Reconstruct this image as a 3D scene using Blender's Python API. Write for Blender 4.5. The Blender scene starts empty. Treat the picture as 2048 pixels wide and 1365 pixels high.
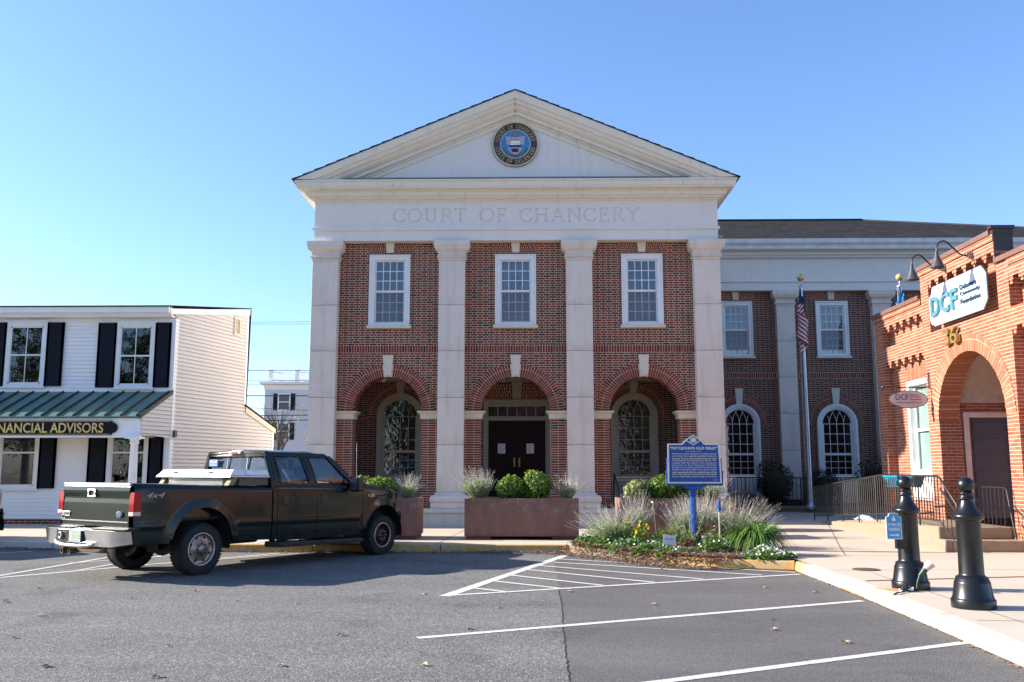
import bpy, bmesh, math, random
from mathutils import Vector, Matrix
random.seed(7)
SC = bpy.context.scene
COL = SC.collection
R = math.radians
# ------------------------------------------------------------------ camera, sky, sun, exposure
cam = bpy.data.cameras.new('camera'); camo = bpy.data.objects.new('camera', cam); COL.objects.link(camo)
cam.sensor_width = 36.0; cam.lens = 36.0 * 1832 / 2048; cam.clip_end = 2000; cam.clip_start = 0.1
camo.location = (0, 0, 1.65); camo.rotation_euler = (R(90 + 8.03), 0, R(1.05)); SC.camera = camo
SUN_EL, SUN_A = 25.0, 6.0          # elevation; the light travels along +x turned a little towards -y
world = bpy.data.worlds.new('World'); SC.world = world; world.use_nodes = True
wn = world.node_tree; bg = wn.nodes['Background']
sky = wn.nodes.new('ShaderNodeTexSky'); sky.sky_type = 'NISHITA'; sky.sun_disc = False
sky.sun_elevation = R(SUN_EL); sky.sun_rotation = R(-90 + SUN_A)
sky.air_density = 1.0; sky.dust_density = 0.55; sky.ozone_density = 5.0; sky.altitude = 0
hs_ = wn.nodes.new('ShaderNodeHueSaturation'); hs_.inputs['Saturation'].default_value = 1.0
tn = wn.nodes.new('ShaderNodeMix'); tn.data_type = 'RGBA'; tn.blend_type = 'MULTIPLY'; tn.inputs[0].default_value = 1.0; tn.inputs[7].default_value = (0.95, 0.94, 1.0, 1)
wn.links.new(sky.outputs[0], hs_.inputs['Color']); wn.links.new(hs_.outputs[0], tn.inputs[6]); wn.links.new(tn.outputs[2], bg.inputs[0]); bg.inputs[1].default_value = 0.115
sl = bpy.data.lights.new('sun', 'SUN'); sl.energy = 4.9; sl.angle = R(0.5); sl.color = (1.0, 0.90, 0.77)
so = bpy.data.objects.new('sun', sl); COL.objects.link(so)
ld = Vector((math.cos(R(SUN_A)) * math.cos(R(SUN_EL)), -math.sin(R(SUN_A)) * math.cos(R(SUN_EL)), -math.sin(R(SUN_EL))))
so.rotation_euler = ld.to_track_quat('-Z', 'Y').to_euler(); so.location = (-30, 10, 30)
SC.view_settings.view_transform = 'Standard'; SC.view_settings.look = 'None'
SC.view_settings.exposure = 1.4; SC.view_settings.gamma = 1.0
SC.cycles.max_bounces = 6; SC.cycles.transparent_max_bounces = 12
SC.cycles.caustics_reflective = False; SC.cycles.caustics_refractive = False

# ------------------------------------------------------------------ helpers: mesh builder
BASE = {}
def reg(o, M): BASE[o.name] = M; return o
def tag(o, label=None, cat=None, group=None, kind=None):
    if label: o['label'] = label
    if cat: o['category'] = cat
    if group: o['group'] = group
    if kind: o['kind'] = kind
    return o
def thing(name, label, cat, loc=(0, 0, 0), rotz=0.0, group=None, local=False):
    """Empty at the thing's base; parts may be authored in world (default) or local coordinates"""
    o = bpy.data.objects.new(name, None); o.empty_display_size = 0.2; COL.objects.link(o)
    o.location = loc; o.rotation_euler = (0, 0, rotz)
    M = Matrix.Translation(loc) @ Matrix.Rotation(rotz, 4, 'Z')
    reg(o, Matrix.Identity(4) if local else M.inverted())
    return tag(o, label, cat, group)
def copy_tree(o, parent=None):
    c = o.copy(); COL.objects.link(c); c.parent = parent
    BASE[c.name] = BASE.get(o.name, Matrix.Identity(4))
    for ch in list(o.children): copy_tree(ch, c)
    return c
class MB:
    def __init__(s): s.v = []; s.f = []; s.m = []; s.sm = []
    def add(s, vs, fs, m=0, sm=False):
        b = len(s.v); s.v += [tuple(v) for v in vs]
        for f in fs: s.f.append([i + b for i in f]); s.m.append(m); s.sm.append(sm)
        return s
    def box(s, x0, y0, z0, x1, y1, z1, m=0):
        if x0 > x1: x0, x1 = x1, x0
        if y0 > y1: y0, y1 = y1, y0
        if z0 > z1: z0, z1 = z1, z0
        return s.add([(x0,y0,z0),(x1,y0,z0),(x1,y1,z0),(x0,y1,z0),(x0,y0,z1),(x1,y0,z1),(x1,y1,z1),(x0,y1,z1)],
            [(0,3,2,1),(4,5,6,7),(0,1,5,4),(1,2,6,5),(2,3,7,6),(3,0,4,7)], m)
    def hexa(s, p, m=0):   # 8 points, bottom ring then top ring
        return s.add(p, [(0,3,2,1),(4,5,6,7),(0,1,5,4),(1,2,6,5),(2,3,7,6),(3,0,4,7)], m)
    def prism(s, pts, fa, fb, m=0, sm=False):
        """pts 2D; fa(p), fb(p) give the 3D point of the near and the far outline"""
        n = len(pts)
        return s.add([fa(p) for p in pts] + [fb(p) for p in pts],
            [list(range(n)), list(range(2*n-1, n-1, -1))] + [(i, n+i, n+(i+1) % n, (i+1) % n) for i in range(n)], m, sm)
    def pxz(s, pts, y0, y1, m=0): return s.prism(pts, lambda p: (p[0], y0, p[1]), lambda p: (p[0], y1, p[1]), m)
    def pyz(s, pts, x0, x1, m=0): return s.prism(pts, lambda p: (x0, p[0], p[1]), lambda p: (x1, p[0], p[1]), m)
    def pxy(s, pts, z0, z1, m=0): return s.prism(pts, lambda p: (p[0], p[1], z0), lambda p: (p[0], p[1], z1), m)
    def tube(s, pts, r, n=8, m=0, cap=True, sm=True):
        P = [Vector(p) for p in pts]; rs = r if isinstance(r, (list, tuple)) else [r]*len(P)
        vs = []; prev = None
        for i, p in enumerate(P):
            d = (P[min(i+1, len(P)-1)] - P[max(i-1, 0)]).normalized()
            if prev is None:
                a = d.cross(Vector((0,0,1)))
                if a.length < 1e-3: a = d.cross(Vector((0,1,0)))
            else: a = prev - d*prev.dot(d)
            a.normalize(); prev = a; b = d.cross(a)
            for k in range(n):
                t = 2*math.pi*k/n; vs.append(p + a*(math.cos(t)*rs[i]) + b*(math.sin(t)*rs[i]))
        fs = [(i*n+k, i*n+(k+1) % n, (i+1)*n+(k+1) % n, (i+1)*n+k) for i in range(len(P)-1) for k in range(n)]
        s.add(vs, fs, m, sm)
        if cap: s.add(vs[:n], [list(range(n-1, -1, -1))], m); s.add(vs[-n:], [list(range(n))], m)
        return s
    def lathe(s, prof, c=(0,0,0), n=32, m=0, axis='z', sm=True):
        vs = []
        for r_, h in prof:
            for k in range(n):
                t = 2*math.pi*k/n; a, b = r_*math.cos(t), r_*math.sin(t)
                vs.append((c[0]+a, c[1]+b, c[2]+h) if axis == 'z' else (c[0]+a, c[1]+h, c[2]+b))
        fs = [(i*n+k, i*n+(k+1) % n, (i+1)*n+(k+1) % n, (i+1)*n+k) for i in range(len(prof)-1) for k in range(n)]
        return s.add(vs, fs, m, sm)
    def ring(s, x0, x1, y0, y1, prof, m=0, cap=True):
        """a moulding profile [(outset, z)] run round a rectangle with mitred corners"""
        vs = []
        for o, z in prof: vs += [(x0-o,y0-o,z),(x1+o,y0-o,z),(x1+o,y1+o,z),(x0-o,y1+o,z)]
        fs = [(i*4+k, i*4+(k+1) % 4, (i+1)*4+(k+1) % 4, (i+1)*4+k) for i in range(len(prof)-1) for k in range(4)]
        if cap: fs += [(3,2,1,0), tuple(len(vs)-4+k for k in range(4))]
        return s.add(vs, fs, m)
    def sphere(s, c, r, n=20, m=0, sq=(1,1,1)):
        h = n//2
        vs = [(c[0]+r*sq[0]*math.sin(math.pi*i/h)*math.cos(2*math.pi*k/n), c[1]+r*sq[1]*math.sin(math.pi*i/h)*math.sin(2*math.pi*k/n), c[2]+r*sq[2]*math.cos(math.pi*i/h)) for i in range(h+1) for k in range(n)]
        return s.add(vs, [(i*n+k, (i+1)*n+k, (i+1)*n+(k+1) % n, i*n+(k+1) % n) for i in range(h) for k in range(n)], m, True)
    def grid(s, fn, nu, nv, m=0, sm=True, flip=False):
        vs = [fn(i/nu, j/nv) for i in range(nu+1) for j in range(nv+1)]; w = nv+1
        fs = [(i*w+j, (i+1)*w+j, (i+1)*w+j+1, i*w+j+1) for i in range(nu) for j in range(nv)]
        if flip: fs = [f[::-1] for f in fs]
        return s.add(vs, fs, m, sm)
    def text(s, body, o, xd, yd, w, h, depth=0.004, m=0, serif=False, zoff=0.0, bold=0.0):
        """lettering fitted to a w x h box whose lower left corner is o"""
        vs, fs = (serif_geo(body) if serif else text_geo(body, bold))
        xs = [v[0] for v in vs]; ys = [v[1] for v in vs]
        if h is None: h = w*(max(ys)-min(ys))/(max(xs)-min(xs))
        if w is None: w = h*(max(xs)-min(xs))/(max(ys)-min(ys))
        kx = w/(max(xs)-min(xs)); ky = h/(max(ys)-min(ys)); x0, y0 = min(xs), min(ys)
        o = Vector(o); xd = Vector(xd).normalized(); yd = Vector(yd).normalized(); nd = xd.cross(yd)
        return s.add([o + xd*((v[0]-x0)*kx) + yd*((v[1]-y0)*ky) + nd*(v[2]*depth+zoff) for v in vs], fs, m)
    def build(s, name, mats, parent=None, bevel=0.0, seg=2, fix=True, merge=False):
        if not isinstance(mats, (list, tuple)): mats = [mats]
        M = BASE.get(parent.name) if parent else None
        vs = [M @ Vector(v) for v in s.v] if M else s.v
        me = bpy.data.meshes.new(name); me.from_pydata(vs, [], s.f)
        for k in mats: me.materials.append(k)
        me.polygons.foreach_set('material_index', s.m); me.polygons.foreach_set('use_smooth', s.sm)
        if fix or merge:
            bm = bmesh.new(); bm.from_mesh(me)
            if merge: bmesh.ops.remove_doubles(bm, verts=bm.verts, dist=1e-5)
            if fix: bmesh.ops.recalc_face_normals(bm, faces=bm.faces)
            bm.to_mesh(me); bm.free()
        o = bpy.data.objects.new(name, me); COL.objects.link(o)
        if parent: o.parent = parent; reg(o, M)
        else: reg(o, Matrix.Identity(4))
        if bevel:
            b = o.modifiers.new('bevel', 'BEVEL'); b.width = bevel; b.segments = seg; b.limit_method = 'ANGLE'; b.angle_limit = R(40)
        return o
_tc = {}
def text_geo(body, bold=0.0):
    key_ = (body, bold)
    if key_ in _tc: return _tc[key_]
    cu = bpy.data.curves.new('lettering', 'FONT'); cu.body = body; cu.size = 1; cu.extrude = 1.0; cu.resolution_u = 3; cu.offset = bold
    ob = bpy.data.objects.new('lettering', cu); COL.objects.link(ob)
    me = bpy.data.meshes.new_from_object(ob.evaluated_get(bpy.context.evaluated_depsgraph_get()))
    r_ = ([tuple(v.co) for v in me.vertices], [tuple(p.vertices) for p in me.polygons])
    bpy.data.objects.remove(ob); bpy.data.curves.remove(cu); bpy.data.meshes.remove(me)
    _tc[key_] = r_; return r_
# a small roman capital alphabet drawn with thick and thin strokes (unit cap height)
T, N = 0.13, 0.055
def _arc(cx, cy, rx, ry, a0, a1, n=14): return [(cx+rx*math.cos(R(a0+(a1-a0)*i/n)), cy+ry*math.sin(R(a0+(a1-a0)*i/n))) for i in range(n+1)]
def _srf(x, y, w=0.13): return ([(x-w, y), (x+w, y)], N)
SERIF = {
 'C': (0.82, [(_arc(.47,.5,.42,.46,50,310,22), 'o'), ([(.76,.72),(.76,.95)], N), ([(.76,.28),(.76,.1)], N)]),
 'O': (0.98, [(_arc(.49,.5,.43,.46,0,360,28), 'o')]),
 'U': (0.92, [([(.2,.97),(.2,.35)]+_arc(.46,.35,.26,.31,180,360,12)+[(.72,.35),(.72,.97)], .09), _srf(.2,.97), _srf(.72,.97)]),
 'R': (0.86, [([(.22,.03),(.22,.97)], T), ([(.22,.97),(.5,.97)]+_arc(.5,.745,.2,.225,90,-90,10)+[(.22,.52)], .08), ([(.45,.52),(.82,.03)], T), _srf(.22,.03), _srf(.22,.97,.12), _srf(.82,.03,.08)]),
 'T': (0.82, [([(.41,.03),(.41,.97)], T), ([(.04,.97),(.78,.97)], .06), _srf(.41,.03), ([(.05,.97),(.05,.8)], N), ([(.77,.97),(.77,.8)], N)]),
 'F': (0.72, [([(.22,.03),(.22,.97)], T), ([(.1,.97),(.66,.97)], .06), ([(.22,.53),(.54,.53)], .06), _srf(.22,.03), ([(.65,.97),(.65,.78)], N), ([(.53,.63),(.53,.43)], N)]),
 'E': (0.76, [([(.22,.03),(.22,.97)], T), ([(.1,.97),(.66,.97)], .06), ([(.22,.53),(.54,.53)], .06), ([(.1,.03),(.7,.03)], .06), ([(.65,.97),(.65,.78)], N), ([(.69,.03),(.69,.24)], N), ([(.53,.63),(.53,.43)], N)]),
 'H': (1.0, [([(.2,.03),(.2,.97)], T), ([(.8,.03),(.8,.97)], T), ([(.2,.52),(.8,.52)], .06), _srf(.2,.03), _srf(.2,.97), _srf(.8,.03), _srf(.8,.97)]),
 'A': (0.94, [([(.12,.03),(.45,.99)], .065), ([(.82,.03),(.45,.99)], T), ([(.24,.37),(.7,.37)], .06), _srf(.12,.03,.11), _srf(.82,.03,.12)]),
 'N': (1.0, [([(.17,.03),(.17,.97)], .065), ([(.17,.97),(.83,.03)], T), ([(.83,.03),(.83,.97)], .065), _srf(.17,.03), _srf(.14,.97,.12), _srf(.83,.97)]),
 'Y': (0.9, [([(.12,.97),(.46,.5)], T), ([(.8,.97),(.46,.5)], .065), ([(.46,.5),(.46,.03)], T), _srf(.46,.03), _srf(.12,.97,.11), _srf(.8,.97,.1)]),
 'S': (0.68, [(_arc(.35,.73,.24,.24,40,270,12)+_arc(.35,.26,.26,.23,90,-140,14)[1:], .1)]),
 'D': (0.94, [([(.2,.03),(.2,.97)], T), ([(.08,.97),(.42,.97)]+_arc(.42,.5,.42,.47,90,-90,16)+[(.08,.03)], .09)]),
 'L': (0.72, [([(.22,.03),(.22,.97)], T), ([(.1,.03),(.68,.03)], .06), ([(.67,.03),(.67,.25)], N), _srf(.22,.97)]),
 'W': (1.24, [([(.1,.97),(.36,.03)], T), ([(.36,.03),(.6,.9)], .065), ([(.6,.9),(.86,.03)], T), ([(.86,.03),(1.12,.97)], .065), _srf(.1,.97,.1), _srf(1.12,.97,.1)]),
 ' ': (0.62, [])}
def stroke_polys(ch):
    """each stroke of a letter as convex 2D quads"""
    out = []
    for pts, w in SERIF[ch][1]:
        P = [Vector(p) for p in pts]; n = len(P); closed = (P[0]-P[-1]).length < 1e-4; L = []; Rr = []
        for i, p in enumerate(P):
            a = P[i-1] if i > 0 else (P[-2] if closed else p); b = P[i+1] if i < n-1 else (P[1] if closed else p)
            d = (b-a).normalized(); nn = Vector((-d.y, d.x))
            ww = (.045+.09*abs(nn.x)) if w == 'o' else w
            L.append(p+nn*ww/2); Rr.append(p-nn*ww/2)
        out += [[L[i], L[i+1], Rr[i+1], Rr[i]] for i in range(n-1)]
    return out
def serif_geo(body):
    vs, fs, x = [], [], 0.0
    for ch in body:
        for k, q in enumerate(stroke_polys(ch)):
            b = len(vs); e = 1.0+.003*(k % 7)
            vs += [(p.x+x, p.y, -1.0) for p in q]+[(p.x+x, p.y, e) for p in q]
            fs += [(b,b+1,b+2,b+3),(b+7,b+6,b+5,b+4)]+[(b+i, b+4+i, b+4+(i+1) % 4, b+(i+1) % 4) for i in range(4)]
        x += SERIF[ch][0]+.1
    return vs, fs

# ------------------------------------------------------------------ helpers: materials
class NT:
    def __init__(s, name):
        s.mat = bpy.data.materials.new(name); s.mat.use_nodes = True; s.t = s.mat.node_tree; s.p = s.t.nodes['Principled BSDF']
    def n(s, typ, **kw):
        nd = s.t.nodes.new(typ)
        for k, v in kw.items(): setattr(nd, k, v)
        return nd
    def l(s, a, b): s.t.links.new(a, b)
    def math(s, op, a, b=None, c=None):
        nd = s.n('ShaderNodeMath', operation=op)
        for i, q in enumerate((a, b, c)):
            if q is None: continue
            if isinstance(q, (int, float)): nd.inputs[i].default_value = q
            else: s.l(q, nd.inputs[i])
        return nd.outputs[0]
    def noise(s, vec, scale, detail=3, rough=0.5):
        nd = s.n('ShaderNodeTexNoise'); nd.inputs['Scale'].default_value = scale; nd.inputs['Detail'].default_value = detail; nd.inputs['Roughness'].default_value = rough
        if vec is not None: s.l(vec, nd.inputs['Vector'])
        return nd.outputs[0]
    def ramp(s, fac, stops, const=False):
        nd = s.n('ShaderNodeValToRGB'); cr = nd.color_ramp
        if const: cr.interpolation = 'CONSTANT'
        while len(cr.elements) < len(stops): cr.elements.new(0.5)
        for e, (p, c) in zip(cr.elements, stops): e.position = p; e.color = (c[0], c[1], c[2], 1)
        s.l(fac, nd.inputs[0]); return nd.outputs[0]
    def mix(s, fac, a, b, mode='MIX'):
        nd = s.n('ShaderNodeMix', data_type='RGBA', blend_type=mode)
        for i, q in ((0, fac), (6, a), (7, b)):
            if isinstance(q, (int, float)): nd.inputs[i].default_value = q
            elif isinstance(q, tuple): nd.inputs[i].default_value = (q[0], q[1], q[2], 1)
            else: s.l(q, nd.inputs[i])
        return nd.outputs[2]
    def coord(s, kind='Object'): return s.n('ShaderNodeTexCoord').outputs[kind]
    def bump(s, h, strength=0.3, dist=0.01):
        nd = s.n('ShaderNodeBump'); nd.inputs['Strength'].default_value = strength; nd.inputs['Distance'].default_value = dist
        s.l(h, nd.inputs['Height']); s.l(nd.outputs[0], s.p.inputs['Normal'])
    def set(s, color=None, rough=0.6, metal=0.0, spec=None, coat=None):
        if color is not None:
            if isinstance(color, tuple): s.p.inputs['Base Color'].default_value = (*color, 1)
            else: s.l(color, s.p.inputs['Base Color'])
        if isinstance(rough, (int, float)): s.p.inputs['Roughness'].default_value = rough
        else: s.l(rough, s.p.inputs['Roughness'])
        s.p.inputs['Metallic'].default_value = metal
        if spec is not None: s.p.inputs['Specular IOR Level'].default_value = spec
        if coat: s.p.inputs['Coat Weight'].default_value = coat; s.p.inputs['Coat Roughness'].default_value = 0.04
        return s.mat
def mk(name, c, rough=0.6, metal=0.0, var=0.12, scale=3.0, bump=0.0, bscale=40, spec=None, coat=None, fine=0.0):
    t = NT(name); o = t.coord()
    n1 = t.noise(o, scale, 4); a = tuple(x*(1-var) for x in c); b = tuple(min(1, x*(1+var)) for x in c)
    col = t.ramp(n1, [(0.3, a), (0.7, b)])
    if fine: col = t.mix(fine, col, t.ramp(t.noise(o, scale*14, 3), [(0.3, tuple(x*.6 for x in c)), (0.7, tuple(min(1, x*1.4) for x in c))]))
    if bump: t.bump(t.noise(o, bscale, 4), bump, 0.01)
    return t.set(col, rough, metal, spec, coat)
def brick_mat(name, cols, mortar, P=0.32, split=0.213, offs=0.16, h=0.0677, joint=0.011, header_dark=None, bumpd=0.006, soot=0.15):
    """bond laid out from object coordinates: u runs along the wall, v is height"""
    t = NT(name); sp = t.n('ShaderNodeSeparateXYZ'); t.l(t.coord(), sp.inputs[0]); X, Y, Z = sp.outputs
    ns = t.n('ShaderNodeSeparateXYZ'); t.l(t.n('ShaderNodeNewGeometry').outputs['True Normal'], ns.inputs[0])
    side = t.math('GREATER_THAN', t.math('ABSOLUTE', ns.outputs[0]), t.math('ABSOLUTE', ns.outputs[1]))
    u = t.math('ADD', t.math('MULTIPLY', X, t.math('SUBTRACT', 1.0, side)), t.math('MULTIPLY', Y, side))
    wob = t.math('MULTIPLY', t.math('SUBTRACT', t.noise(t.coord(), 9, 2), 0.5), 0.006)
    v = t.math('ADD', t.math('DIVIDE', t.math('ADD', Z, wob), h), 400.0)
    row = t.math('FLOOR', v); fv = t.math('MULTIPLY', t.math('FRACT', v), h)
    odd = t.math('MODULO', row, 2.0)
    uu = t.math('ADD', t.math('ADD', u, t.math('MULTIPLY', odd, offs)), 400.0)
    cell = t.math('FLOOR', t.math('DIVIDE', uu, P)); lo = t.math('SUBTRACT', uu, t.math('MULTIPLY', cell, P))
    head = t.math('GREATER_THAN', lo, split)
    l2 = t.math('SUBTRACT', lo, t.math('MULTIPLY', head, split))
    wid = t.math('ADD', split, t.math('MULTIPLY', head, P-2*split))
    du = t.math('MINIMUM', l2, t.math('SUBTRACT', wid, l2)); dv = t.math('MINIMUM', fv, t.math('SUBTRACT', h, fv))
    d = t.math('MINIMUM', du, dv)
    mr = t.n('ShaderNodeMapRange'); mr.inputs[1].default_value = joint*0.3; mr.inputs[2].default_value = joint*0.62; t.l(d, mr.inputs[0]); bk = mr.outputs[0]
    cid = t.n('ShaderNodeCombineXYZ'); t.l(t.math('ADD', t.math('MULTIPLY', cell, 2.0), head), cid.inputs[0]); t.l(row, cid.inputs[1]); t.l(side, cid.inputs[2])
    wnz = t.n('ShaderNodeTexWhiteNoise'); t.l(cid.outputs[0], wnz.inputs[0])
    k = len(cols); bc = t.ramp(wnz.outputs[0], [(i/k, c) for i, c in enumerate(cols)], True)
    if header_dark:
        pick = t.math('MULTIPLY', head, t.math('GREATER_THAN', wnz.outputs[0], 0.45))
        bc = t.mix(t.math('MULTIPLY', pick, 0.8), bc, header_dark)
    bc = t.mix(0.35, bc, t.ramp(t.noise(t.coord(), 55, 4), [(0.3, (.25,.25,.25)), (0.7, (1.3,1.3,1.3))]), 'MULTIPLY')
    mc = t.mix(0.5, mortar, t.ramp(t.noise(t.coord(), 30, 4), [(0.3, tuple(x*.7 for x in mortar)), (0.7, tuple(min(1, x*1.2) for x in mortar))]))
    col = t.mix(bk, mc, bc)
    col = t.mix(soot, col, t.ramp(t.noise(t.coord(), 0.9, 4), [(0.35, (.55,.5,.48)), (0.65, (1,1,1))]), 'MULTIPLY')
    t.bump(t.math('ADD', bk, t.math('MULTIPLY', t.noise(t.coord(), 120, 2), 0.25)), 0.8, bumpd)
    return t.set(col, 0.85)
def island_brick(name, cols):
    t = NT(name); rnd = t.n('ShaderNodeNewGeometry').outputs['Random Per Island']; k = len(cols)
    bc = t.ramp(rnd, [(i/k, c) for i, c in enumerate(cols)], True)
    bc = t.mix(0.35, bc, t.ramp(t.noise(t.coord(), 55, 4), [(0.3, (.3,.3,.3)), (0.7, (1.25,1.25,1.25))]), 'MULTIPLY')
    t.bump(t.noise(t.coord(), 120, 2), 0.3, 0.004); return t.set(bc, 0.85)
def stone_mat(name, c, stain, s0=0.12, joints=False):
    t = NT(name); o = t.coord(); n1 = t.noise(o, 1.6, 5, .6); n2 = t.noise(o, 90, 3)
    mp = t.n('ShaderNodeMapping'); mp.inputs['Scale'].default_value = (3.0, 3.0, 0.35); t.l(o, mp.inputs[0]); n3 = t.noise(mp.outputs[0], 1.5, 5, .6)
    col = t.ramp(n1, [(0.3, tuple(x*(1-s0) for x in c)), (0.7, c)])
    col = t.mix(t.ramp(n3, [(0.52, (0,0,0)), (0.75, (.55,.55,.55))]), col, stain)
    if joints:   # grime that collects above the block joints, ragged with noise
        sz_ = t.n('ShaderNodeSeparateXYZ'); t.l(o, sz_.inputs[0]); f = t.math('FRACT', t.math('ADD', t.math('DIVIDE', t.math('SUBTRACT', sz_.outputs[2], 2.2), 1.31), 20.0))
        band = t.ramp(f, [(0.0, (.9,.9,.9)), (0.05, (.55,.55,.55)), (0.2, (0,0,0))]); rag = t.ramp(t.noise(o, 3.2, 5, .7), [(.42, (0,0,0)), (.66, (1,1,1))])
        col = t.mix(t.math('MULTIPLY', band, rag), col, tuple(x*.52 for x in (c[0], c[1]*.96, c[2]*.86)))
    col = t.mix(0.18, col, t.ramp(n2, [(0.3, tuple(x*.75 for x in c)), (0.7, tuple(min(1, x*1.1) for x in c))]))
    t.bump(n2, 0.12, 0.003); return t.set(col, 0.8)
def asphalt_mat(name, c, light, scale, amt=0.55):
    t = NT(name); o = t.coord(); vo = t.n('ShaderNodeTexVoronoi'); vo.inputs['Scale'].default_value = scale; t.l(o, vo.inputs[0])
    wnz = t.n('ShaderNodeTexWhiteNoise'); t.l(vo.outputs['Color'], wnz.inputs[0])
    st = t.ramp(wnz.outputs[0], [(0.0, tuple(x*.45 for x in c)), (0.35, c), (0.75, tuple(x*1.35 for x in c)), (0.93, light)])
    base = t.ramp(t.noise(o, 0.35, 5, .6), [(0.3, tuple(x*.80 for x in c)), (0.7, tuple(x*1.16 for x in c))])
    mp = t.n('ShaderNodeMapping'); mp.inputs['Rotation'].default_value = (0, 0, R(27)); mp.inputs['Scale'].default_value = (.18, 1.0, 1); t.l(o, mp.inputs[0])
    str_ = t.ramp(t.noise(mp.outputs[0], 1.1, 4, .6), [(0.35, (.84,.84,.85)), (0.6, (1,1,1)), (0.8, (1.13,1.12,1.1))])
    col = t.mix(amt, base, st); col = t.mix(1.0, col, str_, 'MULTIPLY')
    oil = t.ramp(t.noise(o, 0.8, 3, .5), [(0.58, (1,1,1)), (0.72, (.72,.71,.70))]); col = t.mix(1.0, col, oil, 'MULTIPLY')
    t.bump(t.math('ADD', vo.outputs['Distance'], t.noise(o, scale*2, 2)), 0.7, 0.006); return t.set(col, 0.85, spec=0.3)
def leaf_mat(name, c1, c2, trans=0.25, rough=0.5):
    t = NT(name); rnd = t.n('ShaderNodeNewGeometry').outputs['Random Per Island']
    col = t.ramp(rnd, [(0.0, c1), (1.0, c2)]); t.set(col, rough, spec=0.3)
    tr = t.n('ShaderNodeBsdfTranslucent'); t.l(col, tr.inputs[0]); mx = t.n('ShaderNodeMixShader'); mx.inputs[0].default_value = trans
    out = t.t.nodes['Material Output']; t.l(t.p.outputs[0], mx.inputs[1]); t.l(tr.outputs[0], mx.inputs[2]); t.l(mx.outputs[0], out.inputs[0]); return t.mat
def glass_mat(name, tint=(0.75, 0.85, 0.9), refl=1.9, wave=0.0, dark=0.35):
    """thin window glass: clear where seen through, mirror-like by Fresnel"""
    t = NT(name); tr = t.n('ShaderNodeBsdfTransparent'); tr.inputs[0].default_value = (*[x*dark for x in tint], 1)
    gl = t.n('ShaderNodeBsdfGlossy'); gl.inputs['Roughness'].default_value = 0.015; gl.inputs[0].default_value = (.95,.97,1,1)
    lw = t.n('ShaderNodeLayerWeight'); lw.inputs[0].default_value = 0.5; f0 = ((refl-1)/(refl+1))**2
    fr = t.math('ADD', t.math('MULTIPLY', t.math('POWER', lw.outputs['Facing'], 5.0), 1-f0), f0)
    if wave:
        b = t.n('ShaderNodeBump'); b.inputs['Strength'].default_value = wave; b.inputs['Distance'].default_value = 0.02
        t.l(t.noise(t.coord(), 5.0, 2), b.inputs['Height']); t.l(b.outputs[0], gl.inputs['Normal'])
    mx = t.n('ShaderNodeMixShader'); t.l(fr, mx.inputs[0]); t.l(tr.outputs[0], mx.inputs[1]); t.l(gl.outputs[0], mx.inputs[2])
    t.l(mx.outputs[0], t.t.nodes['Material Output'].inputs[0]); return t.mat

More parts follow.
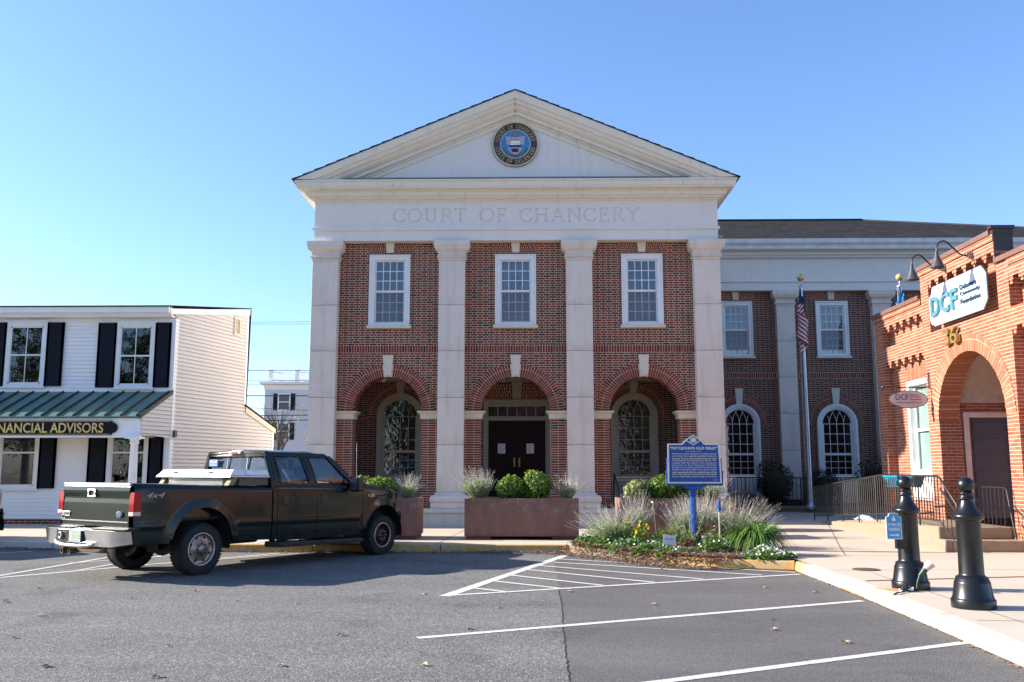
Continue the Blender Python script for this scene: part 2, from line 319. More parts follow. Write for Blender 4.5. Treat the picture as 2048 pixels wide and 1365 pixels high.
RED = [(0.216, 0.036, 0.019), (0.164, 0.027, 0.017), (0.257, 0.048, 0.025), (0.193, 0.031, 0.019), (0.076, 0.02, 0.015), (0.234, 0.04, 0.022), (0.14, 0.024, 0.015), (0.205, 0.034, 0.019), (0.269, 0.058, 0.031)]
M = dict(
 brick=brick_mat('red flemish bond brick', RED, (.74,.62,.45), header_dark=(.035,.015,.014), joint=.0130, soot=.3),
 brick_stack=brick_mat('red pier brick', RED[:6], (.74,.62,.45), joint=.0125, P=0.215, split=0.5, offs=0.0),
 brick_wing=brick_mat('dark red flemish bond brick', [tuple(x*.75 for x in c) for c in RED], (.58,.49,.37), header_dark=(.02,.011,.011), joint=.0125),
 vous=island_brick('red arch brick', RED[:6]), mortar=mk('cream mortar', (.74,.63,.46), .9, var=.2, scale=20),
 stone=stone_mat('pale cast stone', (.75,.655,.565), (.40,.32,.22), joints=True), trim=stone_mat('cream painted stone', (.68,.61,.50), (.45,.38,.26), .06),
 eifs=stone_mat('off white smooth render', (.76,.72,.67), (.62,.57,.50), .05),
 cornice=stone_mat('cream moulded trim', (.77,.72,.61), (.55,.46,.32), .05),
 white=mk('white paint', (.84,.84,.83), .5, var=.04), frame=mk('white window paint', (.74,.74,.73), .45, var=.05),
 taupe=mk('taupe window paint', (.40,.35,.28), .5, var=.05), cream=mk('cream paint', (.62,.55,.42), .6, var=.06),
 siding=mk('white vinyl siding', (.84,.82,.80), .5, var=.03, scale=1.2), siding_bounce=mk('bounce toned vinyl siding', (.55,.515,.50), .5, var=.03, scale=1.2),  # side wall siding: same white, darkened and warmed to match its bounced light
 shutter=mk('navy black shutter', (.008,.011,.018), .7, spec=.15), green_metal=mk('dark green metal roof', (.11,.20,.175), .36, var=.06),
 shingle=None, glass=glass_mat('window glass', wave=.05, refl=2.2), glass_old=glass_mat('old rippled window glass', wave=.22), glass_dark=glass_mat('dark window glass', dark=.12, wave=.04),
 interior=mk('dark room', (.035,.035,.04), .9), blind=mk('sky tinted blind', (.03,.045,.08), .8), curtain=mk('white curtain', (.7,.7,.7), .8),  # blind colour carries the dark blue of sky reflected in the panes
 door=mk('dark oxblood door', (.022,.009,.009), .65, var=.2, spec=.2), brass=mk('brass', (.60,.42,.16), .25, 1.0), gold=mk('gold leaf', (.70,.50,.20), .35, .45),
 paper=mk('white paper', (.75,.75,.78), .7), black=mk('black paint', (.012,.012,.014), .35), iron=mk('black iron railing', (.02,.019,.018), .45, var=.25, scale=8),
 concrete=None, kerb=None, yellow=None, soil=mk('dark soil', (.035,.022,.014), .95, var=.5, scale=12, bump=.6, bscale=50),
 bollard=mk('black bollard paint', (.0065,.007,.0085), .30, var=.45, scale=6, bump=.03, bscale=90),
 orange_brick=brick_mat('orange common brick', [(.33,.10,.048), (.30,.088,.042), (.36,.122,.06), (.32,.098,.048), (.25,.07,.035), (.34,.113,.055), (.38,.14,.075)], (.66,.56,.46), P=.213, split=.5, offs=.1065, h=.072, joint=.010, soot=.22),
 orange_v=island_brick('orange arch brick', [(.40,.145,.08), (.37,.12,.065), (.42,.16,.09), (.36,.125,.07)]), omortar=mk('pale mortar', (.66,.56,.46), .9),
 coping=mk('brown metal coping', (.16,.085,.07), .45, var=.1), brown_metal=mk('dark brown metal cap', (.05,.025,.022), .4), plaster=mk('grey plaster', (.45,.42,.38), .9, var=.12, scale=6, bump=.3, bscale=25),
 purple=mk('dark purple door', (.052,.072,.115), .55, var=.08), lamp=mk('dark grey lamp metal', (.07,.07,.075), .4, .3),
)
def screen_mat():
    t = NT('insect screen'); tr = t.n('ShaderNodeBsdfTransparent'); df_ = t.n('ShaderNodeBsdfDiffuse'); df_.inputs[0].default_value = (.20,.22,.26,1); mx = t.n('ShaderNodeMixShader'); mx.inputs[0].default_value = .38
    t.l(tr.outputs[0], mx.inputs[1]); t.l(df_.outputs[0], mx.inputs[2]); t.l(mx.outputs[0], t.t.nodes['Material Output'].inputs[0]); return t.mat
M['screen'] = screen_mat()
def _special():
    t = NT('asphalt shingle'); o = t.coord(); br = t.n('ShaderNodeTexBrick'); br.offset = .5
    br.inputs['Scale'].default_value = 1; br.inputs['Brick Width'].default_value = .3; br.inputs['Row Height'].default_value = .14; br.inputs['Mortar Size'].default_value = .006
    for i, c in enumerate(((.018,.017,.018), (.048,.046,.047), (.006,.006,.006))): br.inputs[1+i].default_value = (*c, 1)
    t.l(o, br.inputs[0]); col = t.mix(.5, br.outputs[0], t.ramp(t.noise(o, 18, 4), [(0.3, (.4,.4,.4)), (.7, (1.7,1.65,1.6))]), 'MULTIPLY'); t.bump(br.outputs['Fac'], -.6, .02); M['shingle'] = t.set(col, .95, spec=.05)
    def conc(name, c, dark, joints=None):
        t = NT(name); o = t.coord(); col = t.ramp(t.noise(o, .7, 6, .65), [(.3, tuple(x*.86 for x in c)), (.7, c)])
        col = t.mix(.3, col, t.ramp(t.noise(o, 60, 3), [(.3, tuple(x*.7 for x in c)), (.7, tuple(min(1, x*1.2) for x in c))]))
        col = t.mix(t.ramp(t.noise(o, 2.6, 5, .7), [(.55, (0,0,0)), (.72, (.6,.6,.6))]), col, dark); t.bump(t.noise(o, 150, 3), .25, .004); return t.set(col, .88)
    M['concrete'] = conc('pale pavement concrete', (.52,.45,.36), (.40,.33,.25)); M['kerb'] = conc('kerb concrete', (.60,.54,.45), (.42,.36,.28))
    M['old_concrete'] = conc('stained old concrete', (.27,.215,.15), (.13,.10,.065)); M['step'] = conc('worn step concrete', (.33,.26,.18), (.17,.12,.08))
    t = NT('worn yellow kerb paint'); o = t.coord(); col = t.mix(t.ramp(t.noise(o, 9, 6, .75), [(.47, (0,0,0)), (.6, (1,1,1))]), (.56,.31,.06), (.46,.38,.26)); M['yellow'] = t.set(col, .75)
    t = NT('worn white road paint'); o = t.coord(); col = t.mix(t.ramp(t.noise(o, 30, 6, .85), [(.48, (0,0,0)), (.62, (.85,.85,.85))]), (.62,.60,.56), (.22,.22,.21)); M['roadpaint'] = t.set(col, .8)
    t = NT('weathered rust planter'); o = t.coord(); sp = t.n('ShaderNodeSeparateXYZ'); t.l(o, sp.inputs[0])
    mp = t.n('ShaderNodeMapping'); mp.inputs['Scale'].default_value = (2.2,2.2,.5); t.l(o, mp.inputs[0])
    n = t.noise(mp.outputs[0], 2.2, 6, .7); col = t.ramp(n, [(.3, (.17,.082,.058)), (.7, (.24,.125,.095))])
    col = t.mix(t.math('MULTIPLY', t.ramp(t.noise(o, 4.5, 7, .78), [(.5, (0,0,0)), (.68, (.75,.75,.75))]), t.ramp(sp.outputs[2], [(.35, (0,0,0)), (.8, (1,1,1))])), col, (.36,.27,.25)); t.bump(t.noise(o, 70, 3), .15, .003); M['planter'] = t.set(col, .8)
_special()
M['road_old'] = asphalt_mat('coarse grey asphalt', (.136,.138,.132), (.34,.33,.30), 62, .7); M['road_new'] = asphalt_mat('newer asphalt', (.119,.116,.114), (.25,.24,.23), 95, .5)

# ================================================================== SETTING: road, pavement, kerbs, markings
def struct(name, mb, m, **k): return tag(mb.build(name, m, None, **k), kind='structure')
def gz(x, y):   # pavement height: rises gently towards the back right
    t = max(0, min(1, (x-3)/4)); t = t*t*(3-2*t); return .15+.13*t*max(0, min(1, (y-18.5)/6.5))
KERB = [(-26,22.2),(-20,21.4),(-13,20.1),(-10,19.45),(-7,19.0),(.8,18.95),(2.4,16.5),(3.1,16.08),(4.42,15.65),(4.40,13),(4.28,10),(4.18,8.1),(4.05,5),(3.9,0),(3.9,-14)]
m = MB(); m.add([(-700,-700,-.03),(700,-700,-.03),(700,900,-.03),(-700,900,-.03)], [(0,1,2,3)]); struct('ground', m, mk('far ground', (.28,.25,.20), .95, scale=.05, var=.3))
SEAM = [(.50,19.3),(.43,17.5),(.45,15),(.41,13.1),(.40,11.6),(.36,10.2),(.33,8.8),(.32,7.5),(.30,5),(.25,0),(.2,-14)]
m = MB(); m.add([(-40,-14,0),(.2,-14,0)]+[(x,y,0) for x,y in SEAM[::-1][1:]]+[(-10,20.5,0),(-40,25,0)], [tuple(range(4+len(SEAM)-1))]); struct('road', m, M['road_old'], fix=False)
m = MB(); m.add([(x,y,0) for x,y in SEAM]+[(5.4,-14,0),(5.4,19.3,0)], [tuple(range(len(SEAM)+2))]); struct('road', m, M['road_new'])
random.seed(3); m = MB(); pts = []
for (x0,y0),(x1,y1) in zip(SEAM[3:-1], SEAM[4:]):
    k = max(2, int((y0-y1)/.07)); pts += [(x0+(x1-x0)*i/k+random.uniform(-.009,.009), y0+(y1-y0)*i/k) for i in range(k)]
for (x0,y0),(x1,y1) in zip(pts, pts[1:]):
    w0, w1 = random.uniform(.003,.008), random.uniform(.003,.008); m.add([(x0-w0,y0,.003),(x0+w0,y0,.003),(x1+w1,y1,.003),(x1-w1,y1,.003)], [(0,1,2,3)])
struct('pavement_crack', m, mk('crack tar', (.015,.014,.013), .9))
def line(a, b, w=.10, z=.004):
    a, b = Vector((*a, z)), Vector((*b, z)); d = (b-a).normalized(); n = Vector((-d.y, d.x, 0))*w/2
    k = max(2, int((b-a).length/.12)); mb = MB(); vs = []
    for i in range(k+1):
        p = a+(b-a)*(i/k); j = 1+random.uniform(-.07,.07); vs += [p+n*j, p-n*j]
    return struct('parking_line', mb.add(vs, [(2*i,2*i+1,2*i+3,2*i+2) for i in range(k)]), M['roadpaint'])
line((.70,18.3),(-1.12,12.42),.17); line((-1.12,12.47),(4.33,15.1),.10,.006); line((-1.11,9.39),(4.24,12.1),.11); line((-4.5,4.55),(4.26,9.27),.11)
for a, b in (((.53,17.56),(4.32,15.35)),((.38,16.99),(3.68,14.95)),((.14,16.38),(2.65,14.40)),((-.07,15.72),(1.85,13.98)),((-.34,14.91),(1.06,13.60)),((-.55,14.11),(.43,13.25)),((-.8,13.28),(-.33,12.88))): line(a, b, .09, .0075)
line((-8.2,14.42),(-5.0,18.7),.11); line((-8.35,14.62),(-8.0,18.0),.1,.006); line((-7.5,15.4),(-7.1,18.4),.08,.007); line((-6.7,16.4),(-4.6,18.6),.08,.007); line((-8.2,16.6),(-6.4,18.7),.08,.008)
line((-14,11.5),(-8.3,14.4),.10,.005); line((-15,15),(-10.2,19.0),.1)
# kerbs (0.15 m step), painted yellow in front of the court and the bed
def kerb(pts, mat, w=.16, brk=2.4):
    mb = MB(); P = [Vector((x,y,0)) for x,y in pts]
    for a, b in zip(P, P[1:]):
        L = (b-a).length; k = max(1, round(L/brk)); d = (b-a)/L; n = Vector((-d.y, d.x, 0))*w
        for i in range(k):
            p, q = a+d*(L*i/k+.006), a+d*(L*(i+1)/k-.006)
            o = d.cross(Vector((0,0,1)))*-1; lip = Vector((0,0,.154)); e = -n.normalized()*.02
            mb.hexa([p+e, q+e, q+n, p+n, p+lip, q+lip, q+n+lip, p+n+lip])
    o = struct('kerb', mb, mat, bevel=.022, seg=3); return o
kerb(KERB[0:5], M['kerb']); kerb(KERB[4:6], M['yellow']); kerb(KERB[5:7], M['old_concrete']); kerb(KERB[6:9], M['yellow']); kerb([(4.42,15.65),(4.41,15.2)], M['yellow']); kerb([(4.41,15.2)]+KERB[9:], M['kerb'], .17, 3.2)
# pavement sheet behind the kerb line
m = MB(); xs = [-26+.5*i for i in range(121)]
def kerb_y(x):
    for (x0,y0),(x1,y1) in zip(KERB[:8], KERB[1:9]):
        if x0 <= x <= x1: return y0+(y1-y0)*(x-x0)/(x1-x0)+.12
    return None
nx = 88; cols = []
for i in range(nx+1):
    x = -26+(4.42+26)*i/nx; y0 = kerb_y(x) or 15.77; cols.append([(x, y0+(34-y0)*j/16, gz(x, y0+(34-y0)*j/16)) for j in range(17)])
m.add([p for c in cols for p in c], [(i*17+j, (i+1)*17+j, (i+1)*17+j+1, i*17+j+1) for i in range(nx) for j in range(16)])
ys = [-14,-6,0,3,5,7,8.1,10,11.5,13,14.4,15.6,17,18.5]+[19.5+i for i in range(15)]
def kx(y):
    P = KERB[8:][::-1]
    for (x0,y0),(x1,y1) in zip(P, P[1:]):
        if y0 <= y <= y1: return x0+(x1-x0)*(y-y0)/(y1-y0)+.13
    return 4.42
rows = [[(kx(y)+(24-kx(y))*(i/40)**1.4, y) for i in range(41)] for y in ys]
m.add([(x, y, gz(x, y)) for r_ in rows for x, y in r_], [(j*41+i, j*41+i+1, (j+1)*41+i+1, (j+1)*41+i) for j in range(len(ys)-1) for i in range(40)])
struct('pavement', m, M['concrete'])
def joint(a, b, w=.012):
    mb = MB(); k = 12; a, b = Vector(a), Vector(b); d = (b-a).normalized(); n = Vector((-d.y, d.x))*w/2; vs = []
    for i in range(k+1):
        p = a+(b-a)*i/k; z = gz(p.x, p.y)+.004; vs += [(p.x+n.x,p.y+n.y,z),(p.x-n.x,p.y-n.y,z)]
    return mb.add(vs, [(2*i,2*i+1,2*i+3,2*i+2) for i in range(k)])
jm = mk('dark joint gap', (.06,.05,.04), .9)  # narrow dark strips draw the pavement joints
for a, b in (((-1.9,19.1),(-1.55,25)),((-5.6,19.1),(-5.6,25)),((1.6,19.2),(1.6,25)),((-9.2,19.5),(-9.2,25)),((4.55,16.6),(7.7,16.9)),((4.55,14.3),(9.1,14.55)),((5.6,16.7),(7.8,24.5)),((4.5,9.6),(9,9.75)),((4.4,7.4),(9,7.5)),((5.47,20.5),(7.7,20.6)),((-5.6,22.9),(5,22.9)),((4.85,8),(5.05,13.9))): struct('pavement_joint', joint(a, b), jm)
struct('pavement_joint', joint((4.6,12.95),(9.1,13.95),.075), mk('brown expansion strip', (.12,.045,.03), .8))
m = MB(); m.lathe([(.0,.006),(.2,.006),(.21,0)], (5.13,14.39,.153), 28); m.lathe([(.17,.0085),(.19,.0085)], (5.13,14.39,.153), 28)
tag(m.build('utility_cover', mk('rusty iron cover', (.13,.085,.05), .7, .3)), 'small round rusty utility cover set in the pavement near the bollards', 'cover')

# ================================================================== COURTHOUSE
XC = -.37
court = thing('courthouse', 'two-storey red brick courthouse with pale pilasters, pediment and an arched porch', 'building', (XC, 25.45, .15))
PIL = [XC+d for d in (-5.42,-1.807,1.807,5.42)]; BAY = [XC-3.614, XC, XC+3.614]
YB = 25.75; SP = 3.30; RI = .97; RO = 1.33
m = MB()
for x0, x1 in ((-6.75,2.4),(4.05,5.98)):
    m.box(x0, 25.25, .0, x1, 28.6, .50); m.box(x0-.03, 25.19, .50, x1+.03, 28.6, .62)
for k in range(2): m.box(2.4, 25.5+.3*k, 0, 4.05, 28.6, .30+.16*k)
m.box(2.4, 26.1, .46, 4.05, 28.6, .618)
m.build('stylobate', M['trim'], court, bevel=.012)
for px in PIL:
    ps = MB()
    x0, x1, y0, y1 = px-.37, px+.37, 25.45, 26.1
    prev = 1.05
    for z in (2.35, 3.66, 4.97, 6.28, 7.56): ps.box(x0, y0, prev+.004, x1, y1, z-.004); prev = z
    p = ps.build('pilaster', M['stone'], court, bevel=.008)
    b = MB(); b.ring(x0, x1, y0, y1, [(.005,.62),(.145,.62),(.145,.765),(.13,.77),(.16,.80),(.172,.86),(.16,.92),(.125,.965),(.06,.975),(.05,1.0),(.015,1.03),(0,1.05),(-.01,1.05)]); b.build('pilaster_base', M['stone'], p)
    c = MB(); c.ring(x0, x1, y0, y1, [(-.01,7.56),(.012,7.56),(.012,7.63),(.05,7.65),(.05,7.69),(.02,7.71),(.02,7.80),(.05,7.83),(.10,7.87),(.125,7.92),(.125,7.97),(.14,7.975),(.14,8.115),(-.01,8.125)]); c.build('capital', M['stone'], p)
    s = MB(); random.seed(int(px*10))
    for i in range(30):
        xx = x0-.1+.94*i/29
        if random.random() < .12: continue
        s.tube([(xx, y0-.09, 8.11),(xx+random.uniform(-.015,.015), y0-.12, 8.24)], .0035, 4, sm=False)
    s.build('bird_spikes', mk('pale plastic spikes', (.6,.58,.54), .5) if px == PIL[0] else bpy.data.materials['pale plastic spikes'], p)
def arc_pts(cx, cz, r, a0, a1, n): return [(cx+r*math.cos(R(a0+(a1-a0)*i/n)), cz+r*math.sin(R(a0+(a1-a0)*i/n))) for i in range(n+1)]
def arch_ring(parent, cx, cz, ri, ro, y, depth, n, mats, a0=0, a1=180, skip=(84.5,95.5), name='brick_arch', ex=None):
    """radial voussoir bricks over a mortar bed; front face at y (towards the viewer)"""
    P = ex or (lambda x, yy, z: (x, yy, z)); mb = MB()
    out = arc_pts(cx, cz, ro, a0, a1, 40); inn = arc_pts(cx, cz, ri, a0, a1, 40)
    mb.prism(out+inn[::-1], lambda p: P(p[0], y, p[1]), lambda p: P(p[0], y+depth, p[1]), 1)
    rows = [(ri-.004, ri+(ro-ri)*.62), (ri+(ro-ri)*.65, ro)]
    for i in range(n):
        t0, t1 = a0+(a1-a0)*(i+.09)/n, a0+(a1-a0)*(i+.91)/n
        if skip and skip[0] < (t0+t1)/2 < skip[1]: continue
        for q0, q1 in rows:
            c = [(q0,t0),(q1,t0),(q1,t1),(q0,t1)]; pp = [(cx+r_*math.cos(R(a)), cz+r_*math.sin(R(a))) for r_, a in c]
            j = random.uniform(0, .003)
            mb.prism(pp, lambda p: P(p[0], y-.006-j, p[1]), lambda p: P(p[0], y+depth-.004 if q0 < ri+.05 else y+.03, p[1]), 0)
    return mb.build(name, mats, parent)
def jack_arch(parent, cx, z0, z1, wb, wt, y, mats, key=.11, rows=1, n=10, ex=None):
    P = ex or (lambda x, yy, z: (x, yy, z)); mb = MB()
    mb.prism([(cx-wb,z0),(cx+wb,z0),(cx+wt,z1),(cx-wt,z1)], lambda p: P(p[0], y, p[1]), lambda p: P(p[0], y+.08, p[1]), 1)
    kb, kt = key, key*1.18
    for sgn in (-1, 1):
        for i in range(n):
            f0, f1 = (i+.1)/n, (i+.9)/n
            cuts = [0, .5, 1] if i % 2 else [0, .28, .75, 1]
            for c0, c1 in zip(cuts, cuts[1:]):
                a, b = c0+.02, c1-.02
                X = lambda f, h: cx+sgn*((kb+(wb-kb)*f)*(1-h)+(kt+(wt-kt)*f)*h)
                q = [(X(f0,a), z0+(z1-z0)*a),(X(f1,a), z0+(z1-z0)*a),(X(f1,b), z0+(z1-z0)*b),(X(f0,b), z0+(z1-z0)*b)]
                mb.prism(q, lambda p: P(p[0], y-.006, p[1]), lambda p: P(p[0], y+.02, p[1]), 0)
    return mb.build('jack_arch', mats, parent)
def open_wall(mb, x0, x1, y0, y1, z0, z1, ops, m=0):
    """wall with openings; ops = (cx, half width, sill z, top z, round) grouped by column"""
    cols = {}
    for o in ops: cols.setdefault(o[0], []).append(o)
    x = x0
    for cx in sorted(cols):
        hw = max(o[1] for o in cols[cx]); mb.box(x, y0, z0, cx-hw, y1, z1, m); x = cx+hw; z = z0
        for o in sorted(cols[cx], key=lambda q: q[2]):
            if o[2] > z: mb.box(cx-hw, y0, z, cx+hw, y1, o[2], m)
            if o[1] < hw:
                for sg in (-1, 1): mb.box(cx+sg*o[1], y0, o[2], cx+sg*hw, y1, o[3], m)
            z = o[3]
            if o[4]:
                t = o[3]+o[1]+.05
                mb.pxz([(cx-o[1],o[3])]+arc_pts(cx,o[3],o[1]-.001,180,90,12)+[(cx,t),(cx-o[1],t)], y0, y1, m)
                mb.pxz([(cx,t)]+arc_pts(cx,o[3],o[1]-.001,90,0,12)+[(cx+o[1],o[3]),(cx+o[1],t)], y0, y1, m)
                if o[1] < hw:
                    for sg in (-1, 1): mb.box(cx+sg*o[1], y0, o[3], cx+sg*hw, y1, t, m)
                z = t
        mb.box(cx-hw, y0, z, cx+hw, y1, z1, m)
    mb.box(x, y0, z0, x1, y1, z1, m); return mb
def keystone(parent, cx, z0, z1, hb, ht, y, mat): return MB().pxz([(cx-hb,z0),(cx+hb,z0),(cx+ht,z1),(cx-ht,z1)], y-.06, y+.1).build('keystone', mat, parent, bevel=.006)
def wall_bay(mb, cx, hw, ri, z0, z1, win, y0, y1, m=0):
    """brick wall of one bay with an arch opening and a square window opening left free"""
    wx, wz0, wz1 = win; zt = SP+ri+.5
    arc = arc_pts(cx, SP, ri, 180, 90, 14); mb.pxz([(cx-hw,SP)]+arc+[(cx,zt),(cx-hw,zt)], y0, y1, m)
    arc = arc_pts(cx, SP, ri, 90, 0, 14); mb.pxz([(cx,zt)]+arc+[(cx+hw,SP),(cx+hw,zt)], y0, y1, m)
    mb.box(cx-hw, y0, zt, cx+hw, y1, wz0, m)
    for a, b in ((cx-hw, cx-wx), (cx+wx, cx+hw)): mb.box(a, y0, wz0, b, y1, wz1, m)
    mb.box(cx-hw, y0, wz1, cx+hw, y1, z1, m)
def sash_window(parent, cx, y, z0, z1, hw, fm, glass, cols=4, rows=3, sill=True, blind=True, curtain=False, sillm=None, P=None):
    """double-hung window: moulded frame, two sashes with bars, glass, sill; y is the wall face"""
    f = MB(); fw = .155
    for a, b, c, d in ((cx-hw,cx-hw+fw,z0,z1),(cx+hw-fw,cx+hw,z0,z1),(cx-hw+fw,cx+hw-fw,z1-fw,z1),(cx-hw+fw,cx+hw-fw,z0,z0+.06)): f.box(a, y-.02, c, b, y+.14, d)
    g = .10
    for a, b, c, d in ((cx-hw,cx-hw+.045,z0,z1),(cx+hw-.045,cx+hw,z0,z1),(cx-hw+.045,cx+hw-.045,z1-.045,z1)): f.box(a, y-.045, c, b, y-.02, d)
    fr = f.build('window', fm, parent, bevel=.008)
    x0, x1, b0, b1 = cx-hw+fw, cx+hw-fw, z0+.06, z1-fw; mid = (b0+b1)/2
    s = MB()
    for k, (q0, q1, yy) in enumerate(((b0, mid+.02, y+.085), (mid-.02, b1, y+.05))):
        for a, b, c, d in ((x0,x0+.045,q0,q1),(x1-.045,x1,q0,q1),(x0+.045,x1-.045,q0,q0+.06),(x0+.045,x1-.045,q1-.045,q1)): s.box(a, yy, c, b, yy+.03, d)
        gx0, gx1, gz0, gz1 = x0+.045, x1-.045, q0+.06, q1-.045
        for i in range(1, cols): xx = gx0+(gx1-gx0)*i/cols; s.box(xx-.011, yy+.004, gz0, xx+.011, yy+.026, gz1)
        for i in range(1, rows): zz = gz0+(gz1-gz0)*i/rows; s.box(gx0, yy+.006, zz-.011, gx1, yy+.024, zz+.011)
    s.build('sash', fm, fr)
    gs_ = MB(); gs_.add([(x0+.04,y+.078,b0+.05),(x1-.04,y+.078,b0+.05),(x1-.04,y+.078,mid-.02),(x0+.04,y+.078,mid-.02)], [(0,1,2,3)]); gs_.build('insect_screen', M['screen'], fr, fix=False)
    gl = MB(); gl.add([(x0+.03,y+.1,b0+.03),(x1-.03,y+.1,b0+.03),(x1-.03,y+.1,mid),(x0+.03,y+.1,mid)], [(0,1,2,3)]); gl.add([(x0+.03,y+.065,mid),(x1-.03,y+.065,mid),(x1-.03,y+.065,b1-.03),(x0+.03,y+.065,b1-.03)], [(0,1,2,3)]); gl.build('glass', glass, fr, fix=False)
    if blind:
        bl = MB(); bl.box(x0, y+.22, b0+(.3 if blind == 2 else 0), x1, y+.23, b1); bl.build('blind', M['blind'], fr)
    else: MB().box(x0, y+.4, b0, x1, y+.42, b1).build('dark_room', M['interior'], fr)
    if curtain:
        cu = MB()
        for sg in (-1, 1):
            def fn(u, v, sg=sg):
                top = b1-.1; z = top-(.15+.75*u**2)*v-.2*v; return (cx+sg*((.02+.33*u)), y+.15+.02*math.sin(u*38), z if u < .99 else z)
            cu.grid(fn, 22, 6)
        cu.build('curtain', M['curtain'], fr)
    if sill: MB().box(cx-hw-.05, y-.09, z0-.09, cx+hw+.05, y+.05, z0-.004).build('sill', sillm or M['trim'], fr, bevel=.008)
    return fr
def candle(parent, cx, y, z): 
    MB().tube([(cx,y,z),(cx,y,z+.11)], .012, 6).sphere((cx,y,z+.14), .018, 8, sq=(1,1,1.9)).build('window_candle', M['curtain'], parent)
bw = MB()
for cx in BAY:
    wall_bay(bw, cx, 1.807, RI, SP, 8.145, (.59, 5.74, 7.80), YB, YB+.45)
    for sg in (-1, 1): MB().box(cx+sg*RI, YB, .62, cx+sg*1.807, YB+.45, 3.08).build('brick_pier', M['brick_stack'], court)
bw.build('brick_wall', M['brick'], court)
for x in (XC-5.42, XC+5.42): MB().box(x-.33 if x < 0 else x-.07, 26.22, .3, x+.07 if x < 0 else x+.33, 40, 8.2).build('side_wall', M['eifs'] if x < 0 else M['brick'], court)  # unseen left wall made off white to bounce sunlight onto the white house
for k, cx in enumerate(BAY):
    random.seed(k); arch_ring(court, cx, SP, RI, RO, YB-.012, .46, 52, [M['vous'], M['mortar']])
    keystone(court, cx, 4.30, 4.88, .095, .15, YB-.012, M['trim'])
    sm_ = MB(); sm_.box(cx-1.44, YB-.012, 4.945, cx+1.44, YB+.02, 5.165, 1)
    for i in range(38): x = cx-1.43+i*.0757; sm_.box(x, YB-.018-random.uniform(0,.003), 4.955, x+.063, YB, 5.155)
    sm_.build('soldier_course', [M['vous'], M['mortar']], court)
    jack_arch(court, cx, 7.845, 8.14, .60, .78, YB-.012, [M['vous'], M['mortar']], .105)
    keystone(court, cx, 7.85, 8.14, .10, .128, YB-.012, M['trim'])
    w = sash_window(court, cx, YB-.01, 5.74, 7.80, .59, M['frame'], M['glass'], blind=1 if k != 1 else 2, curtain=(k == 1)); candle(w, cx-.08, YB+.18, 5.87)
    for sg in (-1, 1):
        im = MB(); a, b = (cx-1.6, cx-RI) if sg < 0 else (cx+RI, cx+1.6)
        im.ring(a, b, YB, YB+.45, [(0,3.08),(.035,3.08),(.04,3.19),(.06,3.22),(.10,3.25),(.115,3.26),(.115,3.295),(0,3.302)]); im.build('impost', M['cream'], court)
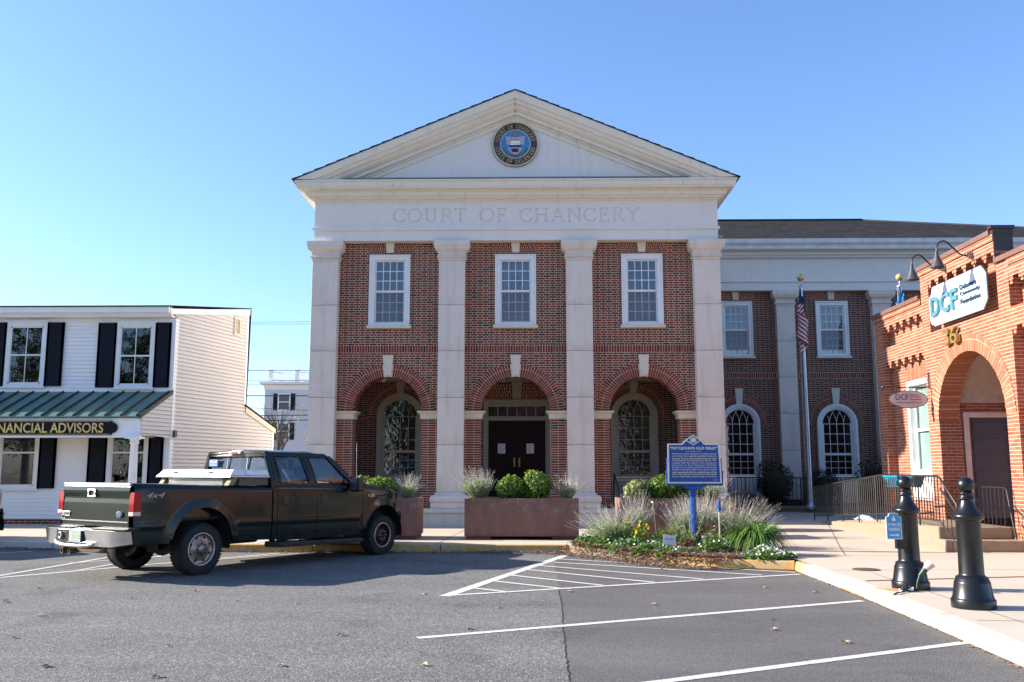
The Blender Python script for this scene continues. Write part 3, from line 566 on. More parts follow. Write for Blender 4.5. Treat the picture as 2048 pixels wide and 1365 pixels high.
# porch interior
YP = 28.4
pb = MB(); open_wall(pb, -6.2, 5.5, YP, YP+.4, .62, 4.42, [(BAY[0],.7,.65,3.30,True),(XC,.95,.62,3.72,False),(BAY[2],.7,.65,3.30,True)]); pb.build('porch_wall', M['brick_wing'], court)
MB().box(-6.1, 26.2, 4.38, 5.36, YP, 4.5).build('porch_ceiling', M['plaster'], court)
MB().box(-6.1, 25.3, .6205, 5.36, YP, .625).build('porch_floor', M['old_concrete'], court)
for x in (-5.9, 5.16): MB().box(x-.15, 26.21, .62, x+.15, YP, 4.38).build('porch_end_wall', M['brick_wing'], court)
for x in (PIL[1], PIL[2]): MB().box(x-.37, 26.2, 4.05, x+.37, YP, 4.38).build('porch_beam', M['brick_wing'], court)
def arched_window(parent, cx, y, fm, glass, zs=3.30, zb=1.44, apron=.62, hr=.51, fr_=.72, dark=True):
    """tall round-headed window with interlaced gothic bars"""
    f = MB(); steps = ((fr_, fr_-.09, -.05), (fr_-.09, hr+.05, -.02), (hr+.05, hr, .03))
    for r1, r0, yo in steps:
        f.pxz([(cx-r1,zb)]+arc_pts(cx,zs,r1,180,0,28)+[(cx+r1,zb),(cx+r0,zb)]+arc_pts(cx,zs,r0,0,180,28)+[(cx-r0,zb)], y+yo, y+.12)
    w = f.build('arched_window', fm, parent)
    mid = zb+.78; s = MB()
    s.box(cx-hr, y+.05, mid-.04, cx+hr, y+.085, mid+.04); s.box(cx-hr, y+.07, zb, cx+hr, y+.1, zb+.07)
    for sg in (-1, 1): s.box(cx+sg*hr, y+.052, zb, cx+sg*(hr-.04), y+.09, zs)
    for i in range(1, 4): x = cx-hr+2*hr*i/4; s.box(x-.010, y+.06, mid, x+.010, y+.08, zs); s.box(x-.008, y+.08, zb, x+.008, y+.094, mid)
    for i in range(0, 3): z = zs-(zs-mid)*i/3; s.box(cx-hr, y+.062, z-.010, cx+hr, y+.082, z+.010)
    for i in range(1, 3): z = zb+.07+(mid-.04-zb-.07)*i/3; s.box(cx-hr, y+.082, z-.008, cx+hr, y+.095, z+.008)
    for i in range(0, 4):            # interlacing arcs springing from each bar
        for sg in (-1, 1):
            x0 = cx-sg*hr+sg*2*hr*i/4; rr = 1.5*hr if i else 2*hr*.74; c = x0+sg*rr; prev = None
            for a in range(0, 72, 6):
                p = (c-sg*rr*math.cos(R(a)), zs+rr*math.sin(R(a)))
                if (p[0]-cx)**2+(p[1]-zs)**2 > (hr+.01)**2: break
                if prev: s.tube([(prev[0],y+.07,prev[1]),(p[0],y+.07,p[1])], .010, 4, sm=False, cap=False)
                prev = p
    s.build('sash', fm, w)
    n = 28; a = arc_pts(cx, zs, hr+.02, 0, 180, n); g = MB(); g.add([(p[0], y+.075, p[1]) for p in a], [tuple(range(n+1))[::-1]]); g.add([(cx-hr,y+.075,zs),(cx+hr,y+.075,zs),(cx+hr,y+.075,mid),(cx-hr,y+.075,mid)], [(3,2,1,0)]); g.add([(cx-hr,y+.098,mid),(cx+hr,y+.098,mid),(cx+hr,y+.098,zb),(cx-hr,y+.098,zb)], [(3,2,1,0)])
    g.build('glass', glass, w, fix=False)
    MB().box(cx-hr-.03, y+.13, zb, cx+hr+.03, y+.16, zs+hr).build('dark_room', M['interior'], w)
    MB().box(cx-fr_-.04, y-.07, zb-.085, cx+fr_+.04, y+.1, zb-.004).build('sill', fm, w, bevel=.006)
    ap = MB(); ap.box(cx-fr_+.02, y-.03, apron, cx+fr_-.02, y+.05, zb-.09)
    for i in range(1, 5): z = apron+(zb-.09-apron)*i/5; ap.box(cx-fr_+.05, y-.036, z-.07, cx+fr_-.05, y-.03, z+.06)
    ap.build('apron_panel', fm, w); return w
for k in (0, 2):
    cx = BAY[k]; arched_window(court, cx, YP-.06, M['taupe'], M['glass_old'])
    arch_ring(court, cx, 3.30, .73, 1.04, YP-.02, .1, 40, [M['vous'], M['mortar']])
    keystone(court, cx, 3.99, 4.38, .09, .13, YP-.02, M['taupe'])
d = MB()
for a, b, c, e2, yo in ((-1.03,-.93,.62,3.82,-.07),(.93,1.03,.62,3.82,-.07),(-.93,.93,3.70,3.82,-.07),(-.93,-.88,.62,3.7,-.04),(.88,.93,.62,3.7,-.04),(-.88,.88,3.60,3.7,-.04),(-.88,.88,3.17,3.30,-.05)): d.box(XC+a, YP+yo, c, XC+b, YP+.06, e2)
df = d.build('door_frame', M['taupe'], court, bevel=.006)
t = MB()
for i in range(1, 6): x = XC-.88+1.76*i/6; t.box(x-.012, YP-.02, 3.3, x+.012, YP+.02, 3.6)
t.build('transom_bars', M['taupe'], df)
g = MB(); g.add([(XC-.88,YP-.005,3.3),(XC+.88,YP-.005,3.3),(XC+.88,YP-.005,3.6),(XC-.88,YP-.005,3.6)], [(0,1,2,3)]); g.build('glass', M['glass_old'], df, fix=False)
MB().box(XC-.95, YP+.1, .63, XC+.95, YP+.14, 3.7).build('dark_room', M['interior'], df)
for sg in (-1, 1):
    dd = MB(); a, b = (XC-.875, XC-.004) if sg < 0 else (XC+.004, XC+.875); dd.box(a, YP-.03, .63, b, YP-.006, 3.165); w = b-a
    for i in range(2):
        for z0, z1 in ((.85,1.45),(1.6,2.3),(2.45,3.0)):
            x0 = a+.1+i*(w/2-.02); x1 = x0+w/2-.18
            dd.ring(x0, x1, YP-.036, YP-.03, [(0,z0),(0,z1)]); dd.box(x0+.05, YP-.044, z0+.05, x1-.05, YP-.036, z1-.05)
    o = dd.build('door', M['door'], court, bevel=.004)
    h = MB(); hx = XC+sg*.075; h.tube([(hx,YP-.045,1.78),(hx,YP-.09,1.80),(hx,YP-.09,1.98),(hx,YP-.045,2.0)], .012, 8); h.box(hx-.022, YP-.048, 1.76, hx+.022, YP-.045, 2.02); h.build('handle', M['brass'], o)
jack_arch(court, XC, 3.83, 4.28, 1.03, 1.33, YP-.012, [M['vous'], M['mortar']], .12, n=13); keystone(court, XC, 3.83, 4.38, .12, .16, YP-.01, M['taupe'])
for x in (-4.3, -.75): MB().lathe([(0,0),(.05,0),(.07,-.03),(.075,-.1),(.05,-.14),(0,-.15)], (x, 27.0, 4.38), 16).build('porch_light', mk('pale lamp glass', (.6,.57,.5), .4) if x < -4 else bpy.data.materials['pale lamp glass'], court)
# entablature
hx = 5.76; X0, X1, Y0, Y1 = XC-hx, XC+hx, 25.45, 40.0
m = MB(); m.ring(X0, X1, Y0, Y1, [(-.3,8.145),(0,8.145),(0,8.43),(.03,8.435),(.05,8.46),(.05,8.52),(.01,8.525),(0,8.53)], cap=False); m.build('architrave', M['eifs'], court)
# frieze with the name cut into it
fz = MB(); fz.box(X0, Y0, 8.53, X1, Y0+.3, 9.24)
fo = fz.build('frieze', M['eifs'], court)
cut = MB(); vs, fs = serif_geo('COURT OF CHANCERY'); w = max(v[0] for v in vs); W, H = 7.05, .41; x0 = XC-W/2+.02
kk = W/w; cut.add([(x0+v[0]*kk, Y0+.022-v[2]*.06 if v[2] > 0 else Y0+.022, 8.675+v[1]*H) for v in vs], fs)
co = cut.build('name_cutter', M['eifs'], court)
bpy.context.view_layer.update()
try:
    bo = fo.modifiers.new('cut', 'BOOLEAN'); bo.object = co; bo.operation = 'DIFFERENCE'; bo.solver = 'EXACT'; bo.use_self = True
    bpy.context.view_layer.update()
    nm = bpy.data.meshes.new_from_object(fo.evaluated_get(bpy.context.evaluated_depsgraph_get()))
    fo.modifiers.clear(); fo.data = nm; fo.data.materials.clear(); fo.data.materials.append(M['eifs'])
except Exception as ex: print('boolean failed', ex)
bpy.data.objects.remove(co)
for xa in (X0, X1-.3): MB().box(xa, Y0+.301, 8.53, xa+.3, Y1, 9.24).build('side_frieze', M['eifs'], court)
CP = [(-.3,9.241),(.012,9.241),(.012,9.29),(.05,9.30),(.055,9.33),(.13,9.345),(.15,9.36),(.15,9.39),(.20,9.41),(.22,9.44),(.23,9.50),(.27,9.53),(.33,9.555),(.40,9.56),(.42,9.57),(.43,9.61),(.45,9.62),(.46,9.74),(.50,9.76),(.505,9.80),(.46,9.812),(-.3,9.86)]
m = MB(); m.ring(X0, X1, Y0, Y1, CP); m.build('cornice', M['cornice'], court)
m = MB()
for x in (-3.85, 1.35, 4.35): m.box(x, Y0-.225, 9.40, x+.006, Y0+.02, 9.56); m.box(x, Y0-.465, 9.60, x+.005, Y0-.3, 9.74)
m.build('cornice_seam', mk('grey caulk', (.36,.30,.21), .9), court)
# pediment
AP = 12.42; SL = (AP-9.82)/6.24
def zr(x): return AP-SL*abs(x-XC)
m = MB(); m.pxz([(XC-5.7,9.80),(XC+5.7,9.80),(XC,9.80+5.7*SL)], Y0, Y0+.3); m.build('tympanum', M['eifs'], court)
RP = [(0,24.93),(.03,24.915),(.22,24.955),(.235,25.0),(.27,25.02),(.33,25.05),(.345,25.10),(.42,25.14),(.47,25.20),(.50,25.26),(.585,25.27),(.60,25.36),(.645,25.365),(.66,25.40),(.77,25.415),(.775,25.46)]
m = MB()
for sg in (-1, 1):
    vs = []
    for p, y in RP:
        xe = (AP-p-9.815)/SL; vs += [(XC, y, AP-p), (XC+sg*xe, y, 9.815)]
    m.add(vs, [(2*i,2*i+1,2*i+3,2*i+2) for i in range(len(RP)-1)])
m.build('raking_cornice', M['cornice'], court)
m = MB()
for sg in (-1, 1):
    for x, p0, p1, y in ((.004,.24,.58,24.99),(3.3,.235,.5,25.02),(1.75,.6,.77,25.35)): m.add([(XC+sg*x,y-.01,zr(XC+x)-p0),(XC+sg*(x+.012),y-.01,zr(XC+x)-p0),(XC+sg*(x+.012-(.0)),25.3,zr(XC+x)-p1),(XC+sg*x,25.3,zr(XC+x)-p1)], [(0,1,2,3)])
m.build('raking_seam', bpy.data.materials['grey caulk'], court)
m = MB()
for sg in (-1, 1):
    for i in range(20):
        a, b = 6.32*i/20, 6.32*(i+1)/20; h0 = .012; pz = lambda x: AP-SL*x
        m.hexa([(XC+sg*a,24.885,pz(a)+.002),(XC+sg*b,24.885,pz(b)+.002),(XC+sg*b,40,pz(b)+.002),(XC+sg*a,40,pz(a)+.002),(XC+sg*a,24.885,pz(a)+h0),(XC+sg*b,24.885,pz(b)+.034),(XC+sg*b,40,pz(b)+.034),(XC+sg*a,40,pz(a)+h0)])
m.build('roof', M['shingle'], court)
MB().box(XC-4.9, 25.0, 9.84, XC+4.9, 25.43, 9.868).build('lead_flashing', mk('grey lead', (.22,.23,.26), .5), court)
# ---- rear wing of the courthouse
YW = 33.0; YWB = 33.28; WP = [9.34, 12.82, 16.3]; WB = [7.60, 11.08, 14.56, 18.0]
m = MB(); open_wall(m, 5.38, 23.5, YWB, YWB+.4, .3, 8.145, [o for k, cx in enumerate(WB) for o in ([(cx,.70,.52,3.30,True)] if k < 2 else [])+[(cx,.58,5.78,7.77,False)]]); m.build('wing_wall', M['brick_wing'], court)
for px in WP:
    ps = MB(); prev = .62; x0, x1 = px-.33, px+.33
    for z in (2.35, 3.66, 4.97, 6.28, 7.56): ps.box(x0, YW, prev+.004, x1, YWB, z-.004); prev = z
    p = ps.build('pilaster', M['stone'], court, bevel=.008)
    c = MB(); c.ring(x0, x1, YW, YWB, [(-.01,7.56),(.012,7.56),(.012,7.63),(.05,7.65),(.05,7.69),(.02,7.71),(.02,7.80),(.05,7.83),(.11,7.89),(.13,7.95),(.145,7.975),(.145,8.12),(-.01,8.125)]); c.build('capital', M['stone'], p)
for k, cx in enumerate(WB):
    random.seed(40+k)
    w = sash_window(court, cx, YWB-.05, 5.76, 7.78, .59, M['frame'], M['glass'], blind=2, curtain=(k == 1)); candle(w, cx+.05, YWB+.14, 5.87)
    jack_arch(court, cx, 7.83, 8.14, .60, .78, YWB-.012, [M['vous'], M['mortar']], .105); keystone(court, cx, 7.84, 8.14, .10, .125, YWB-.012, M['trim'])
    sm_ = MB(); sm_.box(cx-1.41, YWB-.012, 4.945, cx+1.41, YWB, 5.165, 1)
    for i in range(37): x = cx-1.40+i*.0757; sm_.box(x, YWB-.018, 4.955, x+.063, YWB, 5.155)
    sm_.build('soldier_course', [M['vous'], M['mortar']], court)
    if k < 2:
        arched_window(court, cx, YWB-.06, M['frame'], M['glass_dark'], apron=.5)
        arch_ring(court, cx, 3.30, .73, 1.06, YWB-.02, .1, 42, [M['vous'], M['mortar']]); keystone(court, cx, 4.0, 4.58, .10, .15, YWB-.02, M['trim'])
X0, X1, Y0, Y1 = 5.39+.0, 25.0, YW, 50.0
m = MB(); m.ring(X0, X1, Y0, Y1, [(-.4,8.145),(0,8.145),(0,8.43),(.03,8.435),(.05,8.46),(.05,8.50),(0,8.51),(0,9.24),(.012,9.24),(.012,9.30),(.13,9.345),(.15,9.39),(.22,9.44),(.23,9.50),(.33,9.555),(.40,9.56),(-.4,9.57)], cap=False); m.build('wing_entablature', M['eifs'], court)
m = MB(); m.ring(X0, X1, Y0, Y1, [(-.2,9.572),(.42,9.572),(.44,9.62),(.44,9.70),(.47,9.75),(.52,9.80),(.525,9.95),(.51,9.955),(.50,9.88),(-.2,9.88)], cap=False); m.build('gutter', mk('pale gutter metal', (.62,.62,.60), .45), court)
m = MB(); e0, ez, rz, ry, rx = 32.55, 9.93, 13.25, 42.0, 15.6
m.add([(-4,e0,ez),(25.45,e0,ez),(rx,ry,rz),(-4,ry,rz),(25.45,51.5,ez),(-4,51.5,ez)], [(0,1,2,3),(1,4,2),(2,4,5,3)]); m.build('wing_roof', M['shingle'], court, fix=False)
m = MB(); m.box(-4, ry-.12, rz, rx, ry+.12, rz+.045); m.tube([(rx,ry,rz+.0),(20.5,37.27,11.6),(25.45,e0,ez)], .05, 6); m.build('ridge_cap', mk('dark ridge cap', (.02,.02,.022), .7), court)
# court seal on the pediment
seal = thing('court_seal', 'round blue and gold court seal with a shield, fixed high on the pediment', 'seal', (XC, 25.45, 10.98))
sx, sz, sy = XC, 10.98, 25.45
m = MB(); m.lathe([(0,-.05),(.66,-.05),(.68,-.03),(.68,0)], (sx, sy, sz), 48, axis='y'); m.build('seal_disc', mk('purple black enamel', (.035,.022,.04), .4), seal)
m = MB()
for rr, tr, nn in ((.655,.026,74),(.43,.014,70)):
    m = MB()
    for i in range(nn):
        a0 = 2*math.pi*(i-.55)/nn; a1 = 2*math.pi*(i+.55)/nn; r0, r1 = rr-tr*.9, rr+tr*.9
        m.tube([(sx+r0*math.cos(a0), sy-.055, sz+r0*math.sin(a0)), (sx+r1*math.cos(a1), sy-.055, sz+r1*math.sin(a1))], tr*.62, 5)
    m.build('rope_border', mk('cream rope paint', (.72,.66,.46), .45) if rr > .5 else bpy.data.materials['cream rope paint'], seal)
m = MB(); m.lathe([(0,-.056),(.415,-.056)], (sx, sy, sz), 40, axis='y'); m.build('seal_field', mk('sky blue enamel', (.03,.22,.52), .4), seal)
def ring_text(mb, body, r0, h, a0, a1, flip=False):
    ws = [SERIF[c][0]+.08 for c in body]; tot = sum(ws); acc = 0
    for c, w in zip(body, ws):
        a = R(a0+(a1-a0)*(acc+w/2)/tot); acc += w
        if c == ' ': continue
        rd = Vector((math.cos(a), 0, math.sin(a))); td = Vector((math.sin(a), 0, -math.cos(a)))
        if flip: rd2, td2, base = -rd, -td, r0+h
        else: rd2, td2, base = rd, td, r0
        sc = h; o = Vector((sx, sy-.052, sz))+rd*base-td2*(SERIF[c][0]*sc*.40)
        vs, fs = serif_geo(c); mb.add([o+td2*(v[0]*sc*.8)+rd2*(v[1]*sc)+Vector((0,-1,0))*(.006*max(0, v[2])) for v in vs], fs)
m = MB(); ring_text(m, 'COURT OF CHANCERY', .475, .115, 172, 8); ring_text(m, 'STATE OF DELAWARE', .475, .115, 190, 350, True); m.build('seal_lettering', M['gold'], seal)
sh = lambda x, z: (sx+x, sz+z)
m = MB(); m.pxz([sh(-.27,.23),sh(-.13,.205),sh(0,.2),sh(.13,.205),sh(.27,.23),sh(.255,.02),sh(.2,-.15),sh(.1,-.28),sh(0,-.34),sh(-.1,-.28),sh(-.2,-.15),sh(-.255,.02)], sy-.068, sy-.05); shm = m.build('shield', mk('pink grey enamel', (.50,.36,.38), .5), seal)
m = MB(); m.box(sx-.222, sy-.071, sz-.115, sx+.222, sy-.066, sz-.02); m.build('shield_band', bpy.data.materials['sky blue enamel'], shm)
m = MB(); m.pxz([sh(-.17,-.09),sh(.15,-.09),sh(.19,-.04),sh(-.15,-.04)], sy-.078, sy-.071)
for i in range(3): m.box(sx-.115+i*.09, sy-.076, sz+.08, sx-.1+i*.09, sy-.071, sz+.15)
m.pxz([sh(-.1,-.25),sh(.08,-.25),sh(.1,-.15),sh(-.06,-.14),sh(-.13,-.16),sh(-.13,-.19),sh(-.09,-.2)], sy-.076, sy-.07); m.build('ship_hull', M['black'], shm)
m = MB(); m.pxz([sh(-.15,.02),sh(.14,.03),sh(.12,.085),sh(-.12,.085)], sy-.079, sy-.072); m.pxz([sh(-.15,-.04),sh(.14,-.03),sh(.15,.01),sh(-.14,.0)], sy-.0785, sy-.072); m.build('ship_sail', M['white'], shm)
m = MB(); m.sphere((sx, sy-.07, sz+.33), .06, 10, sq=(1,.3,.8)); m.box(sx-.045, sy-.075, sz+.23, sx+.045, sy-.06, sz+.29); m.build('crest', mk('copper brown', (.4,.18,.06), .5), seal)
m = MB()
for sg in (-1, 1):
    for i in range(14):
        a = R(205+i*5.5) if sg < 0 else R(-25-i*5.5)
        c = Vector((sx+.36*math.cos(a), sy-.062, sz+.36*math.sin(a)))
        for q in (-1, 1): t_ = Vector((-math.sin(a)*sg, 0, math.cos(a)*sg)); r_ = Vector((math.cos(a),0,math.sin(a))); m.add([c, c+t_*.03+r_*q*.035, c+t_*.055+r_*q*.03, c+t_*.025], [(0,1,2,3)])
m.build('laurel', mk('olive green enamel', (.10,.14,.05), .5), seal)
for sg, lab in ((-1, 'white paper notice taped to the left leaf of the dark double door'), (1, 'white paper notice taped to the right leaf of the dark double door')):
    m = MB(); x = XC+sg*.44-.03; m.box(x-.115, YP-.058, 2.16, x+.115, YP-.054, 2.46)
    o = m.build('paper_notice', M['paper']); tag(o, lab, 'notice', 'notices taped to the court doors')
    for i in range(7): MB().box(x-.09, YP-.0595, 2.2+i*.033, x+.09-.05*(i % 3), YP-.0585, 2.208+i*.033).build('printed_line', mk('grey print', (.3,.3,.34), .7) if (sg < 0 and i == 0) else bpy.data.materials['grey print'], o)
m = MB(); m.pxz([(-1.62,1.78),(-1.38,1.78),(-1.38,2.4),(-1.42,2.45),(-1.58,2.45),(-1.62,2.4)], YP-.03, YP-.002); o = m.build('wall_plaque', mk('dark blue plaque', (.01,.03,.12), .4)); tag(o, 'dark blue wall plaque half hidden beside the court door', 'plaque')
m = MB()
for i in range(4): m.box(-1.59, YP-.033, 1.9+i*.11, -1.41, YP-.03, 1.93+i*.11)
m.build('plaque_lettering', M['gold'], o)
for k, x in enumerate((2.42, 4.03)):
    m = MB(); m.tube([(x,25.0,.15),(x,25.0,1.05),(x,25.05,1.1),(x,26.4,1.55),(x,26.45,1.5),(x,26.45,.62)], .022, 8)
    tag(m.build('handrail', M['iron']), ('black pipe handrail left of the steps behind the planter with the marker sign', 'black pipe handrail on the right side of the steps behind the marker sign')[k], 'handrail', 'handrails at the porch steps')

# ================================================================== WHITE HOUSE (left)
TH = R(15); HC = Vector((-10.21, 26.0)); HD = Vector((math.sin(TH), math.cos(TH))); HN = Vector((math.cos(TH), -math.sin(TH)))
house = thing('white_house', 'white clapboard house with black shutters and a green metal porch roof', 'house', (-10.21, 26.0, .15))
def hw_(s, z, o=0.0): p = HC+HD*s+HN*o; return (p.x, p.y, z)
def laps(mb, z0, z1, lim, P, e=.112, out=.03):
    """clapboards: lim(z) -> (a, b); P(a, z, o) -> point"""
    z = z0
    while z < z1-.02:
        zt = min(z+e, z1); a, b = lim(z); a2, b2 = lim(zt)
        if b-a > .02: mb.add([P(a,z,out), P(b,z,out), P(b2,zt,.002), P(a2,zt,.002), P(a,z,0), P(b,z,0)], [(0,1,2,3),(4,5,1,0)])
        z = zt
HF = lambda a, z, o: (a, 26.0-o, z)
m = MB(); m.box(-24, 26.0, .12, -10.21, 26.2, 6.15); laps(m, .30, 6.05, lambda z: (-24, -10.21), HF); m.build('front_wall', M['siding'], house, fix=False)
def rw_lim(z):
    a = -.02 if z > 3.9 else -1.28*max(0, min(1, (3.86-z)/.78)) if z > 2.6 else 0
    b = 3.77+(5.58-3.77)*max(0, min(1, (3.7-z)/(3.70-3.08))) if z < 3.7 else 3.77
    if z > 6.1: a = max(a, (z-6.1)/.62*3.77)
    return a, b
m = MB(); m.prism([(0,.12),(5.58,.12),(5.58,3.08),(3.77,3.70),(3.77,6.80),(0,6.18)], lambda p: hw_(p[0],p[1]), lambda p: hw_(p[0],p[1],-.2)); laps(m, .30, 6.72, rw_lim, lambda a, z, o: hw_(a,z,o)); m.build('side_wall', M['siding_bounce'], house, fix=False)
m = MB(); m.box(-24, 25.99, .0, -10.22, 26.1, .29); m.build('brick_foundation', M['brick_wing'], house)
m = MB(); m.hexa([hw_(3.70,.2,.004),hw_(3.82,.2,.004),hw_(3.82,.2,.02),hw_(3.70,.2,.02),hw_(3.70,.3,.004),hw_(3.82,.3,.004),hw_(3.82,.3,.02),hw_(3.70,.3,.02)])
for s0, z0, z1, w in ((0,.3,6.0,.13),(3.66,3.75,6.78,.11),(5.48,.3,3.08,.10)):
    m.hexa([hw_(s0,z0,.001),hw_(s0+w,z0,.001),hw_(s0+w,z0,.026),hw_(s0,z0,.026),hw_(s0,z1,.001),hw_(s0+w,z1,.001),hw_(s0+w,z1,.026),hw_(s0,z1,.026)])
m.box(-10.36, 25.965, 3.98, -10.185, 25.999, 6.0); m.box(-24, 25.96, 3.88, -10.2, 25.999, 3.98); m.box(-10.36, 25.965, .29, -10.185, 25.999, 2.6)
m.build('corner_trim', M['white'], house)
m = MB(); m.box(-24, 25.70, 6.07, -10.24, 25.74, 6.29); m.box(-24, 25.60, 6.12, -10.27, 25.70, 6.28); m.box(-24, 25.74, 6.02, -10.24, 26.0, 6.07)
m.add([hw_(-.27,6.08,.03),hw_(3.82,6.72,.03),hw_(3.82,6.88,.03),hw_(-.27,6.25,.03)], [(0,1,2,3)]); m.build('eave_trim', M['white'], house)
m = MB(); a, b, c, d = (-24,25.58,6.285), hw_(-.44,6.285,.06), hw_(3.86,6.93,.06), (-24, 29.9, 6.93)
up = lambda p, h=.03: (p[0],p[1],p[2]+h); m.hexa([a,b,c,d,up(a),up(b),up(c),up(d)]); m.add([(-24,29.9,6.9),hw_(3.86,6.9,.05),hw_(3.86,3.6,.0),(-24,29.9,3.6)],[(0,1,2,3)]); m.build('roof', M['shingle'], house)
m = MB(); m.hexa([hw_(3.72,3.72,.06),hw_(5.72,3.06,.06),hw_(5.72,3.06,-5),hw_(3.72,3.72,-5),hw_(3.72,3.77,.06),hw_(5.72,3.10,.06),hw_(5.72,3.10,-5),hw_(3.72,3.77,-5)]); m.build('rear_roof', M['shingle'], house)
m = MB(); m.hexa([hw_(3.78,3.50,.02),hw_(5.66,2.90,.02),hw_(5.66,2.90,.045),hw_(3.78,3.50,.045),hw_(3.78,3.69,.02),hw_(5.66,3.06,.02),hw_(5.66,3.06,.045),hw_(3.78,3.69,.045)]); m.build('rake_trim', M['cream'], house)
m = MB()
for s0, s1, z0, z1 in ((2.92,3.26,5.93,6.0),(2.92,3.26,6.46,6.53),(2.92,2.97,6.0,6.46),(3.21,3.26,6.0,6.46)): m.hexa([hw_(s0,z0,.01),hw_(s1,z0,.01),hw_(s1,z0,.05),hw_(s0,z0,.05),hw_(s0,z1,.01),hw_(s1,z1,.01),hw_(s1,z1,.05),hw_(s0,z1,.05)])
for i in range(8): z = 6.01+i*.057; m.add([hw_(2.97,z,.045),hw_(3.21,z,.045),hw_(3.21,z+.05,.015),hw_(2.97,z+.05,.015)], [(0,1,2,3)])
m.build('gable_vent', M['cream'], house)
m = MB(); m.hexa([hw_(.08,2.58,.02),hw_(.2,2.58,.02),hw_(.2,2.58,.1),hw_(.08,2.58,.1),hw_(.08,2.78,.02),hw_(.2,2.78,.02),hw_(.2,2.78,.1),hw_(.08,2.78,.1)]); m.build('meter_box', M['lamp'], house, bevel=.01)
def house_window(cx, z0, z1, hw, shut, tall=False):
    f = MB(); y = 25.98; fw = .13
    for a, b, c, d in ((cx-hw,cx-hw+fw,z0,z1),(cx+hw-fw,cx+hw,z0,z1),(cx-hw+fw,cx+hw-fw,z1-fw,z1),(cx-hw+fw,cx+hw-fw,z0,z0+.09)): f.box(a, y-.05, c, b, y+.01, d)
    f.box(cx-hw-.03, y-.07, z1-.005, cx+hw+.03, y, z1+.045); f.box(cx-hw-.02, y-.085, z0-.05, cx+hw+.02, y, z0)
    w = f.build('window', M['frame'], house, bevel=.006)
    x0, x1, b0, b1 = cx-hw+fw, cx+hw-fw, z0+.09, z1-fw; mid = (b0+b1)/2 if not tall else b0+(b1-b0)*.6
    s = MB(); s.box(x0, y-.035, mid-.022, x1, y-.02, mid+.022)
    for a, b, c, d in ((x0,x0+.035,b0,b1),(x1-.035,x1,b0,b1),(x0,x1,b0,b0+.04),(x0,x1,b1-.035,b1)): s.box(a, y-.032, c, b, y-.018, d)
    if not tall: s.box(cx-.011, y-.03, b0, cx+.011, y-.022, b1)
    s.build('sash', M['frame'], w)
    g = MB(); g.add([(x0,y-.022,b0),(x1,y-.022,b0),(x1,y-.022,b1),(x0,y-.022,b1)], [(0,1,2,3)]); g.build('glass', M['glass_dark'], w, fix=False)
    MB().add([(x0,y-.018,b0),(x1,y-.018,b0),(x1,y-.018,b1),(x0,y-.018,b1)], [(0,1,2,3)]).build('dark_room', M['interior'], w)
    for a, b in shut:
        sm = MB(); sm.box(a, y-.05, z0+.02, b, y-.012, z1-.01); hh = (z1-z0)
        for q0, q1 in ((z0+.08, z0+hh*.55), (z0+hh*.60, z1-.08)):
            n = int((q1-q0)/.05)
            for i in range(n): z = q0+(q1-q0)*i/n; sm.add([(a+.06,y-.053,z),(b-.06,y-.053,z),(b-.06,y-.0505,z+.04),(a+.06,y-.0505,z+.04)], [(0,1,2,3)])
            for xa, xb in ((a,a+.055),(b-.055,b)): sm.box(xa, y-.06, z0+.02, xb, y-.05, z1-.01)
        for q in (z0+.02, z0+hh*.555, z1-.08): sm.box(a+.055, y-.06, q, b-.055, y-.05, q+.065)
        sm.build('shutter', M['shutter'], w)
house_window(-14.50, 4.02, 5.90, .60, ((-15.62,-15.09),(-14.0+.09,-13.42)))
house_window(-11.32, 3.98, 5.88, .58, ((-12.42,-11.88),(-10.76,-10.30)))
house_window(-14.50, 1.12, 2.9, .62, ((-15.66,-15.12),(-13.9,-13.42)), True)
house_window(-11.36, 1.12, 2.9, .60, ((-12.50,-11.96),(-10.78,-10.36)), True)
# porch
aw = MB(); y0, y1, z0, z1 = 24.66, 25.965, 3.10, 3.86; xe = lambda y: HC.x+HD.x/HD.y*(y-26.0)+.03
aw.hexa([(-24,y0,z0-.03),(xe(y0),y0,z0-.03),(xe(y1),y1,z1-.03),(-24,y1,z1-.03),(-24,y0,z0),(xe(y0),y0,z0),(xe(y1),y1,z1),(-24,y1,z1)])
aw.build('porch_roof', M['green_metal'], house)
rb = MB()
for i in range(30):
    x = -10.62-.435*i; xt = x+.33
    rb.hexa([(x-.018,y0,z0),(x+.018,y0,z0),(xt+.018,y1,z1),(xt-.018,y1,z1),(x-.018,y0-.01,z0+.05),(x+.018,y0-.01,z0+.05),(xt+.018,y1,z1+.05),(xt-.018,y1,z1+.05)])
rb.hexa([(xe(y0)-.03,y0-.02,z0-.06),(xe(y0)+.03,y0-.02,z0-.06),(xe(y1)+.03,y1,z1-.06),(xe(y1)-.03,y1,z1-.06),(xe(y0)-.03,y0-.02,z0+.05),(xe(y0)+.03,y0-.02,z0+.05),(xe(y1)+.03,y1,z1+.06),(xe(y1)-.03,y1,z1+.06)])
rb.build('standing_seams', mk('very dark green metal', (.014,.03,.028), .45), house)
m = MB(); m.box(-24, 24.78, 2.55, xe(24.78)-.03, 24.9, 3.06); m.box(-24, 24.765, 2.53, xe(24.78)-.03, 24.78, 2.57); m.build('porch_beam', M['white'], house)
m = MB(); m.prism([(-1.25,2.58),(0,2.58),(0,3.82),(-1.25,3.06)], lambda p: hw_(p[0],p[1],-.04), lambda p: hw_(p[0],p[1],.0)); m.build('porch_gable', M['siding_bounce'], house)
m = MB(); m.box(-24, 24.9, 2.56, -10.6, 25.95, 2.58); m.build('porch_soffit', M['cream'], house)
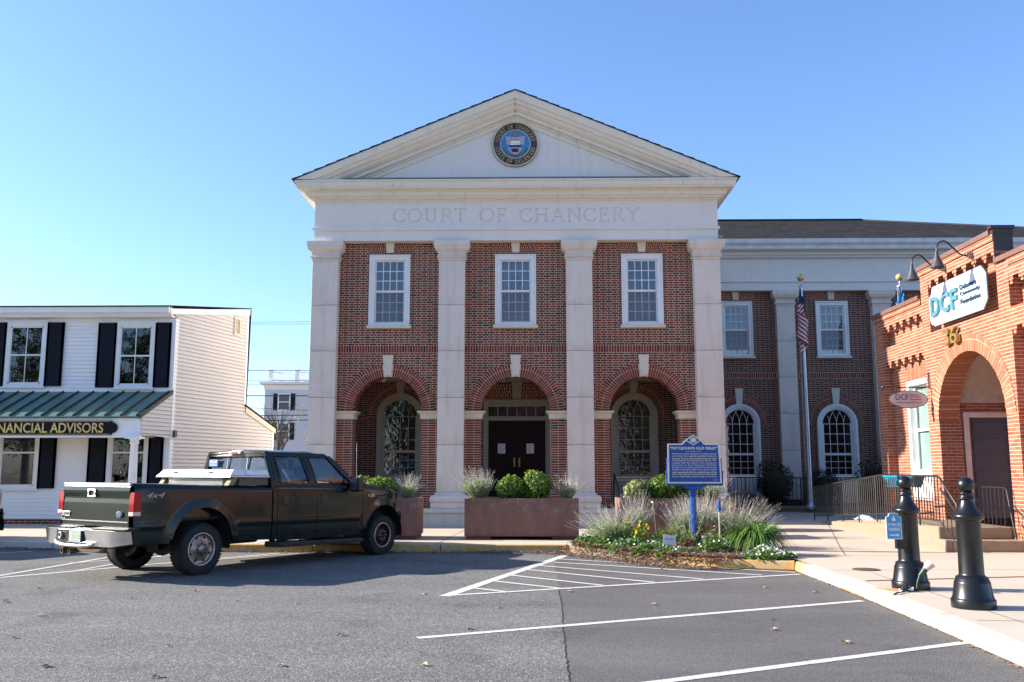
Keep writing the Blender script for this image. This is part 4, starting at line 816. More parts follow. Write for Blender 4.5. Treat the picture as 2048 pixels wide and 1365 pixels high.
for x in (-10.72, -14.9, -19):
    m = MB(); m.lathe([(.14,.15),(.14,.25),(.12,.28),(.105,.32),(.115,1.2),(.1,2.35),(.125,2.37),(.125,2.40),(.11,2.41),(.11,2.45),(.17,2.5)], (x,24.85,0), 24); m.box(x-.2,24.65,2.50,x+.2,25.05,2.545); m.build('porch_column', M['white'], house)
sg_ = thing('shop_sign', 'long black sign board with gold capital letters on the white porch beam', 'sign', (-12, 24.78, 2.58))
m = MB(); m.pxz([(-18,2.60),(-11.32,2.60),(-11.30,2.65)]+[(p[0],p[1]) for p in arc_pts(-11.30,2.79,.14,-75,75,12)]+[(-11.30,2.93),(-11.32,2.98),(-18,2.98)], 24.73, 24.765); m.build('sign_board', mk('black sign paint', (.004,.004,.004), .5, spec=.2), sg_)
m = MB(); m.text('FINANCIAL ADVISORS', (-14.66,24.73,2.655), (1,0,0), (0,0,1), 3.12, .27, .012, bold=.012); m.build('sign_lettering', M['gold'], sg_)
m = MB(); m.box(-18,24.726,2.955,-11.36,24.7305,2.963); m.box(-18,24.726,2.617,-11.36,24.7305,2.625); m.build('gold_line', M['gold'], sg_)

# ================================================================== far grey house, wires, sapling
gh = thing('grey_house', 'distant grey clapboard house with a white rooftop railing', 'house', (-12, 60, 0))
gs = mk('blue grey siding', (.62,.62,.64), .6, var=.03)
m = MB(); m.box(-17.4,60,-.1,-6,72,6.95); laps(m, .1, 6.9, lambda z: (-17.4,-6), lambda a, z, o: (a, 60-o, z), .2, .025); m.build('grey_wall', gs, gh, fix=False)
m = MB(); m.ring(-17.4,-6,60,72,[(.02,6.9),(.05,6.92),(.05,7.1),(.15,7.2),(.3,7.3),(.32,7.42),(0,7.45)]); m.build('cornice', M['white'], gh)
for z0, z1 in ((5.6,6.6),(3.68,4.68),(1.7,2.7)):
    cx = -16.1; m = MB()
    for a, b, c, d in ((cx-.42,cx-.34,z0-.08,z1+.08),(cx+.34,cx+.42,z0-.08,z1+.08),(cx-.34,cx+.34,z1,z1+.08),(cx-.34,cx+.34,z0-.08,z0),(cx-.34,cx+.34,(z0+z1)/2-.03,(z0+z1)/2+.03)): m.box(a,59.93,c,b,60,d)
    w = m.build('window', M['white'], gh); g = MB(); g.add([(cx-.34,59.96,z0),(cx+.34,59.96,z0),(cx+.34,59.96,z1),(cx-.34,59.96,z1)], [(0,1,2,3)]); g.build('glass', mk('grey window', (.10,.13,.15), .1) if z0 > 5 else bpy.data.materials['grey window'], w)
    for sg in (-1, 1): MB().box(cx+sg*.44,59.94,z0-.05,cx+sg*.72,60,z1+.05).build('shutter', M['shutter'], w)
rl = MB()
PO = [(-17.1,60.3),(-15.9,62.5),(-15.35,60.3),(-14.6,62.5),(-13.9,60.3),(-12.8,63)]
for x, y in PO: rl.box(x-.13,y-.13,7.42,x+.13,y+.13,8.2); rl.box(x-.17,y-.17,8.2,x+.17,y+.17,8.26); rl.sphere((x,y,8.33),.06,8)
for a, b in ((0,2),(2,4),(0,1),(2,3),(4,5),(1,3)):
    for z in (7.6, 8.1): rl.tube([(PO[a][0],PO[a][1],z),((PO[a][0]+PO[b][0])/2,(PO[a][1]+PO[b][1])/2,z-.04),(PO[b][0],PO[b][1],z-.02)], .04, 6)
rl.build('rooftop_railing', M['white'], gh)
wm = mk('black cable', (.02,.02,.022), .6)
for k, (z0, z1, r_, lab) in enumerate(((9.0,9.25,.008,'thin pale wire crossing the sky highest above the grey house'),(8.93,8.95,.008,'thin wire crossing the sky just under the topmost wire'),(6.62,6.5,.016,'dark wire level with the cornice of the grey house'),(6.1,6.0,.01,'thin upper wire of the close pair between the houses'),(5.9,5.85,.01,'thin lower wire of the close pair between the houses'),(5.36,5.22,.024,'thick dark cable crossing the upper window of the grey house'),(4.35,4.5,.022,'dark cable crossing below the upper window of the grey house'),(4.1,4.3,.026,'thickest cable, lowest over the grey house'),(4.9,3.4,.012,'thin slanting wire over the grey house'))):
    m = MB(); m.tube([(-30+2.9*i, 45, z0+(z1-z0)*(-17+(0+2.9*i)-(-4))/8*.25-.05*math.sin(math.pi*i/10)) for i in range(11)], r_, 5); tag(m.build('utility_wire', wm), lab, 'wire', 'overhead wires between the house and the court')
def leaf_quad(mb, c, sx_, sy_, n=None, m=0):
    d = Vector((random.gauss(0,1),random.gauss(0,1),random.gauss(0,1))).normalized() if n is None else n
    a = d.cross(Vector((random.gauss(0,1),random.gauss(0,1),random.gauss(0,1)))).normalized(); b = d.cross(a); c = Vector(c)
    mb.add([c-a*sx_, c+b*sy_*.5, c+a*sx_, c-b*sy_*.5], [(0,1,2,3)], m)
bark = mk('grey brown bark', (.10,.08,.06), .9, var=.3, scale=20)
bt = thing('bare_tree', 'far bare twiggy tree top behind the lean-to roof of the white house', 'tree', (-14.2,52,0)); random.seed(8); m = MB(); m.tube([(-14.2,52,0),(-14.2,52,3.4)], [.12,.07], 6)
for i in range(70):
    a = random.uniform(0,6.28); l_ = random.uniform(.4,1.2); z = random.uniform(2.8,4.6); e = (-14.2+l_*math.cos(a), 52+l_*math.sin(a), z+random.uniform(.5,1.1)); m.tube([(-14.2+.2*l_*math.cos(a),52,z-.3),e], [.022,.008], 3)
m.build('branches', bark, bt)
sap = thing('sapling', 'thin young tree with a few yellow green leaves beside the court corner', 'tree', (-7.35, 31, .15)); random.seed(5)
m = MB(); lf = MB(); m.tube([(-7.35,31,.1),(-7.3,31,1.6),(-7.2,31,3.2),(-7.1,31,4.6)], [.03,.025,.016,.006], 6)
for i in range(16):
    z = 1.2+i*.22; a = random.uniform(0, 6.28); l_ = random.uniform(.3,.8); e = (-7.25+l_*math.cos(a), 31+l_*math.sin(a), z+random.uniform(.1,.5)); m.tube([(-7.28,31,z),e], [.008,.003], 4)
    for q in range(5): f = random.uniform(.5,1.1); leaf_quad(lf, (-7.28+(e[0]+7.28)*f, 31+(e[1]-31)*f, z+(e[2]-z)*f), .05, .05)
m.build('trunk', bark, sap); lf.build('leaves', leaf_mat('yellow green leaf', (.30,.32,.05), (.45,.38,.06)), sap, fix=False)

# ================================================================== ORANGE BRICK SHOP (right)
XD = 9.2
dcf = thing('brick_shop', 'orange brick corner building with a stepped parapet and an arched entrance', 'building', (XD, 17.4, .15))
DY = lambda x, yy, z: (yy, x, z)     # arch helper: along the wall = y, depth = +x
m = MB()
# pilaster strips and solid masonry in the main plane (x = 9.2); recessed panels lie 0.24 behind
RD = .24
for y0, y1, z0, z1 in ((23.80,24.26,.1,5.62),(20.90,21.30,.1,6.28),(17.40,17.83,.1,5.68),(15.2,15.6,.1,5.68),
                       (21.30,23.80,5.38,5.62),(21.30,23.80,4.46,4.76),(18.22,20.90,6.02,6.28),(15.6,17.4,5.40,5.68),(15.6,17.4,4.44,4.74),(20.75,20.90,.1,2.83)): m.box(XD, y0, z0, XD+(.34 if z1 > 6 else .5), y1, z1)
m.box(XD, 17.83, 6.02, XD+.34, 18.22, 6.28)
# recessed panels
m.box(XD+RD, 21.30, 4.76, XD+.5, 23.80, 5.38); m.box(XD+RD, 15.6, 4.74, XD+.5, 17.4, 5.40)
m.box(XD+RD, 15.6, .1, XD+.5, 17.4, 4.44)
for y0, y1, z0, z1 in ((21.30,21.56,.1,4.46),(22.88,23.80,.1,4.46),(21.56,22.88,.1,1.50),(21.56,22.88,3.82,4.46)): m.box(XD+RD, y0, z0, XD+.5, y1, z1)
# entrance bay: upper panel recess, then wall with the arch
m.box(XD+RD, 17.83, 4.76, XD+.34, 20.90, 6.02)
AC, AR, AS = 19.28, 1.47, 2.72
zt = 4.76
arc = [(AC+AR*math.cos(R(a)), AS+1.41*math.sin(R(a))) for a in range(180, 89, -6)]
m.pyz([(17.83,AS)]+[(p[0], p[1]) for p in arc]+[(AC,zt),(17.83,zt)], XD, XD+.46)
arc2 = [(AC-(p[0]-AC), p[1]) for p in arc][::-1]
m.pyz([(AC,zt)]+arc2+[(20.75,AS),(20.90,AS),(20.90,zt)], XD, XD+.46)
m.build('brick_wall', M['orange_brick'], dcf)
# side and back masonry
MB().box(XD+.5, 15.2, .1, 20, 15.6, 5.6).build('end_wall', M['orange_brick'], dcf); MB().box(XD+.5, 23.86, .1, 20, 24.26, 5.6).build('end_wall', M['orange_brick'], dcf)
MB().box(XD+.5, 15.6, 5.2, 20, 23.86, 5.3).build('roof', M['brown_metal'], dcf)
def corbels(y0, y1, z, step=.41):
    mb = MB(); n = round((y1-y0)/step)
    mb.box(XD+.003, y0, z-.075, XD+RD, y1, z)
    for i in range(n+1):
        c = y0+(y1-y0)*i/n if 0 < i < n else (y0+.06 if i == 0 else y1-.06)
        mb.box(XD+.008, c-.095, z-.15, XD+RD, c+.095, z-.076); mb.box(XD+.02, c-.045, z-.225, XD+RD, c+.045, z-.151)
    mb.build('corbel_table', M['orange_brick'], dcf)
corbels(21.30,23.80,5.38); corbels(21.30,23.80,4.46); corbels(17.83,20.90,6.02); corbels(15.6,17.4,5.40); corbels(15.6,17.4,4.44)
random.seed(21)
def ell(parent):
    mb = MB(); ro = .36; n = 46
    out = [(AC+(AR+ro)*math.cos(R(a)), AS+(1.41+ro)*math.sin(R(a))) for a in range(0, 181, 5)]; inn = [(AC+AR*math.cos(R(a)), AS+1.41*math.sin(R(a))) for a in range(180, -1, -5)]
    mb.prism(out+inn, lambda p: (XD-.008, p[0], p[1]), lambda p: (XD+.45, p[0], p[1]), 1)
    for i in range(n):
        t0, t1 = R(180*(i+.08)/n), R(180*(i+.92)/n)
        for q0, q1 in ((-.004, .235), (.247, ro)):
            pp = [(AC+(AR+q)*math.cos(t), AS+(1.41+q)*math.sin(t)) for q, t in ((q0,t0),(q1,t0),(q1,t1),(q0,t1))]
            mb.prism(pp, lambda p: (XD-.014-.003*(i % 3), p[0], p[1]), lambda p: (XD+(.44 if q0 < 0 else .03), p[0], p[1]), 0)
    mb.build('brick_arch', [M['orange_v'], M['omortar']], parent)
ell(dcf)
# porch recess
m = MB(); m.box(XD+.46, 20.76, .5, XD+.5, 20.9, 4.3)
dl, dr, dtp = 9.86, 10.78, 2.82
m.box(XD+.5, 20.8, .5, dl-.12, 21.0, 4.3); m.box(dr+.12, 20.8, .5, 11.4, 21.0, 4.3); m.box(dl-.12, 20.8, dtp+.12, dr+.12, 21.0, 4.3); m.build('porch_side_wall', M['orange_brick'], dcf)
MB().box(11.2, 17.0, .5, 11.4, 20.8, 4.3).build('porch_back_wall', M['orange_brick'], dcf)
m = MB(); m.box(XD+.46, 17.4, .5, 11.3, 17.75, 4.3); m.build('porch_near_wall', M['orange_brick'], dcf)
m = MB()
m.add([(x, AC+1.5*math.cos(R(a)), 3.15+1.05*math.sin(R(a))) for x in (XD+.47, 11.2) for a in range(0, 181, 10)], [(i, i+1, 20+i, 19+i) for i in range(18)]); m.build('plaster_vault', M['plaster'], dcf)
MB().box(XD+.5, 20.77, 3.28, 11.2, 20.79, 4.28).build('plaster_panel', M['plaster'], dcf)
m = MB()
for a, b, c, d in ((dl-.12,dl,.55,dtp+.12),(dr,dr+.12,.55,dtp+.12),(dl,dr,dtp,dtp+.12)): m.box(a, 20.74, c, b, 20.9, d)
df = m.build('door_frame', mk('pale pinkish door frame', (.62,.54,.50), .5), dcf, bevel=.006)
m = MB(); m.box(dl, 20.84, .6, dr, 20.88, dtp)
for i in range(6): z = .66+i*.36; m.box(dl+.1, 20.825, z, dr-.1, 20.84, z+.26)
m.build('door', M['purple'], dcf, bevel=.006)
# parapet coping
m = MB(); m.box(XD-.06, 21.36, 5.62, XD+.55, 24.32, 5.72); m.build('coping', M['coping'], dcf)
m = MB(); m.box(XD-.06, 17.91, 6.28, XD+.38, 21.36, 6.38); m.build('coping', M['coping'], dcf)
m = MB(); m.box(XD-.06, 15.1, 5.68, XD+.55, 17.80, 5.78); m.build('coping', M['coping'], dcf)
for y0, y1, z in ((21.31,24.29,5.56),(17.83,21.33,6.22),(15.1,17.39,5.62)): MB().box(XD-.03, y0, z-.07, XD+.0, y1, z+.058).build('coping_course', M['orange_brick'], dcf)
m = MB(); m.box(XD-.02, 17.80, 5.69, XD+.36, 17.829, 6.28); m.box(XD-.07, 17.77, 6.385, XD+.40, 17.92, 6.45); m.box(XD-.03, 17.79, 6.28, XD+.37, 17.905, 6.384); m.build('parapet_end_cap', M['brown_metal'], dcf)
# window
m = MB(); y0, y1, z0, z1 = 21.56, 22.88, 1.52, 3.82
for a, b, c, d in ((y0,y0+.13,z0,z1),(y1-.13,y1,z0,z1),(y0+.13,y1-.13,z1-.12,z1),(y0+.13,y1-.13,z0,z0+.08)): m.box(XD+.18, a, c, XD+.42, b, d)
m.box(XD+.14, y0-.05, z0-.09, XD+.4, y1+.05, z0)
w = m.build('window', M['white'], dcf, bevel=.006)
m = MB(); mz = 2.62; m.box(XD+.30, y0+.13, mz-.035, XD+.36, y1-.13, mz+.035)
for a, b, c, d in ((y0+.13,y0+.17,z0+.08,z1-.12),(y1-.17,y1-.13,z0+.08,z1-.12),(y0+.17,y1-.17,z1-.17,z1-.12),(y0+.17,y1-.17,z0+.08,z0+.14)): m.box(XD+.31, a, c, XD+.35, b, d)
m.build('sash', M['white'], w)
m = MB(); m.add([(XD+.335,y0+.13,z0+.08),(XD+.335,y1-.13,z0+.08),(XD+.335,y1-.13,z1-.12),(XD+.335,y0+.13,z1-.12)], [(0,1,2,3)]); m.build('glass', glass_mat('clear shop glass', refl=1.4, dark=.9), w, fix=False)
m = MB(); n = 44
for i in range(n): z = z0+.1+(z1-z0-.25)*i/n; m.add([(XD+.37,y0+.13,z),(XD+.37,y1-.13,z),(XD+.395,y1-.13,z+.045),(XD+.395,y0+.13,z+.045)], [(0,1,2,3)])
m.box(XD+.42, y0+.1, z0, XD+.43, y1-.1, z1); m.build('slatted_blind', mk('pale green blind', (.56,.66,.54), .6), w)
m = MB(); m.box(XD+.19, y0+.05, .95, XD+RD, y1-.05, 1.42); m.build('window_apron', M['white'], dcf)
random.seed(33); m = MB()
m.box(XD+RD-.008, 21.5, 3.87, XD+RD, 22.95, 4.22, 1)
for i in range(19): y = 21.51+i*.0757; m.box(XD+RD-.014-.002*(i % 3), y, 3.875, XD+RD, y+.066, 4.215)
m.build('window_lintel', [M['orange_v'], M['omortar']], dcf)
# landing, steps, ramp
def land_z(y): return .58 if y < 20.6 else .58-.27*min(1, (y-20.6)/4.2)
st = thing('entrance_steps', 'worn concrete landing, two steps and ramp in front of the orange brick shop', 'steps', (8.5, 18, .15))
m = MB(); m.box(7.86, 17.86, .1, XD-.001, 20.6, .58); m.hexa([(7.86,20.6,.1),(XD-.001,20.6,.1),(XD-.001,25.2,.1),(7.86,25.2,.1),(7.86,20.6,.58),(XD-.001,20.6,.58),(XD-.001,25.2,.30),(7.86,25.2,.30)]); m.build('landing', M['old_concrete'], st, bevel=.015)
m = MB(); m.box(7.84, 17.45, .1, 9.16, 17.858, .36); m.build('step', M['step'], st, bevel=.02)
m = MB(); m.box(7.845, 17.81, .362, 9.12, 17.858, .584); m.build('step', M['step'], st, bevel=.02)
m = MB(); m.hexa([(7.74,17.80,.1),(7.858,17.80,.1),(7.858,24.5,.1),(7.74,24.5,.1),(7.74,17.80,.60),(7.858,17.80,.60),(7.858,24.5,.34),(7.74,24.5,.34)]); m.build('ramp_wall', M['old_concrete'], st, bevel=.03)
m = MB(); m.box(7.70, 17.45, .1, 7.838, 17.79, .37); m.build('step_cheek', M['old_concrete'], st, bevel=.02)
rail = thing('ramp_railing', 'black iron picket railing along the ramp and steps of the orange brick shop', 'railing', (7.80, 21, .5))
tr = [(7.80,25.6,1.19),(7.80,20.7,1.54),(7.80,17.85,1.54)]; br_ = [(7.80,25.6,.42),(7.80,20.7,.70),(7.80,17.85,.70)]
def along(P, t):
    L = [math.dist(a, b) for a, b in zip(P, P[1:])]; d = t*sum(L)
    for a, b, l_ in zip(P, P[1:], L):
        if d <= l_+1e-6: return Vector(a).lerp(Vector(b), d/l_)
        d -= l_
    return Vector(P[-1])
m = MB(); m.tube(tr, .022, 8, sm=True); m.tube([(7.80,17.85,1.54),(7.80,17.75,1.51),(7.80,17.1,1.02),(7.80,17.1,.95),(7.80,17.16,.90),(7.80,17.75,1.30)], .022, 8); m.tube(br_, .014, 6); m.tube([(7.8,19.1,1.10),(7.8,17.85,1.10)], .010, 5); m.tube([(7.80,17.85,.70),(7.80,17.15,.28)], .014, 6); m.build('top_rail', M['iron'], rail)
n = 62
for i in range(n):
    t = i/(n-1); a = along(tr, t); b = along(br_, t); post = i % 9 == 0; m = MB()
    m.tube([tuple(a), (b.x, b.y, land_z(b.y)-.05) if post else tuple(b)], .018 if post else .0115, 5, sm=False); m.build('post' if post else 'picket', M['iron'], rail)
for i in range(4): y = 17.7-.17*i; MB().tube([(7.8,y,1.49-.755*(17.75-y)),(7.8,y,.63-.6*(17.75-y))], .0085, 5, sm=False).build('picket', M['iron'], rail)
MB().tube([(7.8,17.14,1.0),(7.8,17.14,.15)], .013, 6).build('post', M['iron'], rail)
r2 = thing('wall_handrail', 'short black iron handrail against the orange brick wall right of the steps', 'railing', (9.1, 17.8, .58))
m = MB(); m.tube([(9.08,18.8,1.32),(9.08,17.9,1.32),(9.08,17.82,1.28),(9.08,17.6,.40)], .014, 6); m.tube([(9.08,17.6,1.0),(9.08,17.0,.6),(9.08,17.0,.15)], .014, 6); m.build('rail', M['iron'], r2)
for i in range(6): y = 18.75-.16*i; MB().tube([(9.08,y,1.32),(9.08,y,.58)], .008, 5).build('picket', M['iron'], r2)
teal = mk('teal plastic', (.01,.22,.36), .4, var=.1)
for k, (ya, yb) in enumerate(((19.75,20.5),(18.95,19.55))):
    b = thing('window_box', ('teal plastic planter box, the long one hung on the black ramp railing', 'darker short teal planter box hung on the railing nearer the entrance')[k], 'planter', (7.86,(ya+yb)/2,1.32), 0, 'planter boxes on the ramp railing')
    m = MB(); m.hexa([(7.84,ya+.06,1.30),(7.98,ya+.06,1.30),(7.98,yb-.06,1.30),(7.84,yb-.06,1.30),(7.80,ya,1.52),(8.04,ya,1.52),(8.04,yb,1.52),(7.80,yb,1.52)]); m.box(7.78,ya-.02,1.50,8.06,yb+.02,1.535)
    for i in range(6): y = ya+.1+(yb-ya-.2)*i/5; m.box(7.795, y-.008, 1.32, 7.83, y+.008, 1.5)
    m.build('box', teal if k == 0 else mk('dark teal plastic', (.015,.10,.16), .4), b)
    MB().box(7.82, ya+.03, 1.50, 8.02, yb-.03, 1.5365).build('soil', M['soil'], b)
random.seed(9); m = MB(); m.grid(lambda u, v: (8.05+.25*v+.02*math.sin(9*u), 22.3+1.1*u, .44+.13*math.sin(math.pi*u)*math.sin(math.pi*v)+.03*math.sin(14*u+9*v)), 18, 8)
tag(m.build('tarp', mk('pale blue tarp', (.35,.42,.68), .4)), 'crumpled pale blue and white tarp lying on the ramp behind the railing', 'tarp')
# ---- signs, lamps and number on the brick shop
bs = thing('wall_sign', 'large white board sign with notched corners and raised blue letters on the orange brick parapet', 'sign', (XD, 19.45, 5.3))
def notched(y0, y1, z0, z1, c): return [(y0+c,z0),(y1-c,z0),(y1-c,z0+.03)]+[(y1+.0-c*.0-(c-.03)*math.sin(R(a))*0-(c-.03)*(1-math.sin(R(a))), z0+.03+(c-.03)*(1-math.cos(R(a)))) for a in (20,45,70,90)]+[(y1,z1-c)]+[(y1-(c-.03)*(math.sin(R(a))), z1-c+.0+(c-.03)*(1-math.cos(R(a)))) for a in (20,45,70,90)]+[(y1-c,z1),(y0+c,z1),(y0+c-.03,z1-.03),(y0+.04,z1-c*.75),(y0,z1-c),(y0,z0+c),(y0+.04,z0+c*.75),(y0+c-.03,z0+.03)]
m = MB(); m.pyz(notched(18.18,20.74,4.90,5.72,.2), XD-.06, XD-.012); m.build('sign_board', mk('clean white sign board', (.82,.82,.82), .4, var=.02), bs, bevel=.004)
m = MB(); m.pyz(notched(18.14,20.78,4.86,5.76,.2), XD-.045, XD-.02); m.build('board_edge', mk('blue grey edge', (.25,.32,.42), .5), bs)
YD, ZD = (0,-1,0), (0,0,1); LB = mk('pale blue letter', (.07,.21,.28), .45); NB = mk('navy letter', (.02,.07,.14), .45); GB = mk('grey letter', (.62,.60,.62), .5)
m = MB()
for ch, y, w in (('D',20.60,.42),('C',20.13,.44),('F',19.62,.30)): m.text(ch, (XD-.085,y,5.07), YD, ZD, w, .44, .03, bold=.03)
m.build('sign_letter', LB, bs)
m = MB()
for i, t_ in enumerate(('Delaware','Community','Foundation')): MB().text(t_, (XD-.072,19.22,5.42-.155*i), YD, ZD, (.72,.86,.86)[i], .115, .012, bold=.015).build('sign_lettering', NB, bs)
m = MB(); m.text('Engaging Communities, Empowering Giving', (XD-.064,20.52,4.975), YD, ZD, 2.0, .06, .003); m.build('sign_motto', GB, bs)
M['dull_brass'] = mk('dull brass', (.42,.31,.12), .35, .6)
n36 = thing('house_number', 'gold raised number 36 above the brick arch', 'number', (XD, 19.7, 4.5))
for ch, y in (('3',20.06),('6',19.70)): m = MB(); m.text(ch, (XD-.09,y,4.34), YD, ZD, .31, .36, .045); m.build('digit', M['dull_brass'], n36, bevel=.018)
for k, (yb, lab) in enumerate(((18.75,'nearer gooseneck sign lamp over the white sign board, arching higher against the parapet'),(20.0,'farther gooseneck sign lamp reaching out past the left edge of the white sign board'))):
    lp = thing('sign_lamp', lab, 'lamp', (XD, yb, 6.1), 0, 'gooseneck lamps over the white sign')
    z = 6.06; m = MB(); pts = [(XD,yb,z+.02),(XD-.12,yb,z),(XD-.24,yb,z+.03),(XD-.36,yb,z+.15),(XD-.48,yb,z+.28),(XD-.56,yb,z+.32),(XD-.65,yb,z+.29),(XD-.71,yb,z+.20),(XD-.72,yb,z+.08)]
    m.tube(pts, .018, 8); m.build('arm', M['black'], lp)
    m = MB(); m.tube([(XD,yb,z),(XD-.04,yb,z)], .06, 12); m.box(XD-.10,yb-.04,z-.04,XD-.03,yb+.04,z+.06); m.build('wall_mount', mk('grey mount', (.3,.3,.31), .4, .5) if k == 0 else bpy.data.materials['grey mount'], lp)
    m = MB(); m.lathe([(.025,.10),(.033,.09),(.036,.01),(.055,-.02),(.062,-.05),(.145,-.24),(.15,-.25),(.142,-.245),(.055,-.06),(.0,-.03)], (XD-.72,yb,z), 28); m.build('shade', M['lamp'], lp)
hs = thing('hanging_sign', 'small oval sign with dark letters hanging from an iron bracket beside the arch', 'sign', (XD, 21.08, 3.5))
m = MB(); m.tube([(XD-.03,21.1,3.88),(XD-.03,21.1,3.50)], .016, 6); m.tube([(XD-.03,21.08,3.53),(8.14,21.08,3.53)], .014, 6); m.sphere((8.12,21.08,3.53), .045, 10); m.tube([(XD-.03,21.1,3.86),(8.75,21.09,3.70),(8.30,21.08,3.55)], .004, 4); m.build('bracket', M['iron'], hs)
for x in (8.42, 8.98): MB().tube([(x,21.08,3.53),(x+.01,21.08,3.48),(x,21.08,3.44)], .007, 5).build('hook', M['iron'], hs)
ev = lambda a, b: [(8.68+a*math.cos(R(t)), 3.25+b*math.sin(R(t))) for t in range(0, 360, 8)]
m = MB(); m.pxz(ev(.43,.205), 21.055, 21.105); o = m.build('sign_rim', mk('dark oval rim', (.10,.09,.10), .4), hs)
m = MB(); m.pxz(ev(.41,.19), 21.047, 21.113); m.build('sign_face', mk('pale pinkish sign face', (.60,.50,.50), .5), hs)
m = MB(); m.text('DCF', (8.375,21.046,3.24), (1,0,0), ZD, .29, .13, .004); m.build('sign_letter', NB, hs)
m = MB()
for i, t_ in enumerate(('Delaware','Community','Foundation')): m.text(t_, (8.70,21.046,3.335-.05*i), (1,0,0), ZD, (.2,.25,.25)[i], .036, .003)
m.build('sign_lettering', mk('grey brown letter', (.10,.09,.10), .5), hs); MB().text('Engaging Communities, Empowering Giving', (8.40,21.046,3.165), (1,0,0), ZD, .57, .026, .003).build('sign_motto', bpy.data.materials['grey brown letter'], hs)

# ================================================================== BOLLARDS
bol = thing('bollard', 'nearer black cast bollard with a ball finial, standing clear on the pavement', 'bollard', (4.90,10.50,.15), 0, 'black bollards at the kerb', True)
prof = [(0,0),(.227,0),(.23,.01),(.23,.085),(.226,.095),(.215,.105),(.212,.12),(.207,.13),(.186,.27),(.184,.285),(.176,.29),(.176,.305),(.168,.31),(.166,.335),(.150,.34),(.134,.35),(.130,.37),(.127,.6),(.128,.93),(.132,.945),(.155,.955),(.166,.975),(.168,.995),(.160,1.012),(.146,1.02),(.138,1.03),(.118,1.055),(.098,1.09),(.082,1.13),(.074,1.165),(.072,1.175),(.088,1.18),(.092,1.19),(.088,1.20),(.078,1.205),(.078,1.238),(.084,1.24),(.084,1.25),(.062,1.258),(.055,1.265)]
MB().lathe(prof, (0,0,0), 48).build('post', M['bollard'], bol)
MB().sphere((0,0,1.335), .094, 32).build('ball_finial', M['bollard'], bol)
b2 = copy_tree(bol); b2.location = (4.88,12.13,.15); b2['label'] = 'farther black cast bollard carrying the small blue parking sign'
ps = thing('parking_sign', 'small blue notched sign with white lettering and an arrow on the farther bollard', 'sign', (4.70,12.0,.9))
zc, xc, yp = .945, 4.63, 11.93
def tri(dx, dz): return (xc+dx*.66, zc+dz*.75)
oc = [tri(-.13,-.215),tri(.13,-.215),tri(.145,-.20),tri(.145,.16),tri(.10,.165),tri(.09,.205),tri(.06,.22),tri(-.06,.22),tri(-.09,.205),tri(-.10,.165),tri(-.145,.16),tri(-.145,-.20)]
PSW = mk('white sign paint', (.78,.78,.78), .5); PSB = mk('mid blue sign paint', (.08,.32,.58), .45)
m = MB(); m.pxz(oc, yp, yp+.012); m.build('sign_edge', PSW, ps)
m = MB(); m.pxz([(xc+(x-xc)*.92, zc+(z-zc)*.95) for x, z in oc], yp-.002, yp+.001); m.build('sign_face', PSB, ps)
m = MB(); m.text('30 MINUTE', (xc-.078,yp-.002,zc+.0), (1,0,0), ZD, .156, .042, .002, bold=.02); m.build('sign_lettering', PSW, ps); m = MB(); m.text('PARKING', (xc-.068,yp-.002,zc-.058), (1,0,0), ZD, .136, .042, .002, bold=.02); m.build('sign_lettering', PSW, ps)
m = MB(); m.pxz([tri(-.09,-.155),tri(.05,-.155),tri(.05,-.135),tri(-.09,-.135)], yp-.004, yp-.002); m.pxz([tri(.05,-.175),tri(.095,-.145),tri(.05,-.115)], yp-.004, yp-.002); m.build('arrow', PSW, ps)
m = MB(); m.pxz([tri(-.035,.09),tri(.035,.09),tri(.035,.125),tri(.025,.125),tri(.02,.15),tri(.006,.165),tri(.004,.185),tri(-.004,.185),tri(-.006,.165),tri(-.02,.15),tri(-.025,.125),tri(-.035,.125)], yp-.004, yp-.002); m.build('dome_emblem', PSW, ps)
m = MB(); m.box(4.66,11.945,.68,4.70,11.985,1.02); m.box(4.675,11.96,.66,4.80,12.05,.78); m.build('bracket', M['black'], ps)
fl = thing('floodlight', 'small stake floodlight with a green body leaning on the farther bollard', 'lamp', (4.87,11.87,.15))
m = MB(); m.tube([(4.84,11.86,.16),(4.86,11.855,.28),(4.89,11.85,.35)], [.012,.014,.016], 8); m.tube([(4.88,11.85,.34),(4.955,11.84,.425)], [.022,.04], 12); m.build('body', mk('dark green plastic', (.01,.05,.03), .45), fl)
m = MB(); m.tube([(4.955,11.84,.425),(5.03,11.83,.50)], [.035,.062], 16, cap=True); m.build('reflector', mk('pinkish clear lens', (.55,.42,.42), .15), fl)
random.seed(4); m = MB()
m.tube([(4.70+.05*math.cos(k*2.1)+random.uniform(-.06,.06), 11.86+.05*math.sin(k*1.7)+random.uniform(-.04,.03), .165+.05*abs(math.sin(k*1.3))) for k in range(26)], .011, 6)
m.tube([(4.76,11.83,.17),(4.62,11.72,.165),(4.50,11.6,.17),(4.42,11.5,.16),(4.385,11.45,.12),(4.375,11.42,.03),(4.36,11.40,.012)], .009, 6); m.box(4.40,11.42,.06,4.425,11.47,.13)
tag(m.build('power_cord', mk('black rubber', (.012,.012,.013), .5)), 'tangled black power cord at the foot of the bollard with the sign', 'cord')
m = MB(); m.tube([(4.70,11.88,.165),(4.55,12.0,.163),(4.46,12.12,.165),(4.40,12.2,.14),(4.385,12.22,.02),(4.36,12.4,.015),(4.36,12.8,.013),(4.375,13.3,.02)], .010, 6)
tag(m.build('extension_cord', mk('orange rubber', (.62,.22,.06), .5)), 'orange extension cord running off the kerb from the bollard', 'cord')
m = MB()
for a, b in (((4.68,11.88,.17),(4.63,11.84,.17)),((4.72,11.83,.18),(4.78,11.80,.19))): m.tube([a, b], .022, 8)
